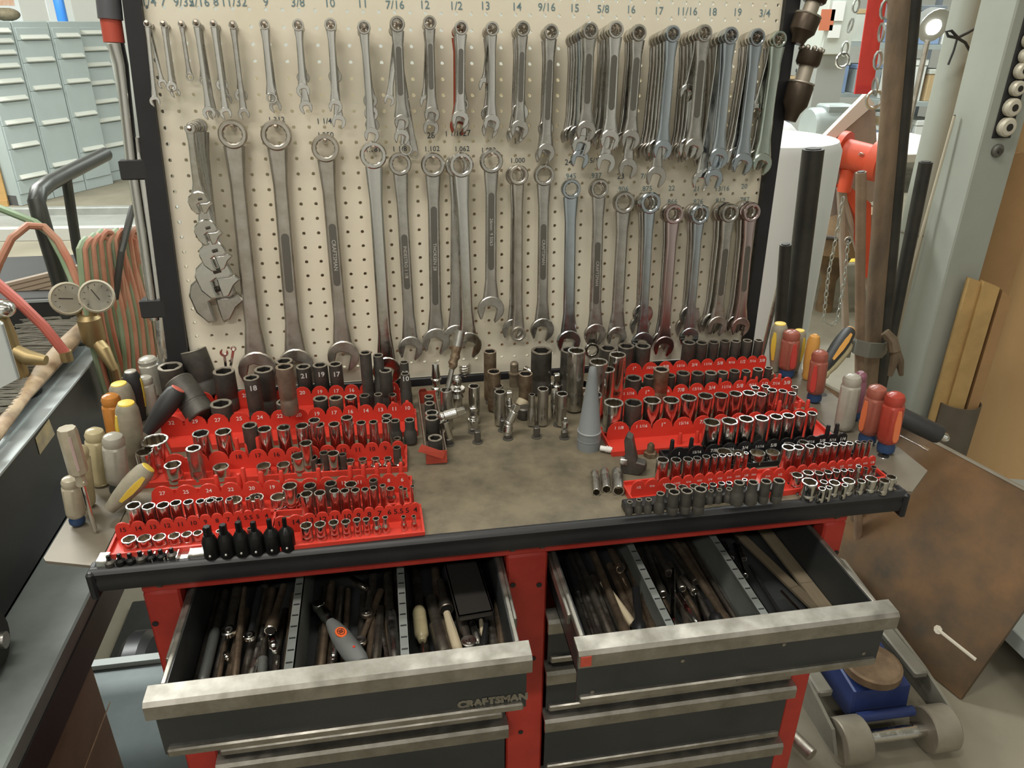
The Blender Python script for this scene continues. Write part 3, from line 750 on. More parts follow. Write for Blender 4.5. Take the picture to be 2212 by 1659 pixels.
# ------------------------------------------------------------------ sockets
SOCK = {}
def socket_meshes(r, h, pts, style):
    """open end up. body mesh, rim mesh, hollow mesh"""
    k = (round(r, 4), round(h, 4), pts, style)
    if k in SOCK: return SOCK[k]
    n = 24
    def circ(rad, z): return [(rad*math.cos(2*PI*i/n), rad*math.sin(2*PI*i/n), z) for i in range(n)]
    def hole(rad, z):
        out = []
        for i in range(n):
            a = 2*PI*i/n
            if pts == 6:
                b = ((a+PI/6) % (PI/3))-PI/6
                q = rad*.90/math.cos(b)
            else: q = rad*(1.0 if i % 2 else .89)
            out.append((q*math.cos(a), q*math.sin(a), z))
        return out
    ri = r*(.845 if style != 'impact' else .75)
    lo = r
    body = MB()
    if style == 'step':      # narrower working end on a wide drive end
        body.loops([circ(r*1.28, .0), circ(r*1.34, .0015), circ(r*1.34, h*.42), circ(r*1.02, h*.56), circ(r, h*.60), circ(r, h-.001)], True, False)
    elif style == 'waist':
        body.loops([circ(r*.80, 0), circ(r*.84, .0015), circ(r*.84, h*.50), circ(r*.98, h*.64), circ(r, h*.68), circ(r, h-.001)], True, False)
    elif style == 'impact':
        body.loops([circ(r*.94, 0), circ(r, .002), circ(r, h*.30), circ(r*.975, h*.31), circ(r*.975, h*.36), circ(r, h*.37), circ(r, h-.0015)], True, False)
    else:
        body.loops([circ(r*.95, 0), circ(r, .0012), circ(r, h*.32), circ(r*.985, h*.33), circ(r, h*.34), circ(r, h-.001)], True, False)
    rim = MB(); rim.loops([circ(r, h-.001), circ(r*.97, h), hole(ri*1.03, h), hole(ri, h-.0015)], False, False)
    dep = min(h*.45, .016)
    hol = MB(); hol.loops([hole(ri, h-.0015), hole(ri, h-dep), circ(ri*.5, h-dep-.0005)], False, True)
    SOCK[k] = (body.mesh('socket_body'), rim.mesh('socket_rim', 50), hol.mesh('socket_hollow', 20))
    return SOCK[k]
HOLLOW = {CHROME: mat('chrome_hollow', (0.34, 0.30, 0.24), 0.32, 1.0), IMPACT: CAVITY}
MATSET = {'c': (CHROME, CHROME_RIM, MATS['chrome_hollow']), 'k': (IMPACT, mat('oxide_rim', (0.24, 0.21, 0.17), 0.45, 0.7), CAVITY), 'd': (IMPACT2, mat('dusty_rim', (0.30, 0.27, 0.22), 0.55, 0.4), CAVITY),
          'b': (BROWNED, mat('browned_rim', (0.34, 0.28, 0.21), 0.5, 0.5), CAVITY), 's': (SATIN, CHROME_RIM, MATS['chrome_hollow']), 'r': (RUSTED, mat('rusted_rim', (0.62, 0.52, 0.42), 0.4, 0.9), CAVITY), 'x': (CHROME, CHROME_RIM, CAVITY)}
SNAME = {'c': 'chrome', 'k': 'black', 'd': 'dusty grey-black', 'b': 'brownish', 's': 'satin', 'r': 'rusty', 'x': 'chrome'}
def socket(P, r, h, pts, mk, style, label, group, M=None):
    o = thing('socket', label, 'socket', M if M is not None else T(*P) @ Matrix.Rotation(random.uniform(0, 1), 4, 'Z'), group)
    k = socket_meshes(r, h, pts, style)
    a, b, c = MATSET[mk]
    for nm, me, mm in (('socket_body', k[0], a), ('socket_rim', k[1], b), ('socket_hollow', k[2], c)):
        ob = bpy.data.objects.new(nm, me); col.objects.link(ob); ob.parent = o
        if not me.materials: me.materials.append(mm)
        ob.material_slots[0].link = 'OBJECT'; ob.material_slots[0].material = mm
    return o
def on_tray(key, off, u, v):
    M = TRAYS[key][0]; y = M.col[1].to_3d(); P0 = M.col[3].to_3d()+y*off; d = ray(u, v)
    return CAM+d*((P0-CAM).dot(y)/d.dot(y))
def row(crop, h, dflt, where, items, base=.0035, group=None, on=None):
    """items: (x, y, width px in crop, opts) rim centres in a zoomed crop (ox, oy, scale)"""
    ox, oy, sc = crop
    n = len(items)
    for i, it in enumerate(items):
        x, y, w = it[:3]
        op = dict(dflt)
        if len(it) > 3: op.update(it[3])
        u, v = ox+x/sc, oy+y/sc
        hh = op.get('h', h); bs = op.get('base', base)
        tr = op.get('on', on)
        if tr and 'h' not in op or op.get('on'):
            P = on_tray(tr[0], tr[1], u, v); hh = max(.012, P.z-TZ-bs)
        else: P = atZ(u, v, TZ+bs+hh)
        r = w/sc*m_per_px(P)/2*.96
        P.z = TZ+bs
        lab = op.get('label')
        if not lab:
            tall = 'tall' if hh > .055 else ('short' if hh < .034 else 'mid-height')
            pos = op.get('at') or '%s along %s' % (ordw(i), where)
            if op.get('at'): pos += ' of ' + where if not op['at'].startswith('!') else ''
            lab = '%s %s socket, %s' % (tall, SNAME[op.get('m', 'c')], pos.replace('!', ''))
        socket(P, r, hh, op.get('p', 6), op.get('m', 'c'), op.get('s', 'plain'), lab, group or 'sockets standing on the worktop')
def ordw(i):
    return ['first', 'second', 'third', 'fourth', 'fifth', 'sixth', 'seventh', 'eighth', 'ninth', 'tenth', 'eleventh', 'twelfth', 'thirteenth', 'fourteenth', 'fifteenth', 'sixteenth', 'seventeenth', 'eighteenth'][i]
CA = (200, 740, 5.267); CB = (560, 740, 5.267); CC = (200, 960, 5.267); CD = (560, 960, 5.267)
CF = (1180, 700, 5.267); CG = (1500, 700, 5.267); CH = (1240, 900, 5.267); CI = (1560, 860, 4.254); CE = (860, 720, 5.267)
K = {'m': 'k', 's': 'impact'}; DK = {'m': 'd', 's': 'impact'}
def posts(key, off, m, crop, pts, r=.0030):
    """bare posts rising behind a tray's panel"""
    M = TRAYS[key][0]; o = TRAY_OBJ[key]
    for x_, y_ in pts:
        P = on_tray(key, off, crop[0]+x_/crop[2], crop[1]+y_/crop[2]); q = M.inverted() @ P
        MB().lathe([(r*1.5, .003), (r*1.1, max(.01, q.z-.002)), (r*.8, max(.012, q.z))], 10).build('socket_post', m, o, M=T(q.x, q.y, 0))
posts('L2', .012, REDP, CC, [(1400, 350), (1655, 335), (1705, 268), (1905, 312), (2140, 298)])
posts('L2', .012, REDP, CD, [(22, 318), (245, 298), (670, 272), (1028, 245), (1180, 232), (1335, 216), (1475, 210), (1610, 205)])
posts('L4', .012, REDP, CB, [(860, 712), (1030, 702), (1195, 690), (1355, 682), (1520, 672), (1680, 660)])
posts('L3', .012, REDP, CA, [(1630, 1090), (1750, 1145), (1865, 1070)])
posts('R3', .012, REDP, CG, [(-48, 985), (975, 872), (1205, 870), (1300, 862)])
posts('R4', .012, REDP, CG, [(300, 610), (580, 590), (712, 585), (975, 568)])
posts('R2', .012, BLACKP, CH, [(1122, 262), (1342, 238)])
posts('R2', .012, BLACKP, CG, [(1530, 1148), (1632, 1132)])
posts('R3', -.030, REDP, CH, [(1212, 185), (1408, 165)])
# front tray with faded numbers: short row, then the tall row behind its panel
row(CC, .019, {}, 'the short row before the faded handwritten numbers', [(413, 1075, 172), (585, 1063, 165), (757, 1050, 155), (927, 1035, 140), (1070, 1018, 125), (1195, 1003, 112), (1440, 985, 78), (1660, 970, 66, {'m': 'x'}), (1785, 955, 60, {'m': 'k'})], group='sockets in the two handwritten trays', on=('L1a', -0.022))
row(CC, .055, {}, 'the tall row behind the faded handwritten numbers', [(462, 692, 172), (635, 700, 155), (798, 688, 150), (945, 662, 132), (1088, 652, 118), (1225, 643, 105), (1338, 636, 100), (1440, 622, 90), (1555, 618, 75), (1768, 612, 62), (1870, 602, 60)], group='sockets in the two handwritten trays', on=('L1a', 0.016))
row(CD, .019, {}, 'the short row before the bold handwritten numbers', [(532, 918, 145), (690, 905, 138), (845, 885, 122), (983, 875, 112), (1110, 855, 98), (1215, 848, 88), (1328, 842, 80, {'s': 'step'}), (1432, 828, 68, {'s': 'step'}), (1640, 820, 56, {'s': 'step'}), (1757, 815, 52, {'s': 'step'})], group='sockets in the two handwritten trays', on=('L1b', -0.022))
row(CD, .055, {}, 'the tall row behind the bold handwritten numbers', [(535, 560, 146), (688, 548, 136), (855, 524, 120), (972, 524, 112), (1092, 516, 106), (1203, 508, 90), (1297, 490, 86), (1403, 464, 72), (1612, 484, 56), (1745, 472, 52)], group='sockets in the two handwritten trays', on=('L1b', 0.016))
# tray L2
row(CC, .040, {'p': 12}, 'the wide sockets under the white twenty-seven', [(1345, 640, 180, {'at': '!behind the tall row below white twenty-four'}), (1605, 630, 200, {'at': '!behind the tall row below white twenty-two'}), (1855, 600, 190, {'at': '!behind the tall row below white twenty'}), (2110, 592, 185, {'p': 6, 'at': '!by itself below white nineteen'})], group='sockets in the white-numbered trays', on=('L2', -0.025))
row(CD, .040, {}, 'x', [(215, 595, 186, {'at': '!hollow with a red post below white seventeen'}), (420, 585, 120, {'at': '!tucked beside the fifteen tab of the bold tray'}), (345, 470, 176, {'at': '!leaning behind two others below white seventeen'}), (575, 465, 150, {'m': 'k', 'at': '!below white sixteen'}), (812, 440, 146, {'m': 'k', 'at': '!below white fourteen'}), (1042, 450, 150, {'at': '!wide rimmed below white thirteen'}), (1298, 405, 100, {'m': 'k', 'at': '!below the white ten'}), (1492, 500, 98, {'s': 'step', 'at': '!below white eight'}), (1655, 505, 60, {'s': 'step', 'at': '!below white six'})], group='sockets in the white-numbered trays', on=('L2', -0.025))
# tray L3
row(CA, .042, {}, 'x', [(910, 1388, 200, {'at': '!with a red post in its hollow before the long panel'}), (1145, 1200, 178, {'at': '!tallest, hiding a blank red tab', 's': 'impact', 'm': 's'}), (1458, 1410, 190, {'at': '!before the blank tab by eighteen'}), (1945, 1398, 172, {'at': '!before bold black seventeen'}), (2170, 1385, 160, {'at': '!before bold black sixteen'})], group='sockets before the bold black numbers', on=('L3', -0.025))
row(CB, .040, {}, 'x', [(445, 1285, 178, {'m': 'c', 'at': '!with a mirror side hiding bold black fifteen'}), (530, 1140, 152, {'at': '!tall behind the mirror-sided socket'}), (600, 1305, 130, {'m': 'k', 'at': '!low beside the mirror-sided socket'}), (685, 1350, 146, {'p': 12, 'at': '!with a red post before bold black fourteen'}), (735, 1250, 105, {'m': 'k', 'at': '!half hidden before bold black fourteen'}), (838, 1258, 146, {'p': 12, 'at': '!twelve-point with a scratched mirror side'}), (948, 1268, 90, {'m': 'k', 'at': '!small dark before bold black thirteen'}),
  (1032, 1340, 112, {'at': '!before bold black twelve'}), (1175, 1325, 106, {'at': '!before bold black eleven'}), (1322, 1318, 98, {'s': 'step', 'at': '!before the bold black ten'}), (1462, 1312, 92, {'s': 'step', 'at': '!before bold black nine'}), (1585, 1305, 88, {'s': 'step', 'at': '!at the end of the bold black numbers'}), (1565, 1190, 96, {'m': 'k', 'at': '!standing against the bold black eight tab'})], group='sockets before the bold black numbers', on=('L3', -0.025))
# big 12-point at the left end
row(CA, .050, {'p': 12}, 'x', [(705, 1105, 310, {'h': .050, 'label': 'widest chrome twelve-point socket standing below white thirty-two'}), (585, 1240, 200, {'h': .045, 'p': 6, 'label': 'wide chrome socket by the tray end below the widest socket'})], group='sockets before the bold black numbers')
# tray L4
row(CA, .062, {'p': 6}, 'x', [(1228, 1030, 196, {'m': 'x', 'at': '!below white twenty-nine'}), (1485, 1010, 190, {'at': '!below the white twenty-seven of the rear tray'}), (1785, 938, 176, {'m': 'k', 's': 'impact', 'at': '!black sided below white twenty-five'}), (1952, 980, 170, {'at': '!below white twenty-four of the thirty-two tray'}), (2175, 970, 160, {'at': '!next after the one below twenty-four'})], group='sockets before the thirty-two tray', on=('L3', 0.018))
row(CB, .062, {}, 'x', [(275, 962, 162, {'at': '!below the white twenty-two'}), (485, 942, 154, {'at': '!below the white twenty'}), (675, 930, 140, {'at': '!below white nineteen of the thirty-two tray'}), (850, 925, 134, {'at': '!below white seventeen of the thirty-two tray'}), (1015, 912, 124, {'at': '!below white sixteen of the thirty-two tray'}), (1158, 908, 114, {'at': '!below white fourteen of the thirty-two tray'}), (1297, 900, 104, {'s': 'step', 'at': '!below white thirteen of the thirty-two tray'}), (1442, 888, 104, {'s': 'step', 'at': '!below white eleven of the thirty-two tray'}),
  (625, 880, 140, {'m': 'x', 'at': '!peeping out behind the one below nineteen'}), (995, 850, 140, {'at': '!peeping out behind the one below sixteen'}), (1450, 830, 120, {'m': 'd', 's': 'impact', 'h': .042, 'at': '!peeping out behind the one below eleven'}), (1545, 885, 110, {'m': 'd', 's': 'step', 'h': .042, 'at': '!stepped at the foot of white eleven'}), (1710, 875, 118, {'m': 'd', 's': 'step', 'h': .042, 'at': '!stepped at the foot of the white ten'}), (1570, 1085, 84, {'m': 'b', 'h': .02, 'at': '!with a thin red post by the tray corner'})], group='sockets before the thirty-two tray', on=('L3', 0.018))
# impact sockets of the rearmost metric tray
row(CB, .042, DK, 'x', [(285, 672, 190, {'at': '!under the tall brownish one'}), (695, 632, 172, {'m': 'd', 'at': '!below rear white nineteen'}), (870, 625, 165, {'m': 'b', 'at': '!below rear white seventeen'}), (1040, 615, 146, {'m': 'x', 'at': '!bright rimmed below rear white sixteen'}), (1198, 600, 125, {'m': 'k', 'at': '!below rear white fourteen'}), (1353, 585, 98, {'m': 'd', 'at': '!below rear white thirteen', 's': 'step'}), (1515, 590, 92, {'m': 'c', 's': 'step', 'at': '!twelve-point below rear white eleven', 'p': 12})], group='sockets before the rearmost metric tray', on=('L4', 0.018))
row(CA, .042, DK, 'x', [(1460, 690, 250, {'at': '!wide, below rear white twenty-seven'}), (1805, 395, 182, {'at': '!chalk-marked eighteen, tall before rear white twenty-five'})], group='sockets before the rearmost metric tray', on=('L4', 0.018))
row(CB, .085, DK, 'x', [(285, 270, 208, {'m': 'b', 'h': .085, 'base': .045, 'at': '!tall and stacked on another before rear white twenty-two'}), (1435, 312, 150, {'m': 'd', 'h': .075, 'at': '!tall before rear white eleven'}), (1660, 350, 104, {'m': 'd', 's': 'step', 'h': .070, 'label': 'front dusty grey deep socket chalk-marked ten'})], group='sockets before the rearmost metric tray', on=('L4', 0.022))
# row of deep impact sockets along the foot of the board
row(CA, .075, DK, 'x', [(880, 268, 280, {'h': .08, 'label': 'widest dusty black deep impact socket by the frame foot'}), (1490, 320, 250, {'h': .075, 'label': 'dusty black impact socket with two tiny wrenches in it'}), (1945, 300, 220, {'h': .085, 'at': '!behind the chalk-marked eighteen one'})], group='deep impact sockets along the board foot', on=('L5', 0.018))
row(CB, .08, DK, 'x', [(280, 205, 200, {'at': '!behind the brownish stacked one', 'h': .085}), (500, 270, 172, {'at': '!chalk-marked twenty-one'}), (690, 250, 172, {'at': '!chalk-marked nineteen'}), (865, 240, 158, {'at': '!chalk-marked seventeen'}), (1205, 110, 140, {'h': .11, 'at': '!tallest along the foot of the board'}), (1352, 140, 120, {'h': .10, 'at': '!beside the tallest one at the board foot', 's': 'step'}), (1648, 218, 104, {'s': 'step', 'h': .075, 'label': 'rear dusty grey deep socket chalk-marked ten'})], group='deep impact sockets along the board foot', on=('L5', 0.018))
# ---------------- right-hand trays
row(CH, .025, {}, 'the row before the lying-socket tray', [(1098, 795, 146), (1240, 800, 120), (1370, 790, 115), (1480, 778, 98), (1582, 770, 92), (1680, 756, 84), (1765, 752, 78), (1860, 738, 80), (1943, 715, 62, {'s': 'step'})], group='chrome sockets in the front inch trays', on=('R1a', -0.02))
row(CI, .025, {}, 'the row before the tray by the plate', [(690, 705, 112), (792, 682, 104), (892, 686, 90), (975, 676, 80), (1050, 664, 74), (1118, 658, 64), (1185, 660, 60), (1256, 625, 54, {'s': 'step', 'h': .035}), (1320, 642, 48, {'s': 'step'}), (1392, 632, 56, {'s': 'step'})], group='chrome sockets in the front inch trays', on=('R1b', -0.018))
row(CI, .022, {}, 'the loose cluster on the black magnetic rail', [(805, 768, 150, {'h': .028}), (935, 768, 74), (1033, 775, 108), (1163, 758, 122), (1278, 760, 82), (1373, 738, 118), (1493, 756, 100), (1555, 722, 100), (918, 830, 70), (982, 820, 62), (1127, 798, 60)], group='loose sockets on the front rail')
row(CH, .045, {}, 'the tall row before the small red numbers', [(1010, 488, 148), (1162, 488, 126), (1297, 480, 118), (1403, 470, 98), (1505, 452, 94), (1602, 442, 80), (1688, 438, 84), (1770, 432, 66), (1870, 425, 70), (1960, 412, 56)], group='tall chrome sockets between the inch trays', on=('R1a', 0.018))
row(CI, .045, {}, 'the tall row before the last red numbers', [(608, 450, 122), (702, 450, 100), (808, 440, 92), (905, 436, 86), (968, 424, 74), (1033, 420, 70), (1108, 418, 70), (1172, 412, 68), (1252, 403, 58), (1308, 400, 52), (1365, 394, 48)], group='tall chrome sockets between the inch trays', on=('R1b', 0.018))
row(CI, .030, {}, 'x', [(325, 498, 146, {'at': '!wide, before the black eleven-sixteenths tab'}), (465, 495, 136, {'at': '!wide, before the black five-eighths tab'}), (160, 505, 150, {'p': 12, 'at': '!wide twelve-point behind two slim ones'}), (20, 490, 150, {'p': 12, 'at': '!wide twelve-point hidden by slim ones'}), (620, 430, 116, {'at': '!hidden before the black nine-sixteenths tab'}), (748, 402, 96, {'at': '!peeping before the black half tab'})], group='sockets before the black tray', on=('R2', -0.018))
row(CG, .062, {}, 'the tall row behind the black tray', [(198, 1112, 204), (402, 1100, 196), (590, 1075, 178), (768, 1065, 166, {'m': 's'}), (932, 1050, 152), (1072, 1038, 140), (1210, 1020, 128), (1342, 1012, 112)], group='tall sockets behind the black tray', on=('R2', 0.018))
row(CF, .062, {}, 'the tall chrome row of the filled inch tray', [(768, 890, 236, {'p': 12}), (992, 890, 210, {'m': 'k'}), (1205, 862, 212), (1420, 858, 200), (1622, 832, 196, {'p': 12}), (1812, 812, 180), (1990, 805, 168), (2155, 788, 156)], group='tall sockets of the filled inch tray', on=('R3', 0.018))
row(CG, .060, {}, 'the small end of the filled inch tray', [(622, 780, 152), (765, 795, 124, {'m': 's'}), (885, 748, 118), (1008, 758, 104, {'s': 'step'}), (1112, 785, 98, {'s': 'step'}), (692, 720, 106, {'m': 'x', 'on': ('R4', -.022)}), (812, 706, 102, {'on': ('R4', -.022)}), (1142, 715, 82, {'h': .03, 'm': 's'})], group='tall sockets of the filled inch tray', on=('R3', 0.018))
row(CF, .05, {}, 'x', [(420, 680, 230, {'p': 12, 'h': .045, 'm': 'r', 'at': '!knurled, behind the grey cone'}), (530, 800, 230, {'p': 12, 'h': .05, 'm': 'x', 'at': '!half hidden by the grey cone'}), (345, 298, 210, {'p': 12, 'h': .115, 'm': 's', 'at': '!tallest of the twelve-point ones near the cone'}), (595, 425, 226, {'p': 12, 'h': .10, 'm': 's', 'label': 'tall greyish twelve-point socket right behind the cone tip'}), (690, 510, 196, {'p': 12, 'h': .085, 'at': '!with a reddish sheen beside the cone tip'}), (812, 345, 200, {'p': 12, 'h': .10, 'at': '!tall twelve-point before the one-inch tab'})], group='tall twelve-point sockets near the cone')
row(CF, .042, K, 'x', [(995, 610, 196, {'at': '!before the rear one-inch tab'}), (1085, 690, 190, {'m': 'r', 'h': .02, 'at': '!sunk below the one-inch tab of the filled tray'}), (1180, 595, 150, {'at': '!before the rear fifteen-sixteenths tab'}), (1410, 580, 130, {'at': '!behind the bright nickel one'}), (1312, 510, 186, {'m': 'r', 'h': .065, 'label': 'bright nickel socket with a side hole before the rear tray'}), (1560, 555, 164, {'at': '!before the rear three-quarter tab'}), (1725, 555, 150, {'at': '!before the rear eleven-sixteenths tab'}), (1875, 550, 146, {'m': 'd', 'at': '!before the rear five-eighths tab'}), (2010, 545, 126, {'m': 'd', 'at': '!before the rear nine-sixteenths tab'}), (2145, 530, 124, {'at': '!before the rear half tab'})], group='black impact sockets of the rear inch tray', on=('R4', 0.018))
row(CG, .042, K, 'x', [(590, 530, 106, {'at': '!before the rear seven-sixteenths tab'}), (725, 512, 120, {'at': '!before the rear three-eighths tab'}), (845, 495, 90, {'at': '!at the end of the rear inch tray'}), (848, 550, 120, {'h': .03, 'm': 'b', 'at': '!loose before the rear inch tray end'})], group='black impact sockets of the rear inch tray', on=('R4', 0.018))
row(CF, .085, K, 'the deep black ones under the bluish jaw', [(705, 270, 206), (912, 245, 196), (1100, 245, 190)], group='deep impact sockets along the board foot', on=('R5', 0.016))
row(CG, .085, K, 'the run of deep black ones at the board corner', [(-60+0, 205, 156), (85, 208, 140), (222, 200, 126), (350, 188, 116), (472, 188, 116, {'m': 'd'}), (605, 185, 110, {'m': 'd'}), (735, 180, 104, {'m': 'd'})], group='deep impact sockets along the board foot', on=('R5', 0.016))
# E-torx sockets on the black rail at the front right
row(CH, .022, {'m': 'd', 's': 'step'}, 'the dark star-socket rail', [(635, 965, 66), (742, 940, 70), (850, 938, 74), (985, 870, 96, {'h': .032}), (1140, 850, 134, {'h': .036, 's': 'plain'}), (1285, 838, 136, {'h': .036, 's': 'plain'}), (1440, 820, 146, {'h': .040, 's': 'plain'}), (1560, 838, 62), (1655, 828, 66), (1765, 818, 72), (1880, 745, 124, {'h': .036}), (2040, 740, 118, {'h': .036})], base=.014, group='dark star sockets on the front rail')
row(CI, .036, {'m': 'd', 's': 'plain'}, 'the star-socket rail end', [(405, 760, 100), (525, 755, 110)], base=.014, group='dark star sockets on the front rail')
# middle of the worktop
row(CE, .07, {'m': 's'}, 'x', [(1045, 200, 150, {'h': .095, 'm': 'r', 'label': 'tall rusty thin-walled socket at the board foot'}), (1090, 430, 156, {'h': .075, 'm': 'r', 'p': 12, 'label': 'rusty twelve-point socket before the tall rusty one'}), (1452, 455, 164, {'h': .070, 'm': 'r', 'label': 'rust-streaked deep socket beside the lying chrome extension'}), (1132, 595, 130, {'h': .05, 'm': 's', 'label': 'satin socket with a shiny plug behind the slim grey socket'}), (1160, 662, 138, {'h': .062, 'm': 's', 'label': 'slim grey deep socket on a dark peg'}), (862, 598, 134, {'h': .068, 'm': 'c', 'label': 'tall chrome deep socket beside the grey tube'}), (1650, 628, 134, {'h': .068, 'm': 's', 'label': 'deep steel socket between the pegs near the cone'}), (1868, 685, 138, {'h': .060, 'm': 's', 'label': 'deep satin socket with ridged foot near the cone', 's': 'waist'}), (1522, 695, 76, {'h': .058, 'm': 's', 's': 'step', 'label': 'small stepped socket on a dark base near the middle pegs'}), (1632, 190, 250, {'h': .085, 'm': 'k', 's': 'impact', 'label': 'widest black impact socket at the board foot'}), (1950, 185, 210, {'h': .085, 'm': 'k', 's': 'impact', 'label': 'black impact socket behind the tallest twelve-point one'}), (545, 640, 146, {'h': .072, 'm': 's', 'label': 'plain grey tube socket holding a rusty rod'})], group='loose sockets in the worktop middle')
# ------------------------------------------------------------------ more things on the worktop
def proj(P):
    d = Vector(P)-CAM; w = d.dot(FWD)
    return 1106+FPX*d.dot(RIGHT)/w, 829.5+FPX*d.dot(DOWN)/w
def height_to(P, v):
    """height above P at which its vertical reaches picture row v"""
    a, b = 0.0, .8
    for _ in range(40):
        m = (a+b)/2
        if proj((P.x, P.y, P.z+m))[1] > v: a = m
        else: b = m
    return a
def px_r(P, wpx): return wpx*m_per_px(P)/2
def lathe_thing(name, label, cat, P, prof_parts, group=None, M=None, n=18):
    """prof_parts: (part name, material, [(r,z)...])"""
    o = thing(name, label, cat, M if M is not None else T(*P), group)
    for nm, m, prof in prof_parts:
        MB().lathe(prof, n).build(nm, m, o)
    return o
# --- grey cone
P = atZ(1271, 966, TZ); hC = height_to(P, 793)
r0 = px_r(P, 50); 
lathe_thing('nozzle_cone', 'tall grey plastic cone nozzle standing on the worktop', 'cone', P, [
    ('cone_body', mat('grey_plastic', (0.20, 0.215, 0.22), 0.5), [(r0, 0), (r0, hC*.11), (r0*1.02, hC*.112), (r0*1.02, hC*.12), (r0, hC*.122), (r0, hC*.21), (r0*.97, hC*.215), (r0*.40, hC*.90), (r0*.30, hC*.985), (r0*.22, hC)]),
    ('base_ring', mat('grey_plastic_lit', (0.27, 0.285, 0.29), 0.45), [(r0*1.0, hC*.205), (r0*1.035, hC*.21), (r0*1.035, hC*.222), (r0*.97, hC*.228)])], n=28)  # ring uses a lighter copy of the cone plastic, painted as if lit
# --- red tin with impact sockets
A = atZ(921, 1005, TZ); B = atZ(966, 1000, TZ); Cc = atZ(902, 846, TZ+.026)
w = (B-A).length; x = (B-A).normalized(); yv = Vector((Cc.x-A.x, Cc.y-A.y, 0)); L = yv.length; yv.normalize()
x = Vector((yv.y, -yv.x, 0))
o = thing('socket_tin', 'open red tin box with a bent flap holding dark impact sockets', 'tin', frame(A+Vector((0, 0, .0003)), x, yv, (0, 0, 1)))
TINM = mat('tin_inside', (0.30, 0.24, 0.19), 0.5, 0.4, var=.3, scale=30)
MB().box((0, 0, 0), (w, L, .0015)).build('tin_floor', TINM, o)
MB().box((0, 0, 0), (w, .0015, .024)).build('front_wall', REDT, o)
MB().box((0, L-.0015, 0), (w, L, .026)).build('rear_wall', REDT, o)
MB().box((0, .0015, 0), (.0015, L-.0015, .028)).build('side_wall', TINM, o)
MB().box((w-.0015, .0015, 0), (w, L-.0015, .024)).build('side_wall', TINM, o)
MB().slab([(-.012, -.004, .029), (.026, -.006, .013), (.030, -.005, .024), (-.006, -.002, .040)], (0, -.001, .0)).build('bent_flap', REDT, o)
MB().slab([(.002, L-.002, .026), (w*.5, L-.002, .026), (w*.42, L-.010, .036), (.004, L-.008, .034)], (0, .001, 0)).build('bent_flap', REDT, o)
row(CE, .034, {'m': 'd', 's': 'impact'}, 'the open red tin', [(350, 715, 112), (358, 792, 122), (382, 902, 160, {'m': 'x'}), (388, 955, 166, {'h': .042}), (420, 1185, 172)], base=.002, group='impact sockets in the red tin')
# --- dark pegs that stand on the worktop
for i, (x_, y_, hh) in enumerate(((905, 1240, .022), (1195, 1105, .022), (1575, 1180, .020), (1250, 1200, .010), (580, 1265, .012), (855, 1120, .008), (1155, 1010, .008), (1890, 1190, .014), (1050, 790, .01), (1820, 1045, .006))):
    P = atZ(CE[0]+x_/CE[2], CE[1]+y_/CE[2], TZ)
    near = ['alone before the chrome swivel', 'beside the slim grey socket', 'alone in the middle', 'under the tilted flex joint', 'under the elbowed flex joint', 'under the chrome swivel', 'under the slim grey socket', 'under the small chrome coupler', 'by the rusty twelve-point socket', 'by the ridged satin socket'][i]
    o = thing('drive_peg', 'square dark steel peg '+near, 'peg', T(*P), 'drive pegs fixed to the worktop')
    MB().box((-.005, -.005, 0), (.005, .005, hh), .0012).build('square_stub', IMPACT, o)
    MB().lathe([(.009, 0), (.009, .0015), (.006, .002)], 12).build('foot_plate', IMPACT2, o)
# --- chrome joints and adapters
def stack(label, px, topv, parts, cat='adapter', name='socket_adapter', wpx=14, lean=(0, 0), m=CHROME):
    P = atZ(px[0], px[1], TZ); h = height_to(P, topv); r = px_r(P, wpx)
    o = thing(name, label, cat, T(*P) @ Matrix.Rotation(lean[0], 4, 'X') @ Matrix.Rotation(lean[1], 4, 'Y'), 'chrome joints and adapters on the worktop')
    for nm, a, b, kind, ra, rb in parts:
        mb = MB()
        if kind == 'sq': mb.box((-r*ra, -r*ra, h*a), (r*ra, r*ra, h*b), r*.15)
        elif kind == 'ball': mb.sphere((0, 0, h*(a+b)/2), r*ra, 14, 8, (1, 1, h*(b-a)/2/(r*ra)))
        else: mb.lathe([(r*ra*.92, h*a), (r*ra, h*a+.001), (r*rb, h*b-.001), (r*rb*.92, h*b)], 16)
        mb.build(nm, m, o)
    return o
e = lambda x, y: (CE[0]+x/CE[2], CE[1]+y/CE[2])
stack('chrome swivel joint with square tang on a dark peg', e(855, 1105), CE[1]+838/CE[2], [('sleeve', .02, .50, 'cyl', 1.25, 1.35), ('swivel_ball', .45, .70, 'ball', 1.0, 1), ('square_tang', .66, 1, 'sq', .75, 1)], wpx=17)
stack('chrome universal joint behind the slim grey socket', e(1262, 960), CE[1]+660/CE[2], [('sleeve', .0, .42, 'cyl', .9, .95), ('swivel_ball', .40, .56, 'ball', 1.05, 1), ('yoke', .52, .70, 'cyl', 1.1, .9), ('swivel_ball', .66, .80, 'ball', .8, 1), ('square_tang', .78, 1, 'sq', .8, 1)], wpx=16, cat='joint', name='universal_joint')
stack('chrome ball adapter nearest the pencil-marked ten sockets', e(440, 730), CE[1]+345/CE[2], [('sleeve', .0, .2, 'cyl', .9, .7), ('collar', .2, .36, 'ball', 1.15, 1), ('body', .34, .55, 'cyl', .8, .85), ('ball_band', .5, .62, 'ball', 1.15, 1), ('cap', .58, 1, 'cyl', .95, .75)], wpx=20)
stack('small chrome coupler on a peg by the cone', e(1895, 1150), CE[1]+955/CE[2], [('sleeve', .1, .72, 'cyl', 1.0, 1.0), ('square_tang', .7, 1, 'sq', .5, 1)], wpx=15)
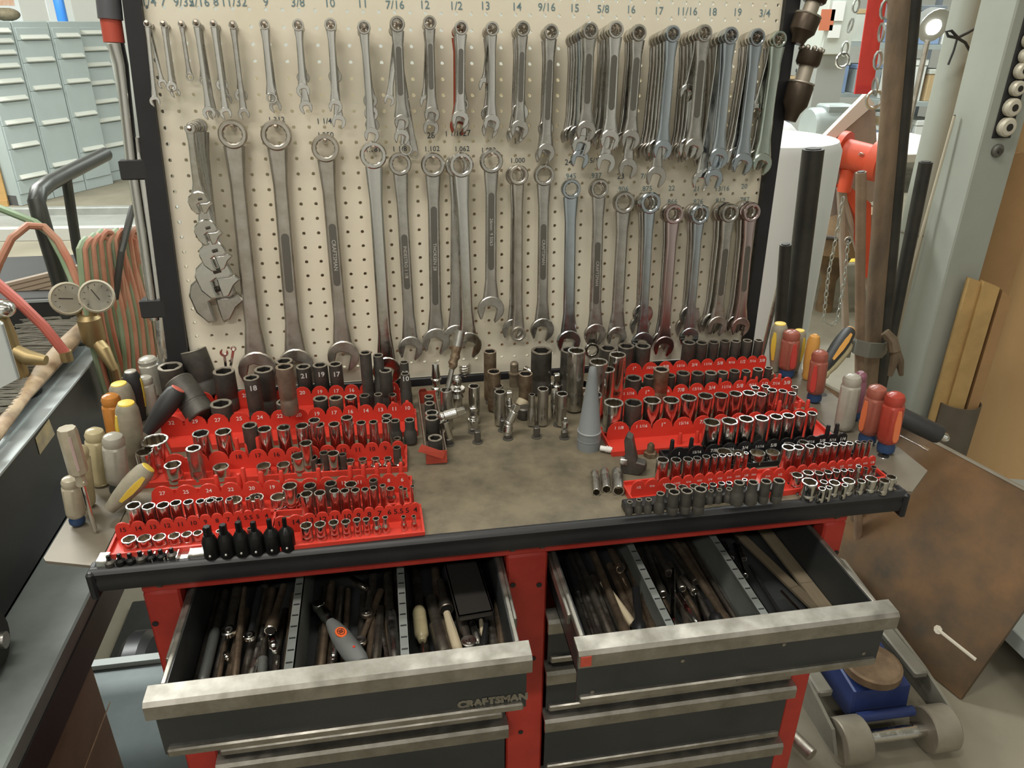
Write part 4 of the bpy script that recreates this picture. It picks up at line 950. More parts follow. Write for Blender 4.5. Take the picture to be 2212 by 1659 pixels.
stack('chrome cube-drive adapter beside the tallest twelve-point socket', e(1800, 690), CE[1]+462/CE[2], [('body', .0, .40, 'cyl', 1.2, 1.1), ('collar', .35, .52, 'ball', 1.25, 1), ('neck', .5, .68, 'cyl', .8, .7), ('square_tang', .66, 1, 'sq', .78, 1)], wpx=17)
stack('chrome spinner knob with a bulb top behind the tube', e(680, 880), CE[1]+480/CE[2], [('sleeve', 0, .40, 'cyl', 1.0, 1.05), ('flange', .40, .55, 'cyl', 1.35, 1.0), ('disc', .55, .66, 'cyl', 1.7, 1.7), ('cap', .64, 1, 'ball', 1.05, 1)], wpx=20, name='spinner_knob', cat='adapter')
stack('chrome stub between the rusty sockets', e(1770, 960), CE[1]+640/CE[2], [('sleeve', 0, .5, 'cyl', .9, 1), ('body', .5, .92, 'cyl', 1.05, 1.05), ('rim_band', .9, 1, 'cyl', 1.1, .9)], wpx=15, m=SATIN)
def two_piece(label, p0, p1, p2, r, name='flex_joint'):
    o = thing(name, label, 'joint', T(*p0), 'chrome joints and adapters on the worktop')
    q1 = Vector(p1)-Vector(p0); q2 = Vector(p2)-Vector(p0)
    MB().tube([(0, 0, 0), q1*.25, q1*.3, q1*.8], [r*.85, r*.9, r*1.05, r], 14).build('lower_sleeve', CHROME, o)
    MB().sphere(tuple(q1), r*.95).build('pivot_ball', CHROME, o)
    d = q2-q1
    MB().tube([tuple(q1+d*.12), tuple(q1+d*.62), tuple(q1+d*.66)], [r*1.0, r*1.05, r*.9], 14).build('upper_yoke', CHROME, o)
    M = along(q1+d*.6, q2, (0, 0, 1)); s = r*.62
    MB().box((-s, -s, 0), (s, s, d.length*.4), s*.2).build('square_tang', CHROME, o, M=M)
    return o
P0 = atZ(*e(585, 1255), TZ); 
two_piece('chrome flex joint bent over like an elbow beside the red tin', P0+Vector((0, 0, .008)), P0+Vector((-.010, .004, .050)), P0+Vector((.028, .002, .060)), .0085)
P0 = atZ(*e(1240, 1190), TZ)
two_piece('chrome flex joint tilted to one side on a middle peg', P0+Vector((0, 0, .006)), P0+Vector((.003, .004, .026)), P0+Vector((.018, .008, .058)), .0085)
# --- greasy rusty rod in the tube
A = atZ(*e(560, 640), TZ+.070); B = A+Vector((.028, .028, .095))
o = thing('punch_rod', 'greasy rusted punch leaning in the plain grey tube', 'punch', T(*A))
d = B-A
MB().tube([tuple(-d*.35), (0, 0, 0), tuple(d*.42)], [.0045, .0045, .0045], 10).build('lower_shaft', SATIN, o)
gp = [d*(.36+.05*k) for k in range(9)]
MB().tube([tuple(p+Vector((random.uniform(-.0015, .0015), 0, 0))) for p in gp], [.0055, .0075, .0085, .007, .009, .0075, .008, .0085, .0075], 10).build('grease_lump', RUSTED, o)
MB().tube([tuple(d*.74), tuple(d*1.0)], [.0085, .0085], 12).build('head', SATIN, o)
# --- chrome spring end
P = atZ(*e(770, 560), TZ); o = thing('coil_spring', 'small chrome coil standing behind the spinner knob', 'spring', T(*(P+Vector((0, .02, .004)))))
for part, (a, b) in (('coil', (0, 5.0)),):
    MB().tube([(.010*math.cos(2*PI*t), .010*math.sin(2*PI*t), .0006+.0052*t) for t in [a+(b-a)*k/70 for k in range(71)]], .0017, 8).build(part, CHROME, o)
MB().tube([(.010, 0, -.0035), (.010, 0, .003)], .0017, 8).build('end_leg', CHROME, o)
# --- brown hex-head stub
P = atZ(*e(1320, 600), TZ); h = height_to(P, CE[1]+320/CE[2]); r = px_r(P, 25)
o = thing('bolt_stub', 'dull brown bolt-like stub with domed head at the board foot', 'bolt', T(*P))
DULL = mat('dull_brown_steel', (0.25, 0.21, 0.15), 0.5, 0.5, col2=(0.17, 0.13, 0.09), scale=50)
MB().lathe([(r*.85, 0), (r*.85, h*.48), (r*1.0, h*.50), (r*1.0, h*.56), (r*.78, h*.58)], 12).build('shank', DULL, o)
MB().prism([(r*.72*math.cos(PI/3*k), r*.72*math.sin(PI/3*k)) for k in range(6)], h*.55, h*.86).build('hex_body', DULL, o)
MB().lathe([(r*.72, h*.84), (r*.72, h*.92), (r*.45, h*.985), (r*.1, h)], 14).build('domed_head', DULL, o)
# --- lying chrome extension
A = atZ(*e(1480, 425), TZ+.03); B = atZ(*e(1755, 600), TZ+.010)
o = thing('extension_bar', 'short chrome extension bar slanting down beside the widest black socket', 'extension', T(*B))
d = A-B
MB().tube([(0, 0, 0), tuple(d*.25), tuple(d*.28), tuple(d*.55), tuple(d*.58), tuple(d)], [.0085, .0085, .0095, .0095, .0085, .0085], 16).build('bar', CHROME, o)
M = along(d, d*1.2, (0, 0, 1)); MB().box((-.005, -.005, -.004), (.005, .005, .010), .001).build('square_tang', CHROME, o, M=M)
# --- beige plug with orange tip
A = atZ(*e(1355, 850), TZ+.016); B = atZ(*e(1480, 720), TZ+.022)
o = thing('rubber_plug', 'beige rubber plug with an orange tip lying on a socket', 'plug', T(*A))
d = B-A
MB().tube([tuple(d*.02), tuple(d*.18), tuple(d*.5), tuple(d*.85), tuple(d)], [.0055, .009, .0115, .0095, .005], 14).build('plug_body', mat('beige_rubber', (0.42, 0.36, 0.25), 0.6), o)
MB().tube([tuple(-d*.12), tuple(d*.05)], [.0052, .0058], 12).build('orange_tip', mat('orange_rubber', (0.60, 0.28, 0.12), 0.5), o)
lathe_thing('plug_cup', 'dark low cup under the beige plug', 'cup', atZ(*e(1430, 960), TZ), [('cup_body', IMPACT, [(.011, 0), (.0125, .002), (.0125, .020), (.010, .022)])])
# --- black steel jaw piece, bolt, barb
P = atZ(1366, 1020, TZ)
o = thing('jaw_piece', 'dark steel hooked jaw piece with bright corner on the worktop', 'jaw', frame(P, (.9, -.43, 0), (.43, .9, 0), (0, 0, 1)))
xz(MB().prism([(-.017, 0), (.010, 0), (.021, .012), (.019, .022), (.006, .024), (-.004, .064), (-.012, .068), (-.016, .058), (-.012, .028), (-.019, .020)][::1], -.009, .009, .0015)).build('hook', IMPACT, o)
MB().box((-.020, -.011, .016), (-.008, -.003, .027), .001).build('bright_corner', SATIN, o)
P = atZ(1404, 985, TZ)
o = thing('hex_bolt', 'greasy hex bolt standing beside the black tray', 'bolt', T(*P))
MB().prism([(.011*math.cos(PI/3*k), .011*math.sin(PI/3*k)) for k in range(6)], 0, .009, .001).build('hex_head', RUSTED, o)
MB().lathe([(.006, .009), (.006, .020), (.0035, .024)], 12).build('shank', RUSTED, o)
P = atZ(1304, 975, TZ); M = along(P+Vector((-.006, 0, .007)), P+Vector((.012, -.010, .007)), (0, 0, 1))
o = thing('hose_barb', 'small white plastic barb behind the cone', 'barb', M)
MB().lathe([(.0045, 0), (.0045, .010), (.0058, .010), (.0045, .014), (.0058, .014), (.0042, .020)], 12).build('barb_body', mat('white_plastic', (0.75, 0.74, 0.70), 0.45), o)
MB().lathe([(.0024, .0195), (.0022, .0203)], 10).build('bore', CAVITY, o)
# --- three sockets lying on their sides
for i, (a, b, wpx, pts, how) in enumerate((((232, 640), (255, 862), 100, 6, 'thinnest of the three lying deep sockets'), ((345, 620), (370, 828), 112, 6, 'middle lying deep socket with its square drive hole showing'), ((492, 620), (507, 845), 138, 12, 'widest of the three lying deep sockets'))):
    Pm = atZ(CH[0]+b[0]/CH[2], CH[1]+b[1]/CH[2], TZ+.012); r = px_r(Pm, wpx/CH[2])*.96
    F = atZ(CH[0]+b[0]/CH[2], CH[1]+b[1]/CH[2], TZ+r); Bk = atZ(CH[0]+a[0]/CH[2], CH[1]+a[1]/CH[2], TZ+r)
    Ln = (F-Bk).length
    socket(F, r, Ln, pts, 's', 'plain', how, 'lying deep sockets on the worktop', M=along(Bk, F, (0, 0, 1)))
# --- bit rail at the front left
A = atZ(212, 1228, TZ); B = atZ(648, 1187, TZ); d = B-A; L = d.length; x = d.normalized()
y = Vector((0, 0, 1)).cross(x)
o = thing('bit_rail', 'bright chrome clip rail along the worktop edge holding black star bits', 'rail', frame(A+Vector((0, 0, .0003)), x, y, (0, 0, 1)))
MB().box((0, -.004, 0), (L, .016, .0025), .0006).build('rail_strip', STEEL_BRIGHT, o)
MB().box((0, -.004, .0025), (.014, .016, .013), .001).build('end_clip', STEEL_BRIGHT, o)
MB().box((L*.44, -.002, .0025), (L*.56, .013, .009), .001).build('middle_clip', STEEL_BRIGHT, o)
for k in range(7):
    MB().box((.022+k*.0148, -.003, .0025), (.0235+k*.0148, .014, .008)).build('clip_tooth', STEEL_BRIGHT, o)
cc = lambda x, y: (CC[0]+x/CC[2], CC[1]+y/CC[2])
def star(r, n=6, k=.72): return [((r if i % 2 else r*k)*math.cos(PI*i/n), (r if i % 2 else r*k)*math.sin(PI*i/n)) for i in range(2*n)]
OXB = mat('gloss_black_oxide', (0.018, 0.018, 0.018), 0.28, 0.6)
for i, (bx, by, tx, ty) in enumerate(((205, 1375, 195, 1265), (325, 1360, 318, 1245), (440, 1345, 430, 1240), (560, 1330, 548, 1215), (672, 1310, 655, 1205), (790, 1295, 775, 1195), (912, 1280, 900, 1180))):
    P = atZ(*cc(bx, by), TZ+.004); P.z = TZ+.003; h = height_to(P, cc(tx, ty)[1]); r = .0062
    o = thing('star_bit', '%s small black star bit from the rail end clip' % ordw(i), 'bit', T(*P), 'small star bits on the front rail')
    MB().lathe([(r*.95, 0), (r, .001), (r, h*.40), (r*.5, h*.56)], 14).build('bit_base', OXB if i % 3 else IMPACT, o)
    MB().prism(star(r*.46), h*.5, h, .0004).build('star_tip', OXB, o)
for i, (bx, by, tv, wp) in enumerate(((459, 1201, 1137, 33), (493, 1198, 1133, 33), (526, 1195, 1127, 33), (557, 1192, 1127, 33), (591, 1189, 1121, 33), (623, 1184, 1118, 33))):
    P = atZ(bx, by, TZ+.003); P.z = TZ+.003; h = height_to(P, tv); r = px_r(P, wp)
    rt = r*(.56-.055*i)
    o = thing('star_bit_socket', '%s of six large black star bit sockets, %s' % (ordw(i), 'thickest tip' if i == 0 else ('thinnest tip' if i == 5 else 'tip thinner than the one before')), 'bit socket', T(*P), 'large star bit sockets on the front rail')
    MB().lathe([(r*.95, 0), (r, .0015), (r, h*.52), (r*.9, h*.58), (rt*1.15, h*.72)], 20).build('socket_base', OXB, o)
    MB().prism(star(rt), h*.70, h, .0006).build('star_tip', OXB, o)
    MB().sphere((0, -r*.98, h*.15), .0022, 8, 6).build('detent_ball', STEEL_BRIGHT, o)
# --- rails at the front right
def block_rail(label, a, b, w, h, name='socket_rail'):
    A = atZ(*a, TZ); B = atZ(*b, TZ); d = B-A; x = d.normalized(); y = Vector((0, 0, 1)).cross(x)
    o = thing(name, label, 'rail', frame(A+Vector((0, 0, .0003)), x, y, (0, 0, 1)))
    MB().box((0, 0, 0), (d.length, w, h), .0015).build('rail_block', BLACKP, o)
    return o, d.length
o, L = block_rail('black plastic rail block under the dark star sockets', (1351, 1112), (1683, 1072), .020, .0135)
for k in range(14): MB().box((L*(k+.5)/14-.001, -.0006, .001), (L*(k+.5)/14+.001, .0004, .013)).build('groove', IMPACT, o)
block_rail('low black magnetic strip under the loose chrome sockets', (1722, 1072), (1938, 1044), .034, .0032, 'magnetic_strip')
# --- big impact sockets lying and leaning at the rear corner
A = atZ(438, 900, TZ+.030); B = atZ(388, 828, TZ+.075)
r = px_r(A, 62)
socket(B, r, (A-B).length*1.05, 6, 'd', 'impact', 'long dark impact socket lying slantwise behind the thirty-two tab', 'deep impact sockets along the board foot', M=along(A, B, (0, 0, 1)))
A = atZ(452, 852, TZ+.012); B = A+Vector((-.018, .016, .085)); r = px_r(A, 56)
socket(A, r, (B-A).length, 6, 'd', 'impact', 'dark impact socket leaning beside the one with tiny wrenches', 'deep impact sockets along the board foot', M=along(A, B, (0, -1, 0)))
# --- tiny wrenches in a socket
for (u, v, uu, vv, k) in ((489, 800, 484, 762, 'open_end'), (497, 800, 505, 750, 'box')):
    A = on_tray('L5', .018, u, v); B = on_tray('L5', .018, uu, vv)
    o = thing('tiny_wrench', 'tiny wrench with its %s up in the dusty impact socket' % ('open jaw' if k != 'box' else 'ring'), 'wrench', along(A-(B-A)*.5, B, (0, -1, 0)), 'tiny wrenches in one socket')
    L = (B-A).length*1.5
    MB().box((-.0022, -.001, 0), (.0022, .001, L*.93), .0004).build('shank', STEEL_BRIGHT, o)
    if k == 'box': MB().loops(ring_loops(.0048, .003, .003), closed=True).build('box_end', STEEL_BRIGHT, o, M=T(0, 0, L*.96))
    else: xz(MB().prism(jaw_outline(.0075, .0068, PI+.25), -.0012, .0012, .0003)).build('open_end', STEEL_BRIGHT, o, M=T(0, 0, L))
# chalk marks on impact sockets
CHALK = mat('chalk', (0.62, 0.62, 0.60), 0.8)
def chalk(s, u, v, key, off, size):
    P = on_tray(key, off, u, v); n = (CAM-P); n.z = 0; n.normalize(); xa = Vector((0, 0, 1)).cross(n)*-1
    xa = Vector((-n.y, n.x, 0))
    best = None; bd = 9
    for ob in bpy.data.objects:
        if ob.name.startswith('socket') and ob.get('category') == 'socket':
            q = ob.matrix_world.translation; dd = ((q.x-P.x)**2+(q.y-P.y)**2)**.5
            if dd < bd and 'dusty' in ob['label'] + ' ' and ob['label'].find('chalk') >= 0: bd = dd; best = ob
    if best is None: return
    body = [c for c in best.children if c.name.startswith('socket_body')][0]
    rad = max(v_.co.x for v_ in body.data.vertices); q = best.matrix_world.translation
    M = frame(Vector((q.x, q.y, P.z))+n*(rad+.0004), xa, (0, 0, 1), n)
    text(s, size, CHALK, best, best.matrix_world.inverted() @ M, 'chalk_number', bold=.02)
bpy.context.view_layer.update()
for s, u, v, key, off in (('21', 655, 806, 'L5', .018), ('19', 688, 803, 'L5', .018), ('17', 725, 803, 'L5', .018), ('18', 550, 832, 'L4', .018), ('10', 874, 795, 'L5', .018), ('10', 876, 822, 'L4', .03)):
    chalk(s, u, v, key, off, .013)
# ------------------------------------------------------------------ screwdrivers
def clearmat(name, c, rough=.25, tr=.25): return mat(name, c, rough, 0, trans=tr, ior=1.45, var=.15, scale=40)
ACET = {'clear': clearmat('clear_acetate', (0.52, 0.46, 0.34)), 'yellowish': clearmat('yellowed_acetate', (0.58, 0.50, 0.30)), 'amber': clearmat('amber_acetate', (0.62, 0.25, 0.05)), 'red': clearmat('red_acetate', (0.50, 0.07, 0.045)), 'redbrown': clearmat('brown_red_acetate', (0.42, 0.13, 0.09)), 'white': clearmat('cloudy_acetate', (0.50, 0.475, 0.40)), 'purple': clearmat('purple_acetate', (0.30, 0.12, 0.16)),
        'grey': mat('grey_grip', (0.30, 0.27, 0.20), 0.6, 0, var=.2, scale=60), 'orange': mat('orange_wood', (0.66, 0.33, 0.08), 0.45, 0, var=.2, scale=30, stretch=(1, 1, .2)), 'black': mat('black_grip', (0.03, 0.03, 0.03), 0.5)}
BLUEC = mat('blue_collar', (0.025, 0.055, 0.13), 0.4)
YEL = mat('yellow_plastic', (0.72, 0.52, 0.07), 0.45)
DARKC = mat('dark_collar', (0.06, 0.065, 0.06), 0.5)
def driver(label, butt, foot, wpx, style='clear', collar=None, z0=0.0, stripe=None, cap=None, blade=.05, shape='flute', zt=None, group='screwdrivers in the side plates', cat='screwdriver', name='screwdriver'):
    """foot px at height z0 over the worktop; butt px fixes the handle end (vertical unless zt, a height for the butt, is given)"""
    A = atZ(foot[0], foot[1], TZ+z0)
    if zt is None:
        h = height_to(A, butt[1]); B = A+Vector((0, 0, h))
        pu = proj(B)[0]; B += RIGHT*((butt[0]-pu)*m_per_px(B))
    else: B = atZ(butt[0], butt[1], TZ+zt)
    d = B-A; L = d.length; r = px_r(A+d*.5, wpx)
    o = thing(name, label, cat, along(A, B, (CAM-A)), group)
    m = ACET[style]
    c0 = .0
    if collar is not None:
        MB().lathe([(r*.62, 0), (r*.80, .003), (r*.82, L*.10), (r*.72, L*.17), (r*.66, L*.20)], 18).build('collar', collar, o); c0 = L*.16
    if shape == 'flute':
        prof = [(r*.66, c0), (r*.94, c0+L*.05), (r, c0+L*.12), (r, L*.78), (r*.86, L*.81), (r*.88, L*.84), (r*.92, L*.90), (r*.78, L*.96), (r*.40, L)]
        mb = MB(); n = 24; loops = []
        for rr, z in prof:
            loops.append([((rr*(1-(.07 if (k % 4 == 0 and c0+L*.04 < z < L*.80) else 0)))*math.cos(2*PI*k/n), (rr*(1-(.07 if (k % 4 == 0 and c0+L*.04 < z < L*.80) else 0)))*math.sin(2*PI*k/n), z) for k in range(n)])
        mb.loops(loops).build('handle', m, o)
    elif shape == 'ergo':
        MB().lathe([(r*.55, c0), (r*.60, L*.08), (r*.80, L*.25), (r*1.0, L*.55), (r*1.02, L*.70), (r*.90, L*.90), (r*.72, L*.965), (r*.66, L*.975)], 20).build('handle', m, o)
        MB().lathe([(r*.68, L*.968), (r*.64, L*.99), (r*.40, L)], 18).build('butt_cap', cap or m, o)
    else:
        MB().lathe([(r*.6, c0), (r*.8, c0+L*.08), (r*.72, c0+L*.16), (r*.95, L*.35), (r, L*.6), (r*.95, L*.85), (r*.7, L*.96), (r*.3, L)], 18).build('handle', m, o)
    if stripe is not None:
        sm, side = stripe
        a = PI/2+side
        M = Matrix.Rotation(a-PI/2, 4, 'Z')
        if shape == 'ergo':
            pts = [(.80, .26), (.985, .5), (1.0, .68), (.93, .84)]
        else: pts = [(.985, c0/L+.08), (1.0, .3), (1.0, .55), (1.0, .76)]
        mb = MB(); hw = r*.30
        lp = []
        for i, (f, z) in enumerate(pts):
            ww = hw*(.5 if i in (0, len(pts)-1) else 1)
            lp.append([(-ww, r*f-.0012, z*L), (-ww, r*f+.0009, z*L), (ww, r*f+.0009, z*L), (ww, r*f-.0012, z*L)])
        mb.loops(lp).build('grip_stripe', sm, o, M=M)
    if blade:
        MB().lathe([(.0035, -blade), (.0035, .002)], 10).build('blade', STEEL_BRIGHT, o)
    return o
# plate beside the left trays
driver('clear screwdriver with dark blue collar nearest the plate tip', (150, 1030), (168, 1131), 40, 'clear', BLUEC)
driver('yellowed clear screwdriver behind the blue-collared one', (169, 963), (186, 1092), 42, 'yellowish', None)
driver('cloudy screwdriver mostly hidden by the upside-down one', (203, 926), (218, 1045), 44, 'yellowish', None)
driver('cloudy stubby-necked screwdriver with dark foot', (243, 937), (258, 1062), 48, 'white', DARKC)
driver('amber orange screwdriver with rounded butt', (237, 851), (258, 965), 42, 'amber', None)
driver('grey screwdriver with yellow stripe and yellow butt in front', (272, 868), (292, 1010), 50, 'grey', None, stripe=(YEL, -1.2), cap=YEL, shape='ergo')
driver('grey yellow-striped screwdriver behind the amber one', (256, 827), (282, 925), 48, 'grey', None, stripe=(YEL, -.6), cap=YEL, shape='ergo')
driver('black and yellow screwdriver with cloudy butt', (281, 800), (306, 905), 36, 'black', None, stripe=(YEL, 1.2), cap=ACET['white'], shape='ergo')
driver('pale plain screwdriver beside the black and yellow one', (311, 812), (328, 895), 36, 'white', None)
driver('large cloudy screwdriver nearest the frame foot', (316, 770), (340, 850), 42, 'white', None)
# slanting ones
driver('grey screwdriver with yellow stripe lying aslant on the plate', (322, 1008), (236, 1100), 46, 'grey', None, z0=.012, zt=.062, stripe=(YEL, .35), cap=YEL, shape='ergo', blade=.0)
driver('black handle with red end leaning against the socket trays', (386, 838), (318, 935), 44, 'black', None, z0=.02, zt=.085, cap=mat('red_butt', (0.62, 0.14, 0.10), 0.5), shape='ergo', blade=.0, cat='pry tool', name='pry_tool')
# the one standing on its point
A = atZ(207, 1150, TZ); h = height_to(A, 925)
o = thing('screwdriver', 'clear cross-point screwdriver standing on its tip on the plate', 'screwdriver', along(A, A+Vector((.0, .0, h)), (CAM-A)), 'screwdrivers in the side plates')
r = px_r(A+Vector((0, 0, h*.8)), 40)
MB().lathe([(.0008, 0), (.0032, .006), (.0035, h*.50)], 10).build('blade', STEEL_BRIGHT, o)
MB().lathe([(r*.45, h*.47), (r*.60, h*.48), (r*.52, h*.53), (r*.52, h*.57), (r*.75, h*.58)], 16).build('ferrule', ACET['clear'], o)
MB().lathe([(r*.70, h*.575), (r*.98, h*.60), (r, h*.63), (r, h*.96), (r*.9, h)], 8).build('handle', ACET['clear'], o, ang=20)
MB().box((-r*.18, r*.90, h*.64), (r*.12, r*1.0, h*.95), .0005).build('label_stripe', mat('pinkish_label', (0.50, 0.36, 0.34), 0.5), o)
# slim shafts standing at the plate's far side
for lab, f, b in (('slim rusty hook standing in the plate', (208, 905), (190, 815)), ('white-tipped slim pick standing in the plate', (186, 930), (178, 880)), ('pale slim pick behind the amber screwdriver', (226, 890), (215, 845))):
    A = atZ(*f, TZ); A.x = max(A.x, -.113); A.y = min(A.y, -.03); A.z = TZ-.002; h = height_to(A, b[1])
    o = thing('slim_pick', lab, 'pick', along(A, A+Vector((-.004, .0, h)), (CAM-A)), 'slim picks in the plate')
    MB().lathe([(.0018, 0), (.0018, h*.75)], 8).build('shaft', RUSTED, o)
    MB().lathe([(.0026, h*.74), (.0032, h*.86), (.0014, h)], 8).build('tip', WHITEPRINT if 'rusty' not in lab else RUSTED, o)
# plate beside the right trays
driver('grey screwdriver with long yellow stripe by the frame foot', (1686, 697), (1674, 800), 36, 'grey', None, stripe=(YEL, -.5), cap=YEL, shape='ergo')
driver('grey and yellow screwdriver behind the red one', (1728, 712), (1716, 800), 30, 'grey', None, stripe=(YEL, .9), cap=YEL, shape='ergo')
driver('dark red screwdriver with label and navy collar', (1711, 713), (1699, 812), 40, 'redbrown', BLUEC, stripe=(mat('red_paint_stripe', (0.55, 0.06, 0.05), 0.4), .5))
driver('turned orange wooden handle among the screwdrivers', (1761, 722), (1742, 818), 28, 'orange', None, shape='wood')
driver('brown-red screwdriver with grey-blue collar by the plate hole', (1773, 757), (1758, 866), 38, 'redbrown', BLUEC, stripe=(mat('red_paint_stripe', (0.55, 0.06, 0.05), 0.4), -.3))
driver('cloudy white screwdriver with blue lettering', (1843, 808), (1822, 926), 42, 'white', None)
driver('purple-handled screwdriver behind the cloudy white one', (1860, 803), (1846, 905), 30, 'purple', BLUEC)
driver('orange-red screwdriver with bare blue collar', (1897, 833), (1872, 955), 46, 'redbrown', BLUEC, stripe=(mat('orange_stripe', (0.75, 0.20, 0.08), 0.4), -.8))
driver('bright red screwdriver with wide blue collar at the plate edge', (1936, 848), (1912, 975), 46, 'red', BLUEC, stripe=(mat('orange_stripe', (0.75, 0.20, 0.08), 0.4), .7))
driver('orange and black chisel handle leaning outward', (1838, 712), (1772, 806), 34, 'black', None, z0=.02, zt=.075, stripe=(ACET['orange'], .4), cap=ACET['orange'], shape='ergo', blade=0, cat='chisel', name='chisel')
driver('yellowish clear handle under the orange chisel', (1836, 742), (1775, 815), 26, 'yellowish', None, z0=.012, zt=.05, shape='wood', blade=0)
# dark hole and bright eyelet in the plate
for px_, lab, m in (((1777, 852), 'empty dark hole in the screwdriver plate', CAVITY), ((1908, 986), 'bright rimmed empty hole in the screwdriver plate', CAVITY)):
    P = atZ(*px_, TZ-.0015)
    h_ = link('plate_hole', MB().lathe([(.0085, 0), (.0085, .0004)], 18).mesh('plate_hole'), m, rpl, T(*P))
    if 'bright' in lab: link('hole_rim', MB().tube([(.0085*math.cos(2*PI*k/20), .0085*math.sin(2*PI*k/20), .0006) for k in range(20)], .0008, 6, closed=True).mesh('hole_rim'), STEEL_BRIGHT, rpl, T(*P))
# black-gripped bar and a slim blade jutting out beyond the plate
A = atZ(1950, 902, TZ+.02); B = atZ(2030, 940, TZ-.005)
o = thing('grip_bar', 'black-gripped bar with a bright end cap jutting past the plate', 'bar', along(A+(A-B)*.6, B, (0, 0, 1)))
L = (B-A).length*1.6
MB().lathe([(.0155, 0), (.0165, .004), (.0165, L*.96), (.015, L)], 20).build('grip', ACET['black'], o)
MB().lathe([(.006, L), (.0085, L+.003), (.0085, L+.010), (.004, L+.016)], 14).build('end_cap', STEEL_BRIGHT, o)
A = atZ(1940, 938, TZ+.004); B = atZ(2006, 972, TZ-.006)
o = thing('slim_chisel', 'slim steel chisel jutting past the red screwdriver', 'chisel', along(A, B, (0, 0, 1)))
L = (B-A).length
MB().box((-.0022, -.001, 0), (.0022, .001, L*.8), .0003).build('shaft', SATIN, o)
MB().box((-.0042, -.001, L*.78), (.0042, .001, L), .0004).build('blade_tip', STEEL_BRIGHT, o)
# ------------------------------------------------------------------ tools lying in the open drawers
G1 = (380, 1220, 5.267); G2 = (760, 1180, 5.267); G3 = (1180, 1140, 5.267); G4 = (1150, 1100, 2.633)
DARKSTEEL = mat('oily_steel', (0.22, 0.20, 0.17), 0.38, 0.9, col2=(0.13, 0.11, 0.09), scale=40)
BROWNSTEEL = mat('oily_brown_steel', (0.30, 0.23, 0.16), 0.4, 0.8, col2=(0.18, 0.13, 0.09), scale=40)
DM = {'d': DARKSTEEL, 'b': BROWNSTEEL, 'c': CHROME, 's': SATIN, 'k': BLACKP, 't': mat('tan_stick', (0.45, 0.38, 0.26), 0.6), 'y': ACET['yellowish'], 'g': mat('knurled_grey', (0.17, 0.18, 0.17), 0.5, 0.6, bump=.3, bscale=300), 'w': mat('old_wood_strip', (0.16, 0.125, 0.08), 0.7, 0, var=.35, scale=30, stretch=(1, 1, .1)), 'w2': mat('tan_wood_strip', (0.25, 0.20, 0.13), 0.7, 0, var=.3, scale=30, stretch=(1, 1, .1))}
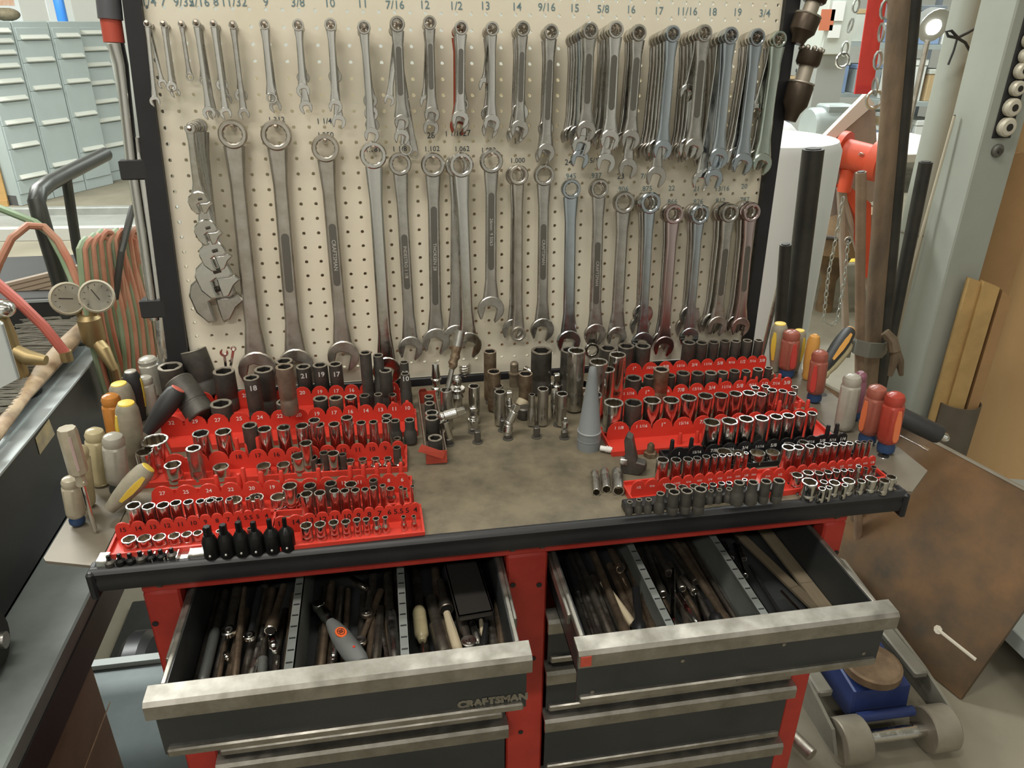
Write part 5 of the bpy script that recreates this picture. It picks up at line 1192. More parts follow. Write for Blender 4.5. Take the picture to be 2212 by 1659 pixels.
def tool(crop, a, b, w, kind, m, z, label, m2=None, floor=.757):
    """a = rear px, b = front px in the crop, at height z; w = width in crop px"""
    A = atZ(crop[0]+a[0]/crop[2], crop[1]+a[1]/crop[2], z); B = atZ(crop[0]+b[0]/crop[2], crop[1]+b[1]/crop[2], z)
    r = px_r(B, w/crop[2])*1.12; L = (A-B).length
    # keep the tail resting in the drawer
    if A.z-r < floor: A.z = floor+r+.0005
    if B.z-r < floor: B.z = floor+r+.0005
    nm, cat = {'rod': ('extension_bar', 'extension'), 'ratchet': ('ratchet', 'ratchet'), 'breaker': ('breaker_bar', 'breaker bar'), 'driver': ('screwdriver', 'screwdriver'), 'strip': ('strip', 'strip'), 'knob': ('knob_driver', 'driver'), 'swivel': ('swivel_joint', 'joint'), 'stick': ('stick', 'stick'), 'socketbar': ('extension_bar', 'extension')}[kind]
    if kind == 'strip': nm = 'wooden_strip'
    o = thing(nm, label, cat, along(B, A, (0, 0, 1)), 'tools lying in the open drawers')
    mm = DM[m]; m2 = DM[m2] if m2 else CHROME
    L = (A-B).length
    if kind == 'rod':
        MB().lathe([(r*.9, 0), (r, .002), (r, L*.12), (r*.72, L*.16), (r*.72, L)], 14).build('bar', mm, o)
        MB().lathe([(r*.62, -.0004), (r*.60, .0006)], 12).build('drive_hole', CAVITY, o)
        MB().tube([(r*.85*math.cos(2*PI*k/16), r*.85*math.sin(2*PI*k/16), .0005) for k in range(16)], r*.16, 6, closed=True).build('bright_rim', m2, o)
    elif kind == 'socketbar':
        MB().lathe([(r*.95, 0), (r, .002), (r, L*.22), (r*.62, L*.30), (r*.58, L)], 16).build('bar', mm, o)
        MB().lathe([(r*.7, -.0005), (r*.68, .0006)], 12).build('drive_hole', CAVITY, o)
        MB().tube([(r*.86*math.cos(2*PI*k/18), r*.86*math.sin(2*PI*k/18), .0005) for k in range(18)], r*.15, 6, closed=True).build('bright_rim', m2, o)
    elif kind == 'breaker':
        MB().lathe([(r*.5, 0), (r*.9, .003), (r, .008), (r, L*.52), (r*.8, L*.54)], 14).build('grip', mm, o)
        MB().lathe([(r*.72, L*.53), (r*.68, L)], 12).build('bar', DARKSTEEL, o)
        MB().sphere((0, 0, .001), r*.5, 10, 6).build('end_cap', m2, o)
    elif kind == 'ratchet':
        hr = r*1.0
        MB().tube([(0, 0, hr*.8), (0, 0, L*.35), (0, 0, L*.6), (0, 0, L)], [r*.52, r*.5, r*.68, r*.66], 12, flat=(1, .75)).build('handle', mm, o)
        hd = MB().lathe([(hr*.9, -hr*.42), (hr, -hr*.3), (hr, hr*.3), (hr*.88, hr*.42)], 20)
        hd.build('head', m2, o, M=Matrix.Rotation(-PI/2, 4, 'X'))
        MB().box((-hr*.16, hr*.4, -hr*.62), (hr*.16, hr*.56, hr*.25), .0005).build('switch_lever', SATIN, o)
        MB().lathe([(hr*.5, .0), (hr*.48, hr*.07)], 16).build('head_plate', SATIN, o, M=T(0, hr*.42, 0) @ Matrix.Rotation(-PI/2, 4, 'X'))
    elif kind == 'driver':
        MB().lathe([(r*.6, L*.38), (r, L*.45), (r, L*.90), (r*.8, L*.97), (r*.4, L)], 16).build('handle', mm, o)
        MB().lathe([(r*.24, 0), (r*.24, L*.40)], 10).build('blade', m2, o)
        MB().lathe([(r*.5, L*.33), (r*.66, L*.36), (r*.66, L*.40)], 14).build('ferrule', mm, o)
    elif kind == 'strip':
        MB().box((-r, -.003, 0), (r, .003, L), .0008).build('board', mm, o)
        MB().box((-r*1.0, -.0032, L*.30), (r*1.0, .0032, L*.302)).build('scribe_line', DARKSTEEL, o)
    elif kind == 'knob':
        MB().lathe([(r*.3, L), (r*.8, L*.96), (r, L*.8), (r, L*.62), (r*.6, L*.52)], 16).build('knob', mm, o)
        MB().lathe([(r*.4, 0), (r*.4, L*.55)], 10).build('shaft', m2, o)
    elif kind == 'swivel':
        MB().sphere((0, 0, L*.25), r, 12, 8).build('ball', m2, o)
        MB().lathe([(r*.7, L*.3), (r*.95, L*.4), (r*.95, L*.9), (r*.7, L)], 14).build('yoke', m2, o)
        MB().box((-r*.45, -r*.45, -L*.25), (r*.45, r*.45, L*.2), r*.1).build('tang', m2, o)
    else:
        MB().lathe([(r*.8, 0), (r, .003), (r*.92, L*.6), (r*.7, L)], 10).build('rod', mm, o)
        MB().lathe([(r*.55, -.004), (r*.8, .001)], 10).build('end_cap', m2, o)
    return o
FL = ZDL-.098+.007; FRr = ZDR-.098+.007
ZL = FL+.022; ZR = FRr+.022
tool(G1, (560, 300), (300, 1350), 110, 'breaker', 'g', ZL, 'grey knurled breaker bar nearest the drawer side', floor=FL)
tool(G1, (700, 250), (605, 760), 150, 'ratchet', 'd', ZL+.01, 'dark ratchet with a bright round head beside the breaker bar', 'c', floor=FL)
tool(G1, (780, 260), (670, 1290), 78, 'stick', 'b', ZL+.006, 'dull brown bar ending in a round knob', 'b', floor=FL)
tool(G1, (960, 270), (840, 815), 120, 'ratchet', 'k', ZL+.01, 'black stamped ratchet with a bright end between two bars', 'c', floor=FL)
tool(G1, (1230, 240), (1072, 750), 128, 'socketbar', 'b', ZL+.008, 'thick brown bar with a chrome swivel tip by the first divider', 'c', floor=FL)
tool(G1, (1000, 700), (840, 1320), 90, 'stick', 's', ZL-.004, 'smooth satin bar below the black stamped ratchet', 's', floor=FL)
tool(G1, (560, 880), (480, 1330), 60, 'stick', 'b', ZL-.008, 'short brown stub beside the round knob', 'b', floor=FL)
tool(G1, (1100, 820), (1120, 960), 100, 'swivel', 'c', ZL+.010, 'chrome swivel with two bright balls by the divider', 'c', floor=FL)
tool(G1, (1000, 850), (980, 1330), 100, 'breaker', 'g', ZL-.006, 'grey bar end next to the satin bar', 's', floor=FL)
tool(G1, (1160, 1040), (1125, 1310), 60, 'stick', 's', ZL-.002, 'slim bright shaft below the chrome swivel', 'c', floor=FL)
tool(G1, (560, 1000), (585, 1065), 60, 'swivel', 'c', ZL+.004, 'tiny chrome ball joint beside the brown bar', 'c', floor=FL)
# middle compartment
tool(G1, (1760, 240), (1640, 1240), 96, 'stick', 'b', ZL-.004, 'tan flat bar with a bright front end in the middle bay', 's', floor=FL)
tool(G1, (1880, 260), (1770, 1240), 90, 'stick', 'd', ZL-.004, 'dark bar under the air ratchet', 'c', floor=FL)
tool(G1, (1800, 960), (1790, 1060), 70, 'swivel', 'c', ZL+.012, 'bright ball joint beside the air ratchet', 'c', floor=FL)
# air ratchet
A = atZ(380+1720/5.267, 1220+600/5.267, ZL+.012); B = atZ(380+2090/5.267, 1220+1110/5.267, ZL+.022)
r = px_r(A, 230/5.267); L = (B-A).length
o = thing('air_ratchet', 'grey air ratchet with a round orange badge in the middle bay', 'air ratchet', along(A, B, (0, 0, 1)), 'tools lying in the open drawers')
GRIPG = mat('rubber_grey', (0.135, 0.14, 0.135), 0.55)
MB().lathe([(r*.45, L*.10), (r*.72, L*.24), (r*.95, L*.45), (r*1.0, L*.75), (r*.95, L*.95), (r*.75, L*1.06), (r*.3, L*1.10)], 20).build('grip', GRIPG, o)
MB().lathe([(r*.45, -L*.20), (r*.62, -L*.16), (r*.62, L*.0), (r*.5, L*.12)], 16).build('neck', CHROME, o)
MB().lathe([(r*.55, -r*.4), (r*.62, -r*.3), (r*.62, r*.3), (r*.55, r*.4)], 16).build('head', CHROME, o, M=T(0, 0, -L*.28) @ Matrix.Rotation(PI/2, 4, 'X'))
bdg = MB().lathe([(r*.62, 0), (r*.60, .0012)], 24).build('orange_badge', mat('orange_badge', (0.80, 0.14, 0.035), 0.45), o, M=T(-r*.10, r*.93, L*.52) @ Matrix.Rotation(-PI/2, 4, 'X') @ Matrix.Diagonal((.85, 1.25, 1, 1)))
MB().tube([(r*.38*math.cos(2*PI*k/24), r*.38*math.sin(2*PI*k/24), .0014) for k in range(24)], r*.035, 6, closed=True).build('badge_ring', BLACKINK, bdg)
for k in range(3): MB().box((-r*.24, r*(-.16+.14*k), .0012), (r*.24, r*(-.08+.14*k), .0016)).build('badge_lettering', BLACKINK, bdg)
MB().lathe([(r*.13, 0), (r*.12, .001)], 12).build('red_dot', REDP, o, M=T(r*.05, r*.97, L*.86) @ Matrix.Rotation(-PI/2, 4, 'X'))
tool(G2, (-20, 360), (150, 470), 90, 'stick', 'c', ZL+.012, 'bright chrome handle lying across the rear of the middle bay', 'c', floor=FL)
tool(G2, (250, 330), (170, 760), 130, 'ratchet', 'd', ZL+.004, 'oily dark ratchet beside the bright chrome handle', 'd', floor=FL)
tool(G2, (330, 500), (100, 1080), 120, 'ratchet', 'b', ZL-.002, 'brown ratchet behind the air ratchet end', 's', floor=FL)
tool(G2, (330, 700), (270, 1340), 110, 'stick', 'd', ZL-.004, 'dark bar in the middle bay beside the brown ratchet', 's', floor=FL)
tool(G2, (300, 760), (420, 1350), 80, 'ratchet', 's', ZL-.003, 'slim satin ratchet crossing beside the second divider', 's', floor=FL)
tool(G2, (400, 330), (500, 1310), 115, 'breaker', 's', ZL+.002, 'bright-gripped handle along the second divider', 's', floor=FL)
# right bay of the left drawer
tool(G2, (760, 700), (825, 1290), 150, 'driver', 'y', ZL, 'yellow clear screwdriver in the bay with the slotted tray', 'c', floor=FL)
tool(G2, (900, 600), (1070, 1260), 190, 'breaker', 'd', ZL-.002, 'thick dark handle beside the yellow clear screwdriver', 'd', floor=FL)
tool(G2, (1010, 400), (1080, 720), 150, 'socketbar', 'd', ZL+.004, 'dark bar behind the pale stick', 'd', floor=FL)
tool(G2, (1080, 760), (1225, 1240), 110, 'stick', 't', ZL+.006, 'pale tan stick with a bright tip', 'c', floor=FL)
tool(G2, (1250, 850), (1330, 1095), 160, 'ratchet', 'd', ZL+.002, 'small ratchet with a brassy round head before the slotted tray', 's', floor=FL)
tool(G2, (1370, 870), (1440, 1100), 90, 'stick', 's', ZL-.002, 'short bright shaft beside the brassy ratchet', 'c', floor=FL)
tool(G2, (1530, 860), (1500, 1150), 70, 'stick', 'k', ZL+.002, 'short black peg below the slotted tray', 'd', floor=FL)
tool(G2, (1470, 840), (1490, 1000), 60, 'stick', 't', ZL-.006, 'short pale peg below the slotted tray', 't', floor=FL)
tool(G2, (1640, 620), (1720, 1170), 80, 'stick', 'b', ZL-.008, 'brown bar along the drawer side by the slotted tray', 'b', floor=FL)
# slotted tray
zt = ZL+.020
c = [atZ(760+a/5.267, 1180+b/5.267, zt) for a, b in ((1050, 225), (1430, 205), (1620, 790), (1210, 845))]
x = (c[1]-c[0]).normalized(); w = (c[2]-c[3]).length; yv = (c[3]-c[0]); Lt = yv.length; yv.normalize()
x = (x-yv*x.dot(yv)).normalized()
o = thing('slotted_tray', 'dark plastic tray with a ladder of slots lying on the tools', 'tray', frame(c[0], x, yv, x.cross(yv)), 'tools lying in the open drawers')
TRM = mat('dark_tray', (0.055, 0.05, 0.042), 0.5, var=.2, scale=20)
MB().box((0, 0, -.006), (w, Lt, -.004)).build('tray_floor', mat('tray_dark_floor', (0.018, 0.016, 0.014), 0.6), o)
for a, b in (((0, 0), (.003, Lt)), ((w-.003, 0), (w, Lt)), ((0, 0), (w, .003)), ((0, Lt-.004), (w, Lt))): MB().box((a[0], a[1], -.006), (b[0], b[1], .002), .0005).build('tray_rim', TRM, o)
for k in range(9):
    yy = Lt*(k+.45)/9.2
    MB().box((.003, yy, -.005), (w-.003, yy+Lt*.055, .0005), .0004).build('rib', TRM, o)
# right drawer
tool(G3, (215, 330), (540, 1250), 100, 'knob', 'k', ZR, 'grey bar with a glossy black butt by the drawer side', 's', floor=FRr)
tool(G3, (330, 280), (770, 1320), 100, 'stick', 'd', ZR, 'long grey steel bar in the first bay', 's', floor=FRr)
tool(G3, (250, 300), (620, 1340), 80, 'rod', 'd', ZR-.008, 'dark extension under the long grey bar', 's', floor=FRr)
tool(G3, (520, 260), (940, 1280), 120, 'rod', 'b', ZR, 'thick brown extension bar in the first bay', 's', floor=FRr)
tool(G3, (640, 620), (985, 1100), 90, 'stick', 't', ZR-.004, 'brownish bar beneath the black extension', 'b', floor=FRr)
tool(G3, (730, 230), (845, 470), 110, 'rod', 'b', ZR+.008, 'brown extension with a bright ring by the divider', 'c', floor=FRr)
tool(G3, (860, 240), (1250, 1240), 90, 'rod', 'b', ZR-.006, 'rust-brown extension lying along the first divider', 'b', floor=FRr)
tool(G3, (1020, 690), (1060, 1230), 150, 'socketbar', 'k', ZR+.012, 'black impact extension with a bright ring mouth', 'c', floor=FRr)
tool(G3, (1120, 200), (1330, 760), 90, 'rod', 'd', ZR, 'dark extension with a ring end in the middle bay', 'c', floor=FRr)
tool(G3, (1230, 220), (1400, 520), 100, 'rod', 'd', ZR+.006, 'oily extension behind the leaning chrome bar', 'd', floor=FRr)
tool(G3, (1440, 480), (1440, 1130), 85, 'rod', 'c', ZR+.008, 'chrome extension leaning upright in the middle bay', 'c', floor=FRr)
tool(G3, (1400, 400), (1550, 700), 80, 'rod', 'd', ZR+.004, 'dark extension with a bright ring mouth in the middle bay', 'c', floor=FRr)
tool(G3, (1500, 760), (1770, 1200), 88, 'stick', 'c', ZR+.010, 'square chrome bar crossing the middle bay', 'c', floor=FRr)
tool(G3, (1540, 560), (1685, 735), 84, 'rod', 'd', ZR+.006, 'short extension with a bright ring beside the black knob', 'c', floor=FRr)
tool(G3, (1560, 930), (1610, 1160), 120, 'socketbar', 'd', ZR+.006, 'dark socket end with a chrome ring at the drawer front', 'c', floor=FRr)
tool(G3, (1700, 760), (1820, 1160), 70, 'rod', 'c', ZR+.004, 'slim chrome extension beside the glossy black knob', 'c', floor=FRr)
tool(G3, (1980, 1140), (1830, 830), 135, 'knob', 'k', ZR+.010, 'glossy black knob driver in the middle bay', 'k', floor=FRr)
tool(G3, (1450, 140), (2100, 1140), 110, 'rod', 'b', ZR, 'long brown extension bar in the middle bay', 's', floor=FRr)
tool(G3, (1600, 140), (2190, 1100), 60, 'stick', 'd', ZR-.006, 'long thin dark bar along the second divider', 'd', floor=FRr)
tool(G3, (1360, 170), (1700, 620), 80, 'rod', 'd', ZR-.004, 'dark extension deep in the middle bay', 'd', floor=FRr)
tool(G4, (1160, 130), (1660, 610), 56, 'strip', 'w', ZR-.012, 'dark wooden strip in the last bay', floor=FRr)
tool(G4, (1310, 125), (1680, 600), 76, 'strip', 'w2', ZR-.016, 'tan wooden strip by the far drawer side', floor=FRr)
tool(G4, (1150, 200), (1210, 380), 32, 'rod', 'c', ZR, 'small chrome extension with a ring mouth in the last bay', 'c', floor=FRr)
tool(G4, (1085, 180), (1130, 280), 36, 'rod', 's', ZR, 'short satin extension with a bright ring by the second divider', 'c', floor=FRr)
tool(G4, (1160, 170), (1205, 285), 30, 'rod', 's', ZR-.004, 'short satin extension beside the small chrome one', 'c', floor=FRr)
tool(G4, (1235, 320), (1430, 630), 22, 'stick', 'k', ZR-.006, 'thin black rod in the last bay', 'd', floor=FRr)
tool(G4, (1415, 465), (1550, 610), 22, 'rod', 'c', ZR-.002, 'thin chrome extension lying across the wooden strips', 'c', floor=FRr)

# the layer underneath: plain bars only their place tells apart
for (x0_, x1_, yf_, fl_, lab, nn) in ((.060, .190, -.630, FL, 'oily steel bar lying underneath in the first ratchet bay', 7), (.205, .340, -.630, FL, 'oily steel bar lying underneath in the air ratchet bay', 7), (.355, .470, -.630, FL, 'oily steel bar lying underneath in the slotted tray bay', 5),
                             (.572, .690, -.632, FRr, 'oily steel bar lying underneath in the first extension bay', 7), (.705, .825, -.632, FRr, 'oily steel bar lying underneath in the middle extension bay', 7)):
    for k in range(nn):
        rr_ = random.uniform(.006, .010); x_ = x0_+(x1_-x0_)*(k+.5)/nn+random.uniform(-.003, .003)
        ln = random.uniform(.16, .30); y_ = yf_+random.uniform(.012, .05)
        o = thing('steel_bar', lab, 'bar', along(Vector((x_, y_, fl_+rr_+.0006)), Vector((x_+random.uniform(-.006, .006), y_+ln, fl_+rr_+.0006)), (0, 0, 1)), 'bars underneath in the drawers')
        MB().lathe([(rr_*.9, 0), (rr_, .002), (rr_, ln*.12), (rr_*.75, ln*.15), (rr_*.75, ln)], 12).build('bar', random.choice((DARKSTEEL, BROWNSTEEL, SATIN2)), o)
        MB().lathe([(rr_*.55, -.0005), (rr_*.5, .0005)], 10).build('drive_hole', CAVITY, o)
# ------------------------------------------------------------------ left of the bench: cabinets, cart, hoses, bin
A = atZ(30, 450, 0); B = atZ(215, 405, 0)
cx = (B-A); cx.z = 0; cx.normalize(); cn = Vector((cx.y, -cx.x, 0))       # cn points to the viewer's side
def cab_hit(u, v):
    d = ray(u, v); t = (A-CAM).dot(cn)/d.dot(cn); return CAM+d*t
CABM = mat('cabinet_grey', (0.40, 0.46, 0.45), 0.45, 0, var=.06, scale=3)
CABH = mat('cabinet_pull', (0.62, 0.64, 0.58), 0.4, 0.1)
ztop = cab_hit(60, 46).z
edges = [cab_hit(u, v) for u, v in ((-60, 46), (25, 46), (105, 46), (172, 46))]
s_of = lambda P: (P-A).dot(cx)
ss = [s_of(e_) for e_ in edges]; ss.append(ss[-1]+.42); 
HV = [(66, 88, 113, 142, 175, 212, 262, 312, 378), (80, 128, 188, 262, 352), (76, 120, 174, 245, 320), (70, 105, 139, 178, 218, 258, 312)]
names = ['many shallow drawers at the row end', 'five deep drawers beside the shallow-drawer one', 'five deep drawers next to the recessed one', 'seven drawers set back beside the gap']
for k in range(4):
    s0, s1 = ss[k], ss[k+1]
    off = 0 if k < 3 else .10
    O = A+cx*s0-cn*off+Vector((0, 0, -A.z))
    w = s1-s0
    o = thing('drawer_cabinet', 'grey steel drawer cabinet with '+names[k], 'cabinet', frame(O, cx, -cn, (0, 0, 1)), 'grey drawer cabinets in a row')
    MB().box((.004, .012, .0), (w-.004, .60, ztop), .004).build('carcass', CABM, o)
    MB().box((.0, .05, .0), (w, .55, .09)).build('plinth', mat('plinth_dark', (0.10, 0.10, 0.10), .6), o)
    mid = O+cx*(w*.5)
    zs = []
    for v in HV[k]:
        a, b = -1.0, 3.0
        for _ in range(40):
            m_ = (a+b)/2
            if proj((mid.x, mid.y, m_))[1] > v: a = m_
            else: b = m_
        zs.append(a)
    zs = [z for z in zs if z > .12]
    bounds = [ztop-.07]+[(zs[i]-.0) for i in range(len(zs))]
    for i, z in enumerate(zs):
        up_ = (ztop-.05) if i == 0 else zs[i-1]-.030
        dn = z-.028
        dr = MB().box((.018, .0, dn), (w-.018, .014, up_), .004).build('drawer', CABM, o)
        MB().prism([(-.028, z-.010), (-.024, z-.018), (.002, z-.012), (.002, z+.022)], .05, w-.05).build('pull', CABH, dr)
        pb = dr.children[0].data
        for vtx in pb.vertices: vtx.co = (vtx.co.z, vtx.co.x, vtx.co.y)
        pb.flip_normals()
    if zs: MB().box((.018, .0, .10), (w-.018, .014, zs[-1]-.030), .004).build('drawer', CABM, o)
# clutter on top of the cabinets
def ontop(u, k=.2): 
    P = cab_hit(u, 46)-cn*k; P.z = ztop; return P
P = ontop(64, .25)
o = thing('cloth_bundle', 'brown lumpy cloth bundle on top of the grey cabinets', 'bundle', T(*P))
MB().sphere((0, 0, .055), .09, 14, 9, (1.3, 1, .62)).build('bundle_body', mat('brown_cloth', (0.20, 0.17, 0.11), .9, 0, var=.4, scale=12), o)
MB().sphere((-.16, .02, .035), .06, 12, 8, (1.2, 1, .6)).build('bundle_fold', mat('grey_cloth', (0.30, 0.30, 0.26), .9, 0, var=.3, scale=12), o)
P = ontop(105, .45)
o = thing('wall_poster', 'white poster with a peach coloured picture standing on the cabinets', 'poster', frame(P, cx, -cn, (0, 0, 1)))
MB().box((-.10, 0, 0), (.14, .006, .45)).build('sheet', mat('white_paper', (0.85, 0.87, 0.85), .7), o)
MB().box((-.09, -.0015, .13), (.09, 0, .30)).build('picture', mat('peach_print', (0.72, 0.42, 0.28), .7, 0, col2=(0.80, 0.62, 0.50), scale=14), o)
P = ontop(30, .5)
o = thing('white_carton', 'pale carton standing on the end cabinet', 'carton', frame(P, cx, -cn, (0, 0, 1)))
MB().box((-.05, 0, 0), (.35, .3, .40), .004).build('box_body', mat('pale_carton', (0.62, 0.68, 0.66), .7, 0, var=.1, scale=4), o)
MB().box((-.05, .14, .4), (.35, .16, .402)).build('tape', CABH, o)
P = ontop(172, .2)
o = thing('blue_bottle', 'bright blue bottle on the recessed cabinet', 'bottle', T(*P))
MB().lathe([(.045, 0), (.047, .01), (.047, .20), (.03, .24), (.02, .25)], 16).build('bottle_body', mat('bright_blue', (0.05, 0.25, 0.75), .35), o)
MB().lathe([(.022, .25), (.022, .29)], 12).build('bottle_cap', WHITEPRINT, o)
P = ontop(145, .3)
o = thing('steel_upright', 'grey steel upright rising behind the cabinets', 'post', T(P.x, P.y+.5, 0))
MB().box((-.05, -.05, 0), (.05, .05, 3.2), .004).build('post_body', mat('post_grey', (0.25, 0.25, 0.22), .6), o)
MB().box((-.1, -.1, 0), (.1, .1, .01)).build('base_plate', mat('post_grey', (0.25, 0.25, 0.22), .6), o)
P = ontop(198, .45)
o = thing('red_sign', 'white card with a red curved arrow on the cabinets', 'card', frame(P, cx, -cn, (0, 0, 1)))
MB().box((-.06, 0, 0), (.25, .006, .5)).build('card', mat('white_paper', (0.85, 0.87, 0.85), .7), o)
MB().tube([(-.04+.10*math.sin(t*.25), -.004, .05+.30-.012*t*t*.6) for t in range(0, 6)], .02, 8, flat=(1, .3)).build('red_curve', mat('sign_red', (0.65, 0.06, 0.08), .5), o)
# tan sheet at the cabinet row end
P = atZ(14, 445, 0)
o = thing('tan_sheet', 'tan wooden sheet leaning at the end of the cabinet row', 'sheet', frame(P, (1, 0, 0), (0, 1, 0), (0, .08, 1)))
MB().box((-.6, 0, 0), (.02, .02, .62)).build('sheet_body', mat('tan_wood', (0.55, 0.34, 0.13), .6, 0, var=.25, scale=6), o)
MB().box((-.6, -.012, .0), (.02, 0, .05)).build('bottom_batten', mat('tan_wood', (0.55, 0.34, 0.13), .6), o)
# steel track on the floor
A1 = atZ(0, 520, 0); B1 = atZ(300, 515, 0)
tx = (B1-A1).normalized(); ty = Vector((-tx.y, tx.x, 0))
o = thing('floor_track', 'long low steel channel lying on the floor before the cabinets', 'channel', frame(A1-tx*1.5, tx, ty, (0, 0, 1)))
TRK = mat('track_steel', (0.36, 0.37, 0.34), .45, .3, var=.2, scale=5)
MB().box((0, 0, 0), (4.2, .62, .06), .004).build('channel_web', TRK, o)
MB().box((0, -.03, .0), (4.2, .04, .10), .004).build('channel_flange', mat('track_bright', (0.62, 0.63, 0.60), .35, .4), o)
MB().box((0, .58, .0), (4.2, .66, .12), .004).build('channel_flange', TRK, o)
# ---- cart with bent handle, hoses and regulator
PIPE = mat('dark_pipe', (0.075, 0.078, 0.072), .38, .6, var=.2, scale=10)
yc = .33
base = atY(150, 700, yc); 
o = thing('cylinder_cart', 'dark tubular cart handle rising behind the steel bin', 'cart', T(base.x, yc, 0))
def loc(u, v, y): return tuple(atY(u, v, y)-Vector((base.x, yc, 0)))
p = [loc(168, 760, yc), loc(130, 610, yc), loc(88, 470, yc), loc(79, 436, yc+.005), loc(84, 414, yc+.03), loc(104, 397, yc+.09), loc(150, 372, yc+.20), loc(228, 333, yc+.38)]
foot = (p[0][0]+.04, p[0][1]-.02, .0)
MB().tube([foot]+p, .0165, 12).build('bent_handle', PIPE, o)
q0 = loc(143, 383, yc+.17); q1 = loc(166, 535, yc+.17); 
MB().tube([q0, q1, (q1[0]+.08, q1[1], .02)], .011, 10).build('upright', PIPE, o)
MB().box((p[0][0]-.12, -.06, 0), (p[0][0]+.35, .22, .02), .004).build('foot_plate', PIPE, o)
hz = loc(287, 447, .36); hz2 = loc(262, 545, .27)
MB().tube([hz, hz2, (hz2[0]-.03, hz2[1]-.01, hz2[2]-.10)], .007, 8).build('hose_peg', PIPE, o)
GRN = mat('green_hose', (0.20, 0.29, 0.17), .55, 0, col2=(0.27, 0.32, 0.21), scale=14); REDH = mat('red_hose', (0.40, 0.15, 0.09), .55, 0, col2=(0.42, 0.22, 0.14), scale=14)
h0 = atY(225, 545, .27)
ho = thing('welding_hose', 'hank of twin red and green welding hose hung on the cart', 'hose', T(h0.x, h0.y, h0.z-.55))
def hl(u, v, y): return atY(u, v, y)-Vector((h0.x, h0.y, h0.z-.55))
tops = [(172, 538), (190, 530), (206, 521), (222, 527), (240, 518), (254, 524), (270, 514), (281, 520)]
for i, (u, v) in enumerate(tops):
    yy = .22+.018*i; 
    for j, m in enumerate((GRN, REDH)):
        uu = u+9*j
        t = hl(uu, v, yy-.004*(1-j)); wd = .035
        bt = hl(u+9*j+40+i*4, 785+6*j, yy-.01-.004*(1-j))
        t2 = t+Vector((.018, wd*1.6, -.02)); b2 = bt+Vector((.03, wd, -.01))
        bz = min(bt.z, t.z-.30)
        path = []
        n = 8
        for k in range(n+1):
            f = k/n; bow = math.sin(PI*f)*.012
            path.append(Vector((t.x+(bt.x-t.x)*f-bow*.3, t.y+(bt.y-t.y)*f-bow, t.z+(bz-t.z)*f)))
        for k in range(1, 6):
            a = PI*k/6; path.append(Vector((bt.x+(b2.x-bt.x)*k/6, bt.y+(b2.y-bt.y)*k/6, bz-.05*math.sin(a))))
        for k in range(n+1):
            f = k/n; bow = math.sin(PI*f)*.012
            path.append(Vector((b2.x+(t2.x-b2.x)*f+bow, b2.y+(t2.y-b2.y)*f, bz+(t.z-.02-bz)*f)))
        for k in range(1, 5):
            a = PI*k/5; path.append(Vector((t2.x+(t.x-t2.x)*k/5, t2.y+(t.y-t2.y)*k/5, t.z-.02+.02*k/5+.022*math.sin(a))))
        MB().tube([tuple(q) for q in path], .0068, 8, closed=True).build('green_loop' if j == 0 else 'red_loop', m, ho)
MB().tube([tuple(hl(u, v, y)) for u, v, y in ((-30, 640, .20), (0, 565, .22), (25, 515, .24), (60, 487, .27), (95, 490, .28), (125, 520, .27), (150, 565, .25), (175, 625, .22), (190, 700, .2))], .0075, 8).build('red_lead', REDH, ho)
MB().tube([tuple(hl(u, v, y)) for u, v, y in ((-30, 440, .36), (0, 450, .34), (40, 466, .32), (75, 480, .30), (108, 505, .285), (135, 555, .265), (155, 600, .24), (172, 660, .21))], .0075, 8).build('green_lead', GRN, ho)
PINKH = mat('pink_red_hose', (0.50, 0.13, 0.10), .5)
a_ = atY(-20, 600, .12); b_ = atY(95, 705, .10)
o = thing('red_hose', 'thick pinkish red hose running down into the steel bin', 'hose', T(*b_))
MB().tube([tuple(a_-b_), tuple((a_-b_)*.5+Vector((0, 0, .004))), (0, 0, 0), (.02, .01, -.06)], .0095, 10).build('hose_body', PINKH, o)
MB().lathe([(.011, 0), (.011, .02)], 10).build('hose_ferrule', mat('brass', (0.34, 0.26, 0.13), .5, .8), o, M=T(.02, .01, -.075))
# regulator with two gauges
BRASS = MATS['brass']
g1 = atY(147, 645, .20); g2 = atY(209, 640, .16)
gb = atY(195, 700, .2)
o = thing('pressure_regulator', 'brass regulator with two round dusty pressure gauges', 'regulator', T(*gb))
for g, wp, nd in ((g1, 72, 1.35), (g2, 72, .45)):
    r = px_r(g, wp); n = (CAM-g).normalized(); n = (n+Vector((.10 if g is g1 else -.02, 0, 0))).normalized()
    M = T(*(-gb)) @ along(g-n*.020, g, (0, 0, 1))
    cs_ = MB().lathe([(r*.55, -.006), (r*.95, .0), (r, .004), (r, .020), (r*.90, .0235), (r*.86, .0215)], 26).build('gauge_case', mat('dusty_cream', (0.46, 0.42, 0.32), .55), o, M=M)
    MB().lathe([(r*.86, .0205), (r*.855, .0215)], 24).build('gauge_face', mat('gauge_white', (0.52, 0.50, 0.42), .5), cs_)
    MB().box((-r*.025, -r*.25, .0217), (r*.025, r*.5, .0223)).build('needle', BLACKINK, cs_, M=Matrix.Rotation(nd, 4, 'Z'))
    for k in range(9):
        an = R(-130+32*k); MB().box((-r*.015, r*.62, .0217), (r*.015, r*.74, .0220)).build('dial_tick', BLACKINK, cs_, M=Matrix.Rotation(an, 4, 'Z'))
    MB().tube([tuple(g-gb-n*.02), tuple((g-gb)*.45-n*.02), (0, 0, -.01)], .008, 10).build('gauge_stem', BRASS, o)
MB().lathe([(.016, -.045), (.022, -.035), (.022, .012), (.014, .02)], 16).build('regulator_body', BRASS, o)
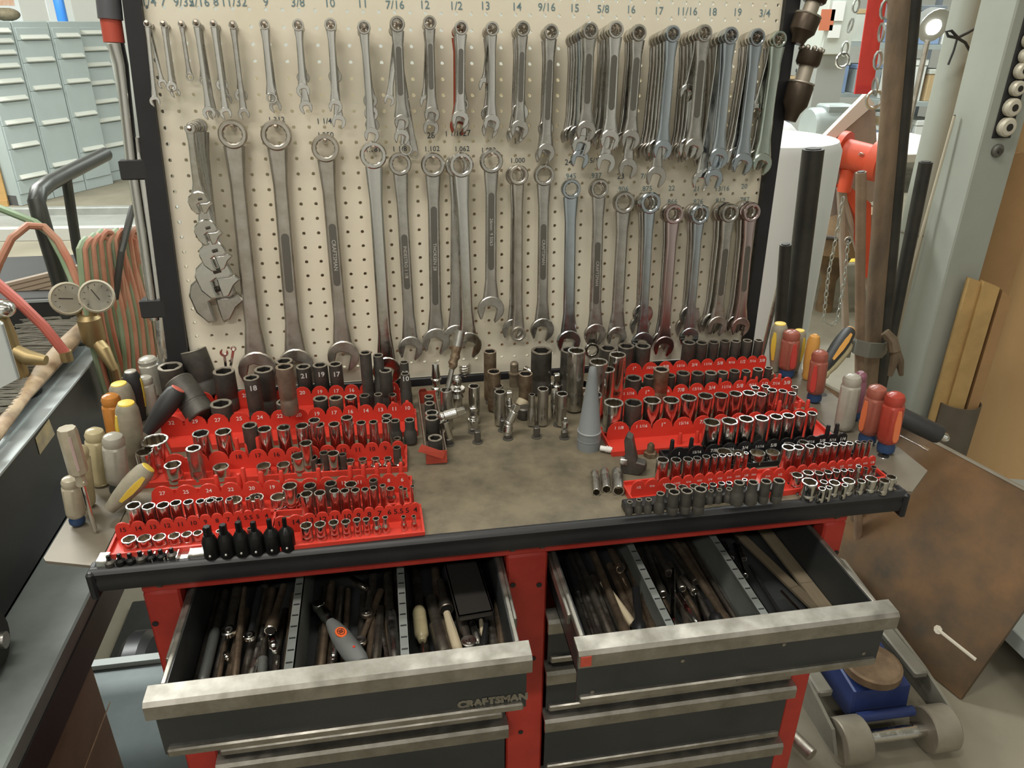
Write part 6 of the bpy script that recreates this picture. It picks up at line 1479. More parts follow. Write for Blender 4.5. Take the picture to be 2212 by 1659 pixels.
MB().tube([(.0, 0, -.03), (.02, -.02, -.05), (.035, -.03, -.09)], [.012, .014, .008], 12).build('outlet', BRASS, o)
MB().tube([(0, 0, -.045), (.02, .01, -.10), (.02, .01, -.16)], .010, 10).build('inlet_stem', BRASS, o)
# ---- steel bin on the grey table, brush lying on its rim
zr = .93
E1 = atZ(246, 742, zr); E2 = atZ(0, 985, zr)
bx = -.262
bo = thing('steel_bin', 'dark steel bin with a pale folded rim standing on the grey table', 'bin', T(0, 0, 0))
BINM = mat('bin_dark', (0.030, 0.030, 0.030), .45, .2, var=.3, scale=6); RIMM = mat('bin_rim', (0.42, 0.46, 0.46), .4, .3, var=.1, scale=8)
zt_ = .732
MB().box((bx-.004, -.62, zt_), (bx, .32, zr-.004)).build('side_wall', BINM, bo)
MB().box((-.95, .316, zt_), (bx, .32, zr-.004)).build('rear_wall', BINM, bo)
MB().box((-.95, -.62, zt_), (-.946, .32, zr-.004)).build('side_wall', BINM, bo)
MB().box((-.95, -.62, zt_), (bx, -.616, zr-.004)).build('front_wall', BINM, bo)
MB().box((-.95, -.62, zt_), (bx, .32, zt_+.004)).build('bin_floor', BINM, bo)
MB().prism([(bx-.055, -.62), (bx+.006, -.62), (bx+.006, .326), (bx-.055, .30)], zr-.006, zr, .001).build('rim_flange', RIMM, bo)
MB().box((bx-.030, -.61, zr), (bx-.026, .30, zr+.003)).build('rim_bead', RIMM, bo)
MB().prism([(-.95, .285), (bx+.02, .285), (bx+.034, .34), (-.95, .34)], zr, zr+.006, .001).build('rim_flange', RIMM, bo)
pst = atX(95, 935, bx+.001)
MB().slab([atX(u, v, bx+.0006) for u, v in ((76, 946), (105, 905), (118, 938), (86, 982))], (.0005, 0, 0)).build('worn_sticker', mat('yellow_sticker', (0.50, 0.40, 0.20), .6, 0, col2=(0.30, 0.26, 0.18), scale=25), bo)
# rear dark panel and pale bars seen past the bin
o = thing('rod_bundle', 'bundle of brown rods lying behind the gauges', 'rods', T(*atY(60, 640, .9)))
for k in range(4):
    MB().tube([(-.5, -.02+.012*k, -.11+.014*k), (.30, .06, .06+.012*k)], .011, 8).build('rod', mat('brown_rod', (0.26, 0.20, 0.14), .6), o)
pk = atY(60, 690, .9)
o = thing('black_case', 'long black case behind the gauges with rods on top', 'case', T(pk.x, .95, 0))
MB().box((-.9, -.1, 0), (.16, .35, atY(60, 645, .85).z), .004).build('case_body', BINM, o)
MB().box((-.9, -.102, atY(60, 645, .85).z-.012), (.16, -.1, atY(60, 645, .85).z-.004)).build('pale_edge', RIMM, o)
# pale panel at the picture edge
o = thing('pale_panel', 'pale grey sheet standing in the steel bin', 'panel', T(*atY(10, 800, -.15)))
t1 = atY(-40, 690, -.1)-atY(10, 800, -.15); 
MB().slab([tuple(atY(u, v, -.12)-atY(10, 800, -.15)) for u, v in ((-60, 660), (4, 700), (40, 818), (-60, 870))], (0, .006, 0)).build('sheet', mat('pale_sheet', (0.55, 0.58, 0.56), .5), o)
MB().tube([tuple(atY(u, v, -.125)-atY(10, 800, -.15)) for u, v in ((4, 700), (40, 818))], .002, 6).build('sheet_edge', RIMM, o)
# brass valve with a chrome knob
P = atY(12, 720, .05)
o = thing('cylinder_valve', 'brass cylinder valve with a chrome knob', 'valve', T(*P))
MB().tube([(0, 0, -.10), (0, 0, .0), (.0, 0, .03)], [.018, .016, .012], 12).build('valve_body', BRASS, o)
MB().tube([(0, 0, -.03), (.03, -.01, -.045), (.06, -.015, -.05)], [.013, .014, .009], 12).build('outlet', BRASS, o)
MB().sphere((.002, 0, .045), .022, 14, 8, (1.2, 1, .8)).build('chrome_knob', CHROME, o)
MB().lathe([(.03, -.16), (.03, -.10)], 14).build('cylinder_neck', BINM, o)
# brush
zb = zr+.030
WB = mat('brush_wood', (0.46, 0.35, 0.22), .6, 0, col2=(0.30, 0.20, 0.12), scale=25)
a1 = atZ(194, 688, zb+.012); a2 = atZ(95, 800, zb); a3 = atZ(0, 925, zb-.006); a4 = a3+(a3-a2)*.6
o = thing('bench_brush', 'wooden bench brush with grey bristles lying on the bin rim', 'brush', T(*a2))
MB().tube([tuple(a1-a2), tuple((a1-a2)*.9), tuple((a1-a2)*.5), (0, 0, 0), tuple((a3-a2)*.5), tuple(a3-a2), tuple(a4-a2)], [.006, .014, .020, .019, .012, .013, .014], 12, flat=(1, .7)).build('brush_back', WB, o)
br = MB(); dirp = (atZ(60, 700, zb)-atZ(170, 700, zb)).normalized()
for k in range(1500):
    f = random.uniform(-.50, .97); side = random.uniform(-1, 1)
    s0 = (a1-a2)*f if f >= 0 else (a3-a2)*(-f*1.6)
    p0 = s0+Vector((0, 0, side*.008)); ln = random.uniform(.10, .135)
    dd = (dirp+Vector((random.uniform(-.1, .1), random.uniform(-.1, .1)-.12, random.uniform(-.12, .08)))).normalized()
    br.tube([tuple(p0), tuple(p0+dd*ln*.5), tuple(p0+dd*ln+Vector((0, 0, -.006)))], [.0014, .0014, .0010], 4, cap=False)
b_o = br.build('bristles', mat('grey_bristle', (0.19, 0.18, 0.145), .7, 0, var=.35, scale=30), o); b_o['kind'] = 'stuff'
# grey table under the bin
zt_ = .73
GT = mat('grey_table', (0.20, 0.225, 0.21), .5, 0.1, col2=(0.12, 0.135, 0.13), scale=3)
o = thing('grey_table', 'grey steel side table below the dark bin beside the tool chest', 'table', T(-.62, -.15, 0))
MB().box((-.55, -.80, zt_-.03), (.466, .50, zt_), .003).build('table_top', GT, o)
MB().box((.365, .20, zt_), (.46, .215, zt_+.012)).build('rear_lip', mat('lip_grey', (0.42, 0.46, 0.44), .45), o)
MB().box((.460, -.80, zt_-.09), (.468, .50, zt_-.028)).build('side_apron', BINM, o)
for x in (-.52, .43):
    for y in (-.77, .46): MB().box((x, y, 0), (x+.03, y+.03, zt_-.03), .002).build('leg', BINM, o)
o = thing('brown_board', 'brown board standing under the grey table', 'board', frame(Vector((-.20, -.66, 0)), (0, 1, 0), (-1, 0, 0), (0, 0, 1)))
MB().box((0, 0, 0), (.40, .02, .62), .002).build('board_face', mat('brown_board', (0.17, 0.115, 0.07), .65, 0, var=.25, scale=8), o)
MB().box((0, -.001, .44), (.42, 0, .442)).build('scratch', WB, o)
lg = [atZ(u, v, .25) for u, v in ((240, 1432), (335, 1422))]
o = thing('floor_cabinet', 'low blue-grey steel cabinet between the table and the chest', 'cabinet', T(-.16, -.1, 0))
LGM = mat('blue_grey_steel', (0.17, 0.205, 0.205), .5, 0.1, col2=(0.12, 0.15, 0.15), scale=4)
MB().box((-.20, -.62, 0), (.135, .16, .25), .003).build('cabinet_body', LGM, o)
MB().box((-.20, .145, .25), (.135, .165, .262)).build('rear_lip', mat('lip_grey', (0.42, 0.46, 0.44), .45), o)
MB().box((-.06, -.33, .25), (.06, -.22, .2515)).build('latch_plate', LGM, o)
MB().box((-.03, -.30, .2515), (-.027, -.22, .253)).build('latch_slot', BINM, o)
for x in (-.19, .10): MB().box((x, -.6, .25), (x+.01, -.4, .251)).build('seam', GT, o)
# tyre behind the chest corner
P = atY(268, 1340, .10)
o = thing('cart_wheel', 'black rubber wheel of the cart behind the chest corner', 'wheel', T(P.x, .10, .13) @ Matrix.Rotation(PI/2, 4, 'Y'))
MB().lathe([(.07, -.03), (.115, -.03), (.13, -.015), (.13, .015), (.115, .03), (.07, .03)], 28).build('tyre', BLACKP, o)
MB().lathe([(.07, -.012), (.07, .012)], 18).build('hub', SATIN, o)
# dark cylinder end on the table
P = atZ(-6, 1385, .775)
o = thing('dark_roller', 'dark roller lying on the grey table', 'roller', along(P+Vector((-.25, -.02, 0)), P, (0, 0, 1)))
MB().lathe([(.040, 0), (.044, .01), (.044, .24), (.038, .252)], 20).build('roller_body', BINM, o)
MB().lathe([(.012, .25), (.012, .262)], 12).build('axle', SATIN, o)
# ---- long torque bars held in clips on the frame side
def bl(u, v, y): return bY(u, v, y)
p0 = bl(243, 105, .0); p1 = bl(302, 300, .0); p2 = bl(338, 760, .0)
def barx(pts, r, m, name, parent, n=12): return MB().tube([tuple(q) for q in pts], r, n).build(name, m, parent)
o = thing('torque_wrench', 'long chrome torque wrench with red and black grip clipped beside the board', 'torque wrench', GB @ T(*p0))
rel = lambda u, v, y=.0: tuple(bl(u, v, y)-p0)
MB().tube([rel(250, 95), rel(262, 140), rel(268, 190), rel(285, 345), rel(312, 520), rel(335, 690)], [.013, .011, .0100, .0100, .0100, .0100], 14).build('chrome_shaft', CHROME, o)
MB().tube([rel(239, 40), rel(247, 92)], [.0155, .0155], 16).build('red_grip', mat('red_grip', (0.48, 0.08, 0.05), .5), o)
MB().tube([rel(228, -60), rel(239, 42)], [.018, .018], 16).build('black_grip', mat('dark_grip', (0.10, 0.10, 0.11), .5), o)
o = thing('breaker_bar', 'chrome breaker bar hanging in the clips behind the torque wrench', 'breaker bar', GB @ T(*p0))
MB().tube([rel(296, 300, .01), rel(299, 330, .01), rel(312, 380, .01), rel(340, 600, .01), rel(352, 700, .01), rel(362, 790, .01)], [.010, .013, .0155, .0155, .0155, .0155], 14).build('chrome_shaft', STEEL_BRIGHT, o)
MB().tube([rel(296, 296, .01), rel(300, 340, .01)], [.013, .013], 12).build('knurled_end', SATIN, o)
for i, (u, v) in enumerate(((291, 364), (333, 662))):
    q = bl(u, v, .004)
    o = thing('spring_clip', 'black clip on the frame holding the chrome bars, '+('upper one' if i == 0 else 'lower one'), 'clip', GB @ T(*q), 'clips on the frame')
    MB().box((-.020, -.016, -.017), (.022, .016, .015), .002).build('clip_block', BINM, o)
    MB().box((.018, -.006, -.010), (.040, .006, .008), .001).build('clip_arm', BINM, o)
# ------------------------------------------------------------------ right of the bench
# rusty steel plate leaning on its edge
Q = Vector((1.727, -.147, 0)); d_ = Vector((-.255, .967, 0)); e_ = Vector((.331, .087, .94)); n_ = d_.cross(e_).normalized()
RUSTP = mat('rusty_plate', (0.23, 0.125, 0.055), .55, .35, col2=(0.075, 0.062, 0.045), scale=2.2, bump=.1, bscale=30, rvar=.1)
o = thing('steel_plate', 'large rusty steel plate leaning with one corner on the floor', 'plate', frame(Q, d_, e_, n_))
Hh = .545
MB().prism([(-.0, .0), (1.05, .0), (1.05, Hh), (-.03, Hh)], -.012, .0).build('plate_body', RUSTP, o)
MB().prism([(-.032, Hh), (1.05, Hh), (1.05, Hh+.006), (-.032, Hh+.006)], -.014, .002).build('cut_edge', mat('plate_edge', (0.33, 0.30, 0.24), .5, .5), o)
def on_plate(u, v):
    dd = ray(u, v); t = (Q-CAM).dot(n_)/dd.dot(n_); P = CAM+dd*t-Q; return P.dot(d_), P.dot(e_)
p1 = on_plate(2032, 1360); p2 = on_plate(2114, 1425)
sgn = 1 if (CAM-Q).dot(n_) > 0 else -1
zz = .0006 if sgn > 0 else -.0126
MB().tube([(p1[0], p1[1], zz), (p2[0], p2[1], zz)], .0045, 6, flat=(1, .2)).build('paint_streak', mat('streak', (0.55, 0.50, 0.40), .6), o)
MB().lathe([(.012, 0), (.010, .0006)], 8).build('paint_blob', MATS['streak'], o, M=T(p1[0], p1[1], zz))
# floor jack
JA = atZ(1823, 1632, 0); JB = atZ(2012, 1606, 0)
jx = (JB-JA).normalized(); jy = Vector((-jx.y, jx.x, 0)); JW = (JB-JA).length
o = thing('floor_jack', 'blue trolley jack with grey side plates and wide rollers on the floor', 'jack', frame(JA, jx, jy, (0, 0, 1)))
GREYW = mat('roller_grey', (0.30, 0.27, 0.21), .5, .3, var=.2, scale=10); JG = mat('jack_grey', (0.22, 0.21, 0.17), .5, .3, var=.2, scale=8); JB_ = mat('jack_blue', (0.025, 0.045, 0.16), .45, .1, var=.3, scale=8)
wr = .053
for x in (-.03, JW-.035):
    wl = MB().lathe([(wr*.6, 0), (wr*.95, 0), (wr, .003), (wr, .062), (wr*.95, .065), (wr*.6, .065)], 26).build('roller', GREYW, o, M=T(x, 0, wr) @ Matrix.Rotation(PI/2, 4, 'Y'))
    MB().lathe([(wr*.62, .006), (wr*.62, .059)], 20).build('roller_hub', RUSTED, wl)
MB().cyl((-.01, 0, wr), (JW+.01, 0, wr), .016, n=16).build('axle', STEEL_BRIGHT, o)
for x, s in ((-.050, 1), (JW+.030, -1)):
    xz_ = MB().prism([(-.03, .045), (.02, .04), (.55, .04), (.60, .10), (.50, .15), (.12, .12), (.0, .095)], 0, .008)
    xz_.v = [(p[2]+x, p[0], p[1]) for p in xz_.v]
    xz_.build('side_plate', JG, o)
MB().box((-.042, .08, .105), (-.005, .46, .125), .004).build('top_flange', JG, o)
MB().box((JW-.005, .10, .105), (JW+.032, .46, .125), .004).build('top_flange', JG, o)
la = MB().prism([(.05, .045), (.16, .04), (.50, .06), (.50, .12), (.20, .15), (.06, .135)], .035, JW-.045, .004); la.v = [(p[2], p[0], p[1]) for p in la.v]
la.build('lift_arm', JB_, o)
MB().cyl((.035, .03, .085), (JW-.05, .03, .085), .012, n=12).build('cross_rod', JB_, o)
MB().lathe([(.050, .0), (.056, .006), (.056, .022), (.050, .024), (.046, .016), (.010, .014)], 24).build('saddle', mat('saddle_rust', (0.22, 0.15, 0.09), .6, .4, var=.4, scale=20), o, M=T(JW*.42, .10, .152) @ Matrix.Scale(1.2, 4))
MB().cyl((-.10, -.02, .045), (-.16, .13, .05), .016, n=12).build('side_bar', SATIN2, o)
# hoist column with knobs, round pipe behind
COLM = mat('column_grey', (0.36, 0.38, 0.33), .5, .1, var=.08, scale=4); COLB = mat('column_side', (0.36, 0.38, 0.33), .5, .1, var=.08, scale=4)
o = thing('hoist_column', 'grey-green square hoist column with a slot of white fittings', 'column', T(1.905, .50, 0))
MB().box((0, 0, 0), (.115, .13, 3.2), .004).build('column_body', COLM, o)
MB().box((-.12, -.10, 0), (.25, .28, .015)).build('base_plate', COLM, o)
def cl(u, v, y=.50): return atY(u, v, y)-Vector((1.905, .50, 0))
k0 = cl(2148, 290); k1 = cl(2225, 20)
xm = .058
slot = MB().box((xm-.030, -.004, k0.z-.01), (xm+.026, .002, k1.z), .003).build('fitting_slot', BINM, o)
for (u, v, rp) in ((2153, 273, 20), (2168, 231, 19), (2183, 190, 16), (2188, 152, 17), (2203, 120, 15), (2212, 86, 17)):
    q = cl(u, v); q.y = -.004; r = rp*m_per_px(atY(u, v, .5))
    kb = MB().lathe([(r*.75, 0), (r, .004), (r, .016), (r*.8, .021), (r*.45, .022)], 18).build('white_fitting', mat('cream_fitting', (0.62, 0.58, 0.47), .4, .2), o, M=T(min(max(q.x, xm-.006), xm+.004), q.y, q.z) @ Matrix.Rotation(PI/2, 4, 'X'))
    MB().lathe([(r*.42, .0215), (r*.40, .0225)], 12).build('bore', CAVITY, kb)
q = cl(2153, 325); 
bt_ = MB().lathe([(.017, 0), (.017, .006), (.012, .010)], 16).build('flange_bolt', mat('bolt_grey', (0.16, 0.16, 0.14), .5, .5), o, M=T(q.x, 0, q.z) @ Matrix.Rotation(PI/2, 4, 'X'))
MB().lathe([(.007, .010), (.007, .016)], 6).build('nut', IMPACT, bt_)
P = atY(2085, 0, .85); P2 = atY(1977, 600, .85)
o = thing('round_pipe', 'thick pale grey round pipe standing behind the square column', 'pipe', T((P.x+P2.x)/2, .85, 0))
rp = 40*m_per_px(atY(2030, 300, .85))
MB().lathe([(rp, 0), (rp, 3.2)], 24).build('pipe_body', COLM, o)
MB().lathe([(rp*1.6, 0), (rp*1.6, .015)], 20).build('base_flange', COLM, o)
for z in (.45, .95): MB().tube([((rp+.002)*math.cos(2*PI*k/24), (rp+.002)*math.sin(2*PI*k/24), z) for k in range(24)], .003, 6, closed=True).build('weld_band', JG, o)
# cord bow on the pipe
o = thing('cord_bow', 'thin dark cord tied in a bow round the grey pipe', 'cord', T(*atY(2065, 78, .74)))
b0 = atY(2065, 78, .74)
pt = lambda u, v: tuple(atY(u, v, .74)-b0)
MB().tube([pt(2068, 80), pt(2055, 66), pt(2044, 68), pt(2048, 78), pt(2068, 82), pt(2092, 70), pt(2112, 58)], .004, 8).build('bow_loop', ACET['black'], o)
MB().tube([pt(2068, 82), pt(2060, 110), pt(2048, 140)], .003, 8).build('cord_tail', ACET['black'], o)
MB().tube([pt(2068, 82), pt(2085, 92), pt(2098, 115)], .004, 8).build('cord_tail', ACET['black'], o)
# upright pipes standing behind the bench corner
def upright(label, a, b, y, wpx, m, name='steel_pipe', cat='pipe', cap=None, yb=None):
    """from picture point a (top) to b (bottom) at depth y, continued down to the floor"""
    A_ = atY(a[0], a[1], y); B_ = atY(b[0], b[1], yb if yb is not None else y)
    s = (B_-A_)/(B_.z-A_.z); F = A_+s*(0-A_.z)
    r = wpx/2*m_per_px(B_)
    o = thing(name, label, cat, T(*F), 'long stock standing by the bench corner')
    t = A_-F
    MB().tube([(0, 0, 0), tuple(t)], [r, r], 16).build('shaft', m, o)
    MB().tube([tuple(t*.999), tuple(t+t.normalized()*.002)], [r*.72, r*.70], 14).build('end_face', cap or CAVITY, o)
    return o
DKP = mat('dark_steel_pipe', (0.060, 0.058, 0.050), .45, .5, var=.3, scale=14); RSP = mat('rusty_pipe', (0.24, 0.17, 0.11), .55, .4, col2=(0.13, 0.10, 0.075), scale=16, stretch=(1, 1, .3))
upright('thick dark pipe leaning by the board frame', (1757, 322), (1712, 700), .16, 42, DKP)
upright('shorter dark pipe beside the thick dark one', (1697, 528), (1683, 720), .14, 24, DKP)
upright('slim bright rod leaning behind the short dark pipe', (1684, 610), (1652, 740), .20, 11, SATIN, 'steel_rod', 'rod')
upright('tall rusty pipe with a worn collar standing by the column', (1948, -60), (1893, 620), .34, 38, RSP)
upright('second rusty pipe tight behind the tall one', (1975, -60), (1915, 620), .40, 34, DKP)
upright('brown wooden stick with a pointed top', (1860, 372), (1857, 740), .30, 20, mat('brown_stick', (0.25, 0.17, 0.11), .6, 0, var=.3, scale=12), 'wooden_stick', 'stick')
upright('dark drill rod with a notched end', (1968, 85), (1935, 420), .46, 22, DKP, 'drill_rod', 'rod')
upright('black pry bar slanting behind the column', (2000, 350), (1925, 720), .48, 26, DKP, 'pry_bar', 'bar')
upright('thin pale rod behind the tall rusty pipe', (1905, 380), (1880, 700), .42, 9, mat('pale_rod', (0.48, 0.44, 0.34), .5), 'steel_rod', 'rod')
upright('slim rod crossing behind the pry bar', (2062, 250), (1975, 560), .60, 6, mat('pale_rod', (0.48, 0.44, 0.34), .5), 'steel_rod', 'rod')
# band that holds them
b0 = atY(1880, 755, .27)
o = thing('stock_strap', 'grey metal strap round the foot of the standing pipes', 'strap', T(*b0))
pts = [atY(u, v, y)-b0 for u, v, y in ((1838, 742, .32), (1850, 750, .26), (1878, 757, .24), (1908, 758, .27), (1918, 748, .34))]
mb = MB(); hh = .020
lp = []
for q in pts: lp.append([(q.x, q.y-.001, q.z-hh), (q.x, q.y-.001, q.z+hh), (q.x, q.y+.003, q.z+hh), (q.x, q.y+.003, q.z-hh)])
mb.loops(lp).build('band', mat('strap_grey', (0.20, 0.20, 0.17), .5, .4), o)
MB().box((-.055, .01, -.024), (-.045, .05, .024)).build('strap_lug', JG, o)
P = atY(1925, 740, .28)
o = thing('claw_hook', 'rusty two-toed claw hanging on the pipe strap', 'claw', T(*P))
CLW = mat('claw_steel', (0.20, 0.15, 0.10), .6, .4, var=.3, scale=20)
MB().tube([(-.025, 0, .03), (-.008, -.012, .012), (.0, -.018, -.015)], [.012, .014, .016], 10).build('neck', CLW, o)
for s in (-1, 1): MB().tube([(.002, -.018, -.012), (.012+s*.008, -.022, -.045), (.020+s*.016, -.02, -.085)], [.012, .011, .006], 10).build('toe', CLW, o)
# brown duct tube and cardboard behind the plate
P = atZ(2070, 862, .86)
P = atY(2070, 865, .46); rd = 45*m_per_px(P)
o = thing('duct_tube', 'brown-grey open tube standing behind the rusty plate', 'tube', T(P.x, P.y, 0))
TUB = mat('duct_brown', (0.13, 0.105, 0.075), .6, .2, var=.2, scale=8)
MB().lathe([(rd, 0), (rd, P.z), (rd*.94, P.z), (rd*.94, P.z-.3)], 24, True, False).build('tube_wall', TUB, o)
MB().lathe([(rd*.93, P.z-.31), (rd*.9, P.z-.30)], 20).build('tube_dark', CAVITY, o)
CARD = mat('cardboard', (0.50, 0.32, 0.15), .75, 0, col2=(0.44, 0.27, 0.12), scale=3, stretch=(1, 1, .3)); CARDD = mat('cardboard_dark', (0.36, 0.21, 0.09), .75, 0, var=.15, scale=5)
def standing(label, name, tl, tr, y0, y1, m, th=.012, cat='sheet', wave=None):
    a_ = atY(tl[0], tl[1], y0); b_ = atY(tr[0], tr[1], y1)
    x = Vector((b_.x-a_.x, b_.y-a_.y, 0)); w = x.length; x.normalize(); nrm = Vector((x.y, -x.x, 0))
    O = Vector((a_.x, a_.y, 0))
    o = thing(name, label, cat, frame(O, x, -nrm, (0, 0, 1)), 'cardboard and wood leaning by the column')
    xzp = xz(MB().prism([(0, 0), (w, 0), (w, b_.z), (0, a_.z)], 0, th))
    xzp.build('board', m, o)
    MB().box((0, -.001, 0), (w, 0, .05)).build('foot_wear', CARDD, o)
    return o
o = thing('cardboard_sheet', 'broad tan cardboard sheet standing right behind the column', 'cardboard', frame(Vector((1.97, .70, 0)), Vector((.95, -.31, 0)), Vector((.31, .95, 0)), (0, 0, 1)), 'cardboard and wood leaning by the column')
MB().box((0, 0, 0), (1.3, .010, 1.9)).build('board', CARD, o)
MB().box((.18, -.004, 0), (.182, 0, 1.9)).build('fold_line', CARDD, o)
o = thing('cardboard_piece', 'rounded tan cardboard piece beside the column foot', 'cardboard', frame(Vector((2.035, .60, 0)), Vector((.97, -.24, 0)), Vector((.24, .97, 0)), (0, 0, 1)), 'cardboard and wood leaning by the column')
zq = atY(2160, 330, .58).z
ol = [(0, 0), (.16, 0), (.16, zq-.06), (.13, zq-.015), (.08, zq), (.03, zq-.015), (0, zq-.06)]
xz(MB().prism(ol, 0, .008)).build('board', CARDD, o)
MB().box((0, -.001, 0), (.16, 0, .05)).build('foot_wear', CARD, o)
standing('first narrow wooden strip beside the column', 'wood_strip', (2095, 602), (2124, 612), .46, .45, mat('strip_wood', (0.48, 0.31, 0.12), .6, 0, var=.2, scale=10), .02, 'wood strip')
standing('second narrow wooden strip overlapping the first', 'wood_strip', (2126, 608), (2160, 622), .44, .43, MATS['strip_wood'], .02, 'wood strip')
standing('third shorter wooden strip by the cardboard sheet', 'wood_strip', (2166, 628), (2186, 645), .43, .42, CARDD, .02, 'wood strip')
# grey shelf edge at the lower corner
P = atZ(2190, 1345, .15)
o = thing('low_shelf', 'grey steel shelf edge beyond the rusty plate', 'shelf', T(P.x, P.y, 0))
MB().box((-.02, -.6, .10), (1.0, .7, .15), .003).build('shelf_deck', mat('lip_grey', (0.42, 0.46, 0.44), .45), o)
for y in (-.55, .6): MB().box((.0, y, 0), (.05, y+.05, .10)).build('shelf_foot', BINM, o)
# spline cutters hanging on the frame side
for i, (a, b, ws) in enumerate((((1770, -30), (1722, 95), 58), ((1757, 95), (1706, 262), 56))):
    A_ = bY(a[0], a[1], -.03); B_ = bY(b[0], b[1], -.03); r = ws/2*bmp(B_); L = (B_-A_).length
    y_ = Vector((0, -1, 0)); z_ = (A_-B_).normalized(); y_ = (y_-z_*y_.dot(z_)).normalized()
    o = thing('spline_shaft', 'dark toothed shaft hanging beside the board frame, '+('upper one' if i == 0 else 'lower one with a pale band'), 'shaft', GB @ frame(B_, y_.cross(z_), y_, z_), 'toothed shafts beside the board')
    OIL = mat('oiled_brown', (0.075, 0.055, 0.038), .4, .6, var=.3, scale=20)
    MB().lathe([(r*.45, 0), (r*.6, L*.12), (r*.95, L*.22), (r, L*.45), (r*.92, L*.50)], 18).build('lower_body', OIL, o)
    MB().lathe([(r*.55, L*.48), (r*.55, L*.74)], 14).build('pale_journal', mat('pale_journal', (0.42, 0.37, 0.30), .45, .5), o)
    MB().tube([(r*.93*math.cos(2*PI*k/22), r*.93*math.sin(2*PI*k/22), L*.50) for k in range(22)], r*.08, 6, closed=True).build('bright_rim', SATIN2, o)
    MB().lathe([(r*.75, L*.72), (r*.9, L*.76), (r*.9, L*.90), (r*.7, L*.92)], 18).build('collar', OIL, o)
    for k in range(10):
        a_ = 2*PI*k/10; MB().sphere((r*.78*math.cos(a_), r*.78*math.sin(a_), L*.93), r*.2, 8, 6).build('tooth', SATIN2 if i else OIL, o)
# ---- things further back in the hall
WHD = mat('white_drum', (0.66, 0.68, 0.66), .5, 0, var=.06, scale=2)
P = atY(1700, 300, 1.0); zt2 = atY(1720, 295, 1.0).z; rr2 = .24
Pe = atY(1772, 440, 1.0)
o = thing('white_drum', 'tall white drum standing behind the board edge', 'drum', T(Pe.x-rr2, 1.0, 0))
MB().lathe([(rr2*.96, 0), (rr2, .02), (rr2, zt2*.32), (rr2*1.02, zt2*.34), (rr2, zt2*.36), (rr2, zt2*.98), (rr2*.95, zt2)], 32).build('drum_body', WHD, o)
MB().lathe([(.03, zt2), (.03, zt2+.02)], 12).build('bung', BINM, o)
# grey motor on a pale bench
yb = 3.0
P = atY(1800, 320, yb); zb2 = atY(1800, 318, yb).z
o = thing('back_bench', 'pale workbench far behind carrying the grey motor', 'bench', T(P.x, yb, 0))
MB().box((-1.0, -.3, zb2-.05), (.9, .6, zb2), .004).build('bench_top', mat('pale_bench', (0.60, 0.58, 0.50), .6), o)
for x in (-.95, .82):
    for y in (-.26, .52): MB().box((x, y, 0), (x+.07, y+.07, zb2-.05)).build('leg', BINM, o)
MTR = mat('motor_grey', (0.36, 0.41, 0.40), .4, .2, var=.08, scale=4)
a_ = atY(1748, 250, yb); b_ = atY(1868, 240, yb); rm = 42*m_per_px(a_)
o = thing('electric_motor', 'large grey electric motor on the far bench', 'motor', T(a_.x, yb, zb2))
Lm = b_.x-a_.x
MB().lathe([(rm*.9, 0), (rm, .02), (rm, Lm*.9), (rm*.85, Lm)], 24).build('motor_body', MTR, o, M=T(0, 0, rm) @ Matrix.Rotation(PI/2, 4, 'Y'))
MB().box((Lm*.2, -rm*.6, rm*1.7), (Lm*.7, rm*.6, rm*2.15), .01).build('terminal_box', MTR, o)
for x in (.15, .75): MB().box((Lm*x, -rm*.8, 0), (Lm*x+.05, rm*.8, rm*.4)).build('foot', MTR, o)
P = atY(1722, 290, 2.4)
o = thing('rag_heap', 'heap of white and blue rags beside the drum', 'rags', T(P.x, 2.6, zb2))
MB().sphere((-.05, 0, .10), .16, 14, 9, (1, 1, .75)).build('white_rag', mat('white_rag', (0.60, 0.61, 0.60), .9, 0, var=.2, scale=12), o)
MB().sphere((.06, -.06, .05), .15, 14, 9, (1.3, 1, .4)).build('blue_rag', mat('blue_rag', (0.22, 0.30, 0.48), .9, 0, var=.3, scale=12), o)
# electric cabinet with paper and orange card
yk = 4.6
a_ = atY(1770, 118, yk); b_ = atY(1868, -80, yk)
o = thing('switch_cabinet', 'pale grey wall cabinet with papers taped to it', 'cabinet', T(a_.x, yk, 0))
wk = b_.x-a_.x
MB().box((0, 0, 0), (wk, .3, a_.z)).build('lower_stand', mat('stand_grey', (0.35, 0.37, 0.35), .6), o)
MB().box((0, -.02, a_.z), (wk, .3, b_.z), .006).build('cabinet_body', mat('pale_cabinet', (0.56, 0.60, 0.55), .5), o)
def ck(u, v): q = atY(u, v, yk-.022); return q.x-a_.x, q.z
for nm, m, c in (('orange_card', mat('orange_card', (0.62, 0.20, 0.11), .6), ((1775, 20), (1797, 66))), ('white_paper', MATS['white_paper'], ((1800, 4), (1820, 45))), ('white_paper', MATS['white_paper'], ((1792, 54), (1812, 82)))):
    x0_, z0_ = ck(*c[0]); x1_, z1_ = ck(*c[1]); MB().box((x0_, -.026, z1_), (x1_, -.021, z0_)).build(nm, m, o)
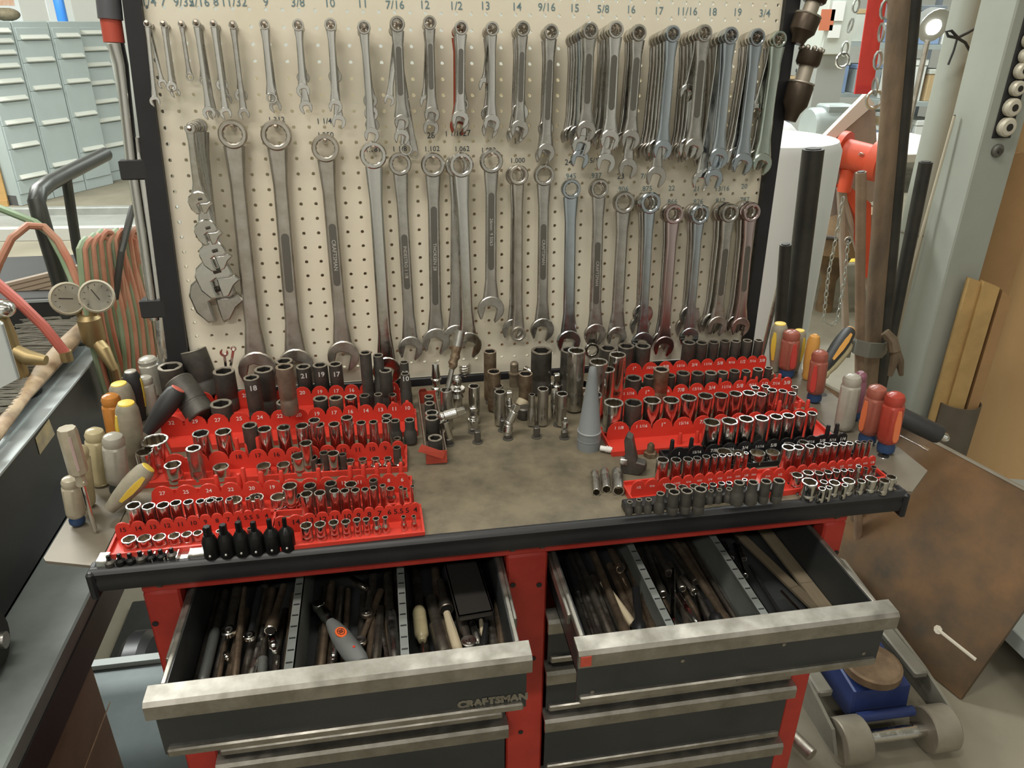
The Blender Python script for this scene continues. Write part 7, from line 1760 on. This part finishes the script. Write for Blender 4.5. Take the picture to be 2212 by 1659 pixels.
# pipe tripod with red vise
yv_ = 1.9
a_ = atY(1755, 318, yv_); b_ = atY(1880, 205, yv_+.2); c_ = atY(1905, 330, yv_+.2); dd_ = atY(1790, 420, yv_)
o = thing('tripod_stand', 'dusty pinkish tilting stand with a red flanged pipe head', 'stand', T(a_.x, yv_, 0))
lo = lambda u, v, y: tuple(atY(u, v, y)-Vector((a_.x, yv_, 0)))
DUST = mat('dusty_pink', (0.42, 0.34, 0.28), .7, 0, var=.2, scale=5)
MB().slab([lo(1755, 322, yv_), lo(1778, 322, yv_), lo(1890, 225, yv_+.15), lo(1872, 203, yv_+.15)], (0, .03, 0)).build('tilted_edge', mat('dusty_pink_light', (0.58, 0.50, 0.42), .7), o)
MB().slab([lo(1778, 324, yv_+.02), lo(1790, 470, yv_+.02), lo(1900, 430, yv_+.15), lo(1890, 226, yv_+.17)], (0, .02, 0)).build('tilted_plate', DUST, o)
ORG = mat('orange_red_paint', (0.62, 0.085, 0.035), .45, 0, var=.15, scale=6)
pc = Vector(lo(1838, 335, yv_-.06)); pd = (Vector(lo(1895, 350, yv_-.14))-Vector(lo(1812, 330, yv_))).normalized()
M = along(pc-pd*.06, pc+pd*.1, (0, 0, 1)); r1 = 40*m_per_px(atY(1838, 335, yv_))
MB().lathe([(r1, 0), (r1*1.12, .004), (r1*1.12, .03), (r1*.78, .034), (r1*.75, .15), (r1, .155), (r1*1.0, .20), (r1*.9, .205)], 26).build('red_flange', ORG, o, M=M)
MB().tube([tuple(pc+Vector((-.02, -.09, .02))), tuple(pc+Vector((.055, -.10, .0)))], .007, 8).build('clamp_bolt', SATIN2, o)
MB().tube([tuple(pc+Vector((0, 0, -.06))), tuple(pc+Vector((.0, .0, -.16)))], .030, 12).build('red_stem', ORG, o)
f0 = Vector(lo(1850, 405, yv_)); 
MB().slab([lo(1815, 400, yv_-.03), lo(1835, 402, yv_-.03), lo(1882, 440, yv_-.03), lo(1880, 600, yv_-.03), lo(1868, 600, yv_-.03), lo(1850, 470, yv_-.03)], (0, .05, 0)).build('red_leg', ORG, o)
gnd = atY(1875, 600, yv_-.03)-Vector((a_.x, yv_, 0))
for sx in (.12, .35): MB().tube([tuple(pc+Vector((0, .03, -.15))), (gnd.x+sx, .2 if sx > 0 else -.05, 0)], .018, 10).build('stand_leg', DUST, o)
# rusty gearbox on the floor behind
P = atY(1800, 560, 2.6)
o = thing('rusty_housing', 'round rusty brown housing standing behind the pipes', 'housing', T(P.x, 2.6, 0))
RH = mat('rusty_housing', (0.26, 0.17, 0.085), .6, .2, col2=(0.12, 0.08, 0.05), scale=5)
zh = atY(1800, 445, 2.6).z; zl = atY(1800, 540, 2.6).z
MB().lathe([(.05, 0), (.05, .02), (.04, zl*.5), (.10, zl*.93), (.24, zl+.02), (.26, (zl+zh)/2), (.20, zh-.01), (.08, zh)], 24).build('housing_body', RH, o)
MB().tube([(.262*math.cos(2*PI*k/24), .262*math.sin(2*PI*k/24), (zl+zh)/2) for k in range(24)], .012, 8, closed=True).build('flange', mat('housing_dark', (0.05, 0.04, 0.03), .6), o)
# yellow floor line and beam
a_ = atZ(1700, 573, 0); b_ = atZ(1900, 573, 0)
o = MB().box((a_.x-1.5, a_.y, .0005), (b_.x+2.5, a_.y+.20, .003)).build('floor_stripe', mat('yellow_line', (0.62, 0.43, 0.05), .6, 0, var=.2, scale=4))
tag(o, 'yellow painted stripe running along the floor behind the pipes', 'floor stripe')
o = MB().box((a_.x-1.5, a_.y+.35, .0005), (b_.x+2.5, a_.y+.75, .12), .004).build('brown_beam', mat('brown_beam', (0.28, 0.19, 0.10), .65, 0, var=.25, scale=5))
tag(o, 'brown timber beam lying beyond the yellow stripe', 'beam')
# red strap banner and chains
yr = 1.5
a_ = atY(1905, -60, yr); b_ = atY(1865, 203, yr)
o = thing('red_strap', 'wide bright red strap hanging beside the chain', 'strap', T(*b_))
RST = mat('red_strap', (0.72, 0.07, 0.06), .6, 0, var=.06, scale=60)
wst = 21*m_per_px(b_)
t_ = a_-b_; top = t_*(3.0/ t_.z)
MB().slab([(-wst, 0, 0), (wst, 0, 0), (top.x+wst, top.y, top.z), (top.x-wst, top.y, top.z)], (0, .004, 0)).build('webbing', RST, o)
MB().box((-wst, -.002, 0), (wst, .006, .03)).build('hem', mat('red_strap_hem', (0.62, 0.05, 0.05), .6), o)
def chain(label, pts, y, r):
    P0 = atY(*pts[0], y); o = thing('hoist_chain', label, 'chain', T(*P0), 'hanging chains')
    path = [atY(u, v, y)-P0 for u, v in pts]
    mb = MB(); pos = 0; flip = 0
    for i in range(len(path)-1):
        a_, b_ = path[i], path[i+1]; L = (b_-a_).length; n = max(1, int(L/(r*3.2)))
        for k in range(n):
            c = a_+(b_-a_)*((k+.5)/n); z = (b_-a_).normalized(); x = z.cross(Vector((0, 1, 0))).normalized() if flip % 2 else Vector((0, 1, 0)); flip += 1
            mb.tube([tuple(c+x*(r*math.cos(t_))+z*(r*1.9*math.sin(t_))) for t_ in [2*PI*q/10 for q in range(10)]], r*.33, 5, closed=True)
    lk = mb.build('links', mat('chain_steel', (0.42, 0.44, 0.42), .4, .9), o); lk['kind'] = 'stuff'
    MB().tube([tuple(path[-1]+Vector((r*2*math.cos(2*PI*k/12), 0, r*2*math.sin(2*PI*k/12)))) for k in range(12)], r*.4, 6, closed=True).build('end_ring', SATIN, o)
    return o
chain('thin bright chain hanging in a loop below the red vise', [(1822, 425), (1805, 520), (1790, 590), (1783, 655), (1779, 695), (1795, 703), (1808, 695), (1818, 640), (1826, 590), (1832, 520)], 1.7, .0085)
chain('heavy chain hanging beside the red strap', [(1920, -40), (1908, 40), (1900, 100), (1893, 160), (1888, 215)], 1.45, .016)
chain('dark chain hanging before the pale wall cabinet', [(1862, -40), (1845, 30), (1830, 80), (1820, 130)], 3.2, .02)
# clutter of the far workshop: shelves with goods
CL = [mat('far_%d' % i, c, .6, 0, var=.15, scale=3) for i, c in enumerate(((0.30, 0.34, 0.33), (0.50, 0.52, 0.46), (0.16, 0.18, 0.20), (0.45, 0.33, 0.18), (0.20, 0.28, 0.42), (0.62, 0.64, 0.60)))]
for j, (u0, u1, yy, lab) in enumerate(((1740, 1900, 6.6, 'far steel shelving with boxes behind the motor'), (1990, 2120, 5.6, 'far steel shelving with boxes behind the round pipe'))):
    a_ = atY(u0, 300, yy); b_ = atY(u1, 300, yy); w = b_.x-a_.x+.8
    o = thing('far_shelving', lab, 'shelving', T(a_.x-.4, yy, 0), 'far shelving')
    for z in (.35, .85, 1.35): MB().box((0, 0, z), (w, .5, z+.04)).build('shelf_deck', CL[0], o)
    for x in (0, w-.05):
        for y in (0, .45): MB().box((x, y, 0), (x+.05, y+.05, 2.0)).build('shelf_post', CL[2], o)
    for z in (.39, .89, 1.39):
        x = .1; nb = -1
        while x < w-.25:
            bw = random.uniform(.12, .30); bh = random.uniform(.15, .38)
            ci = random.randrange(6); mm = CL[ci]; nb += 1
            bt = thing('storage_box', '%s storage box, %s on the %s far shelf behind the %s' % (('slate', 'cream', 'charcoal', 'tan', 'blue', 'white')[ci], ordw(nb), {.39: 'bottom', .89: 'middle', 1.39: 'top'}[z], 'motor' if j == 0 else 'round pipe'), 'box', T(a_.x-.4+x, yy+.05, z), 'boxes on the far shelving')
            MB().box((0, 0, 0), (bw, .35, bh*.85), .005).build('box_body', mm, bt)
            MB().box((-.005, -.005, bh*.85), (bw+.005, .355, bh), .004).build('box_lid', random.choice(CL), bt)
            x += bw+random.uniform(.02, .1)
P = atY(2012, 50, 4.2)
o = thing('work_lamp', 'bright domed shop lamp glowing beside the round pipe', 'lamp', T(P.x, 4.2, 0))
MB().cyl((0, 0, 0), (0, 0, P.z-.12), .02, n=10).build('lamp_stand', SATIN2, o)
MB().lathe([(.16, 0), (.16, .02)], 16).build('lamp_foot', SATIN2, o)
MB().lathe([(.03, -.14), (.09, -.06), (.12, .04), (.118, .045)], 18).build('lamp_dome', mat('lamp_dome', (0.55, 0.57, 0.55), .3, .8), o, M=T(0, 0, P.z) @ Matrix.Rotation(PI*.62, 4, 'X'))
MB().sphere((0, -.02, P.z-.02), .06, 14, 10).build('lamp_bulb', mat('lamp_bulb', (0.9, 0.9, 0.85), .4, emit=((1, .97, .9), 6.0)), o)
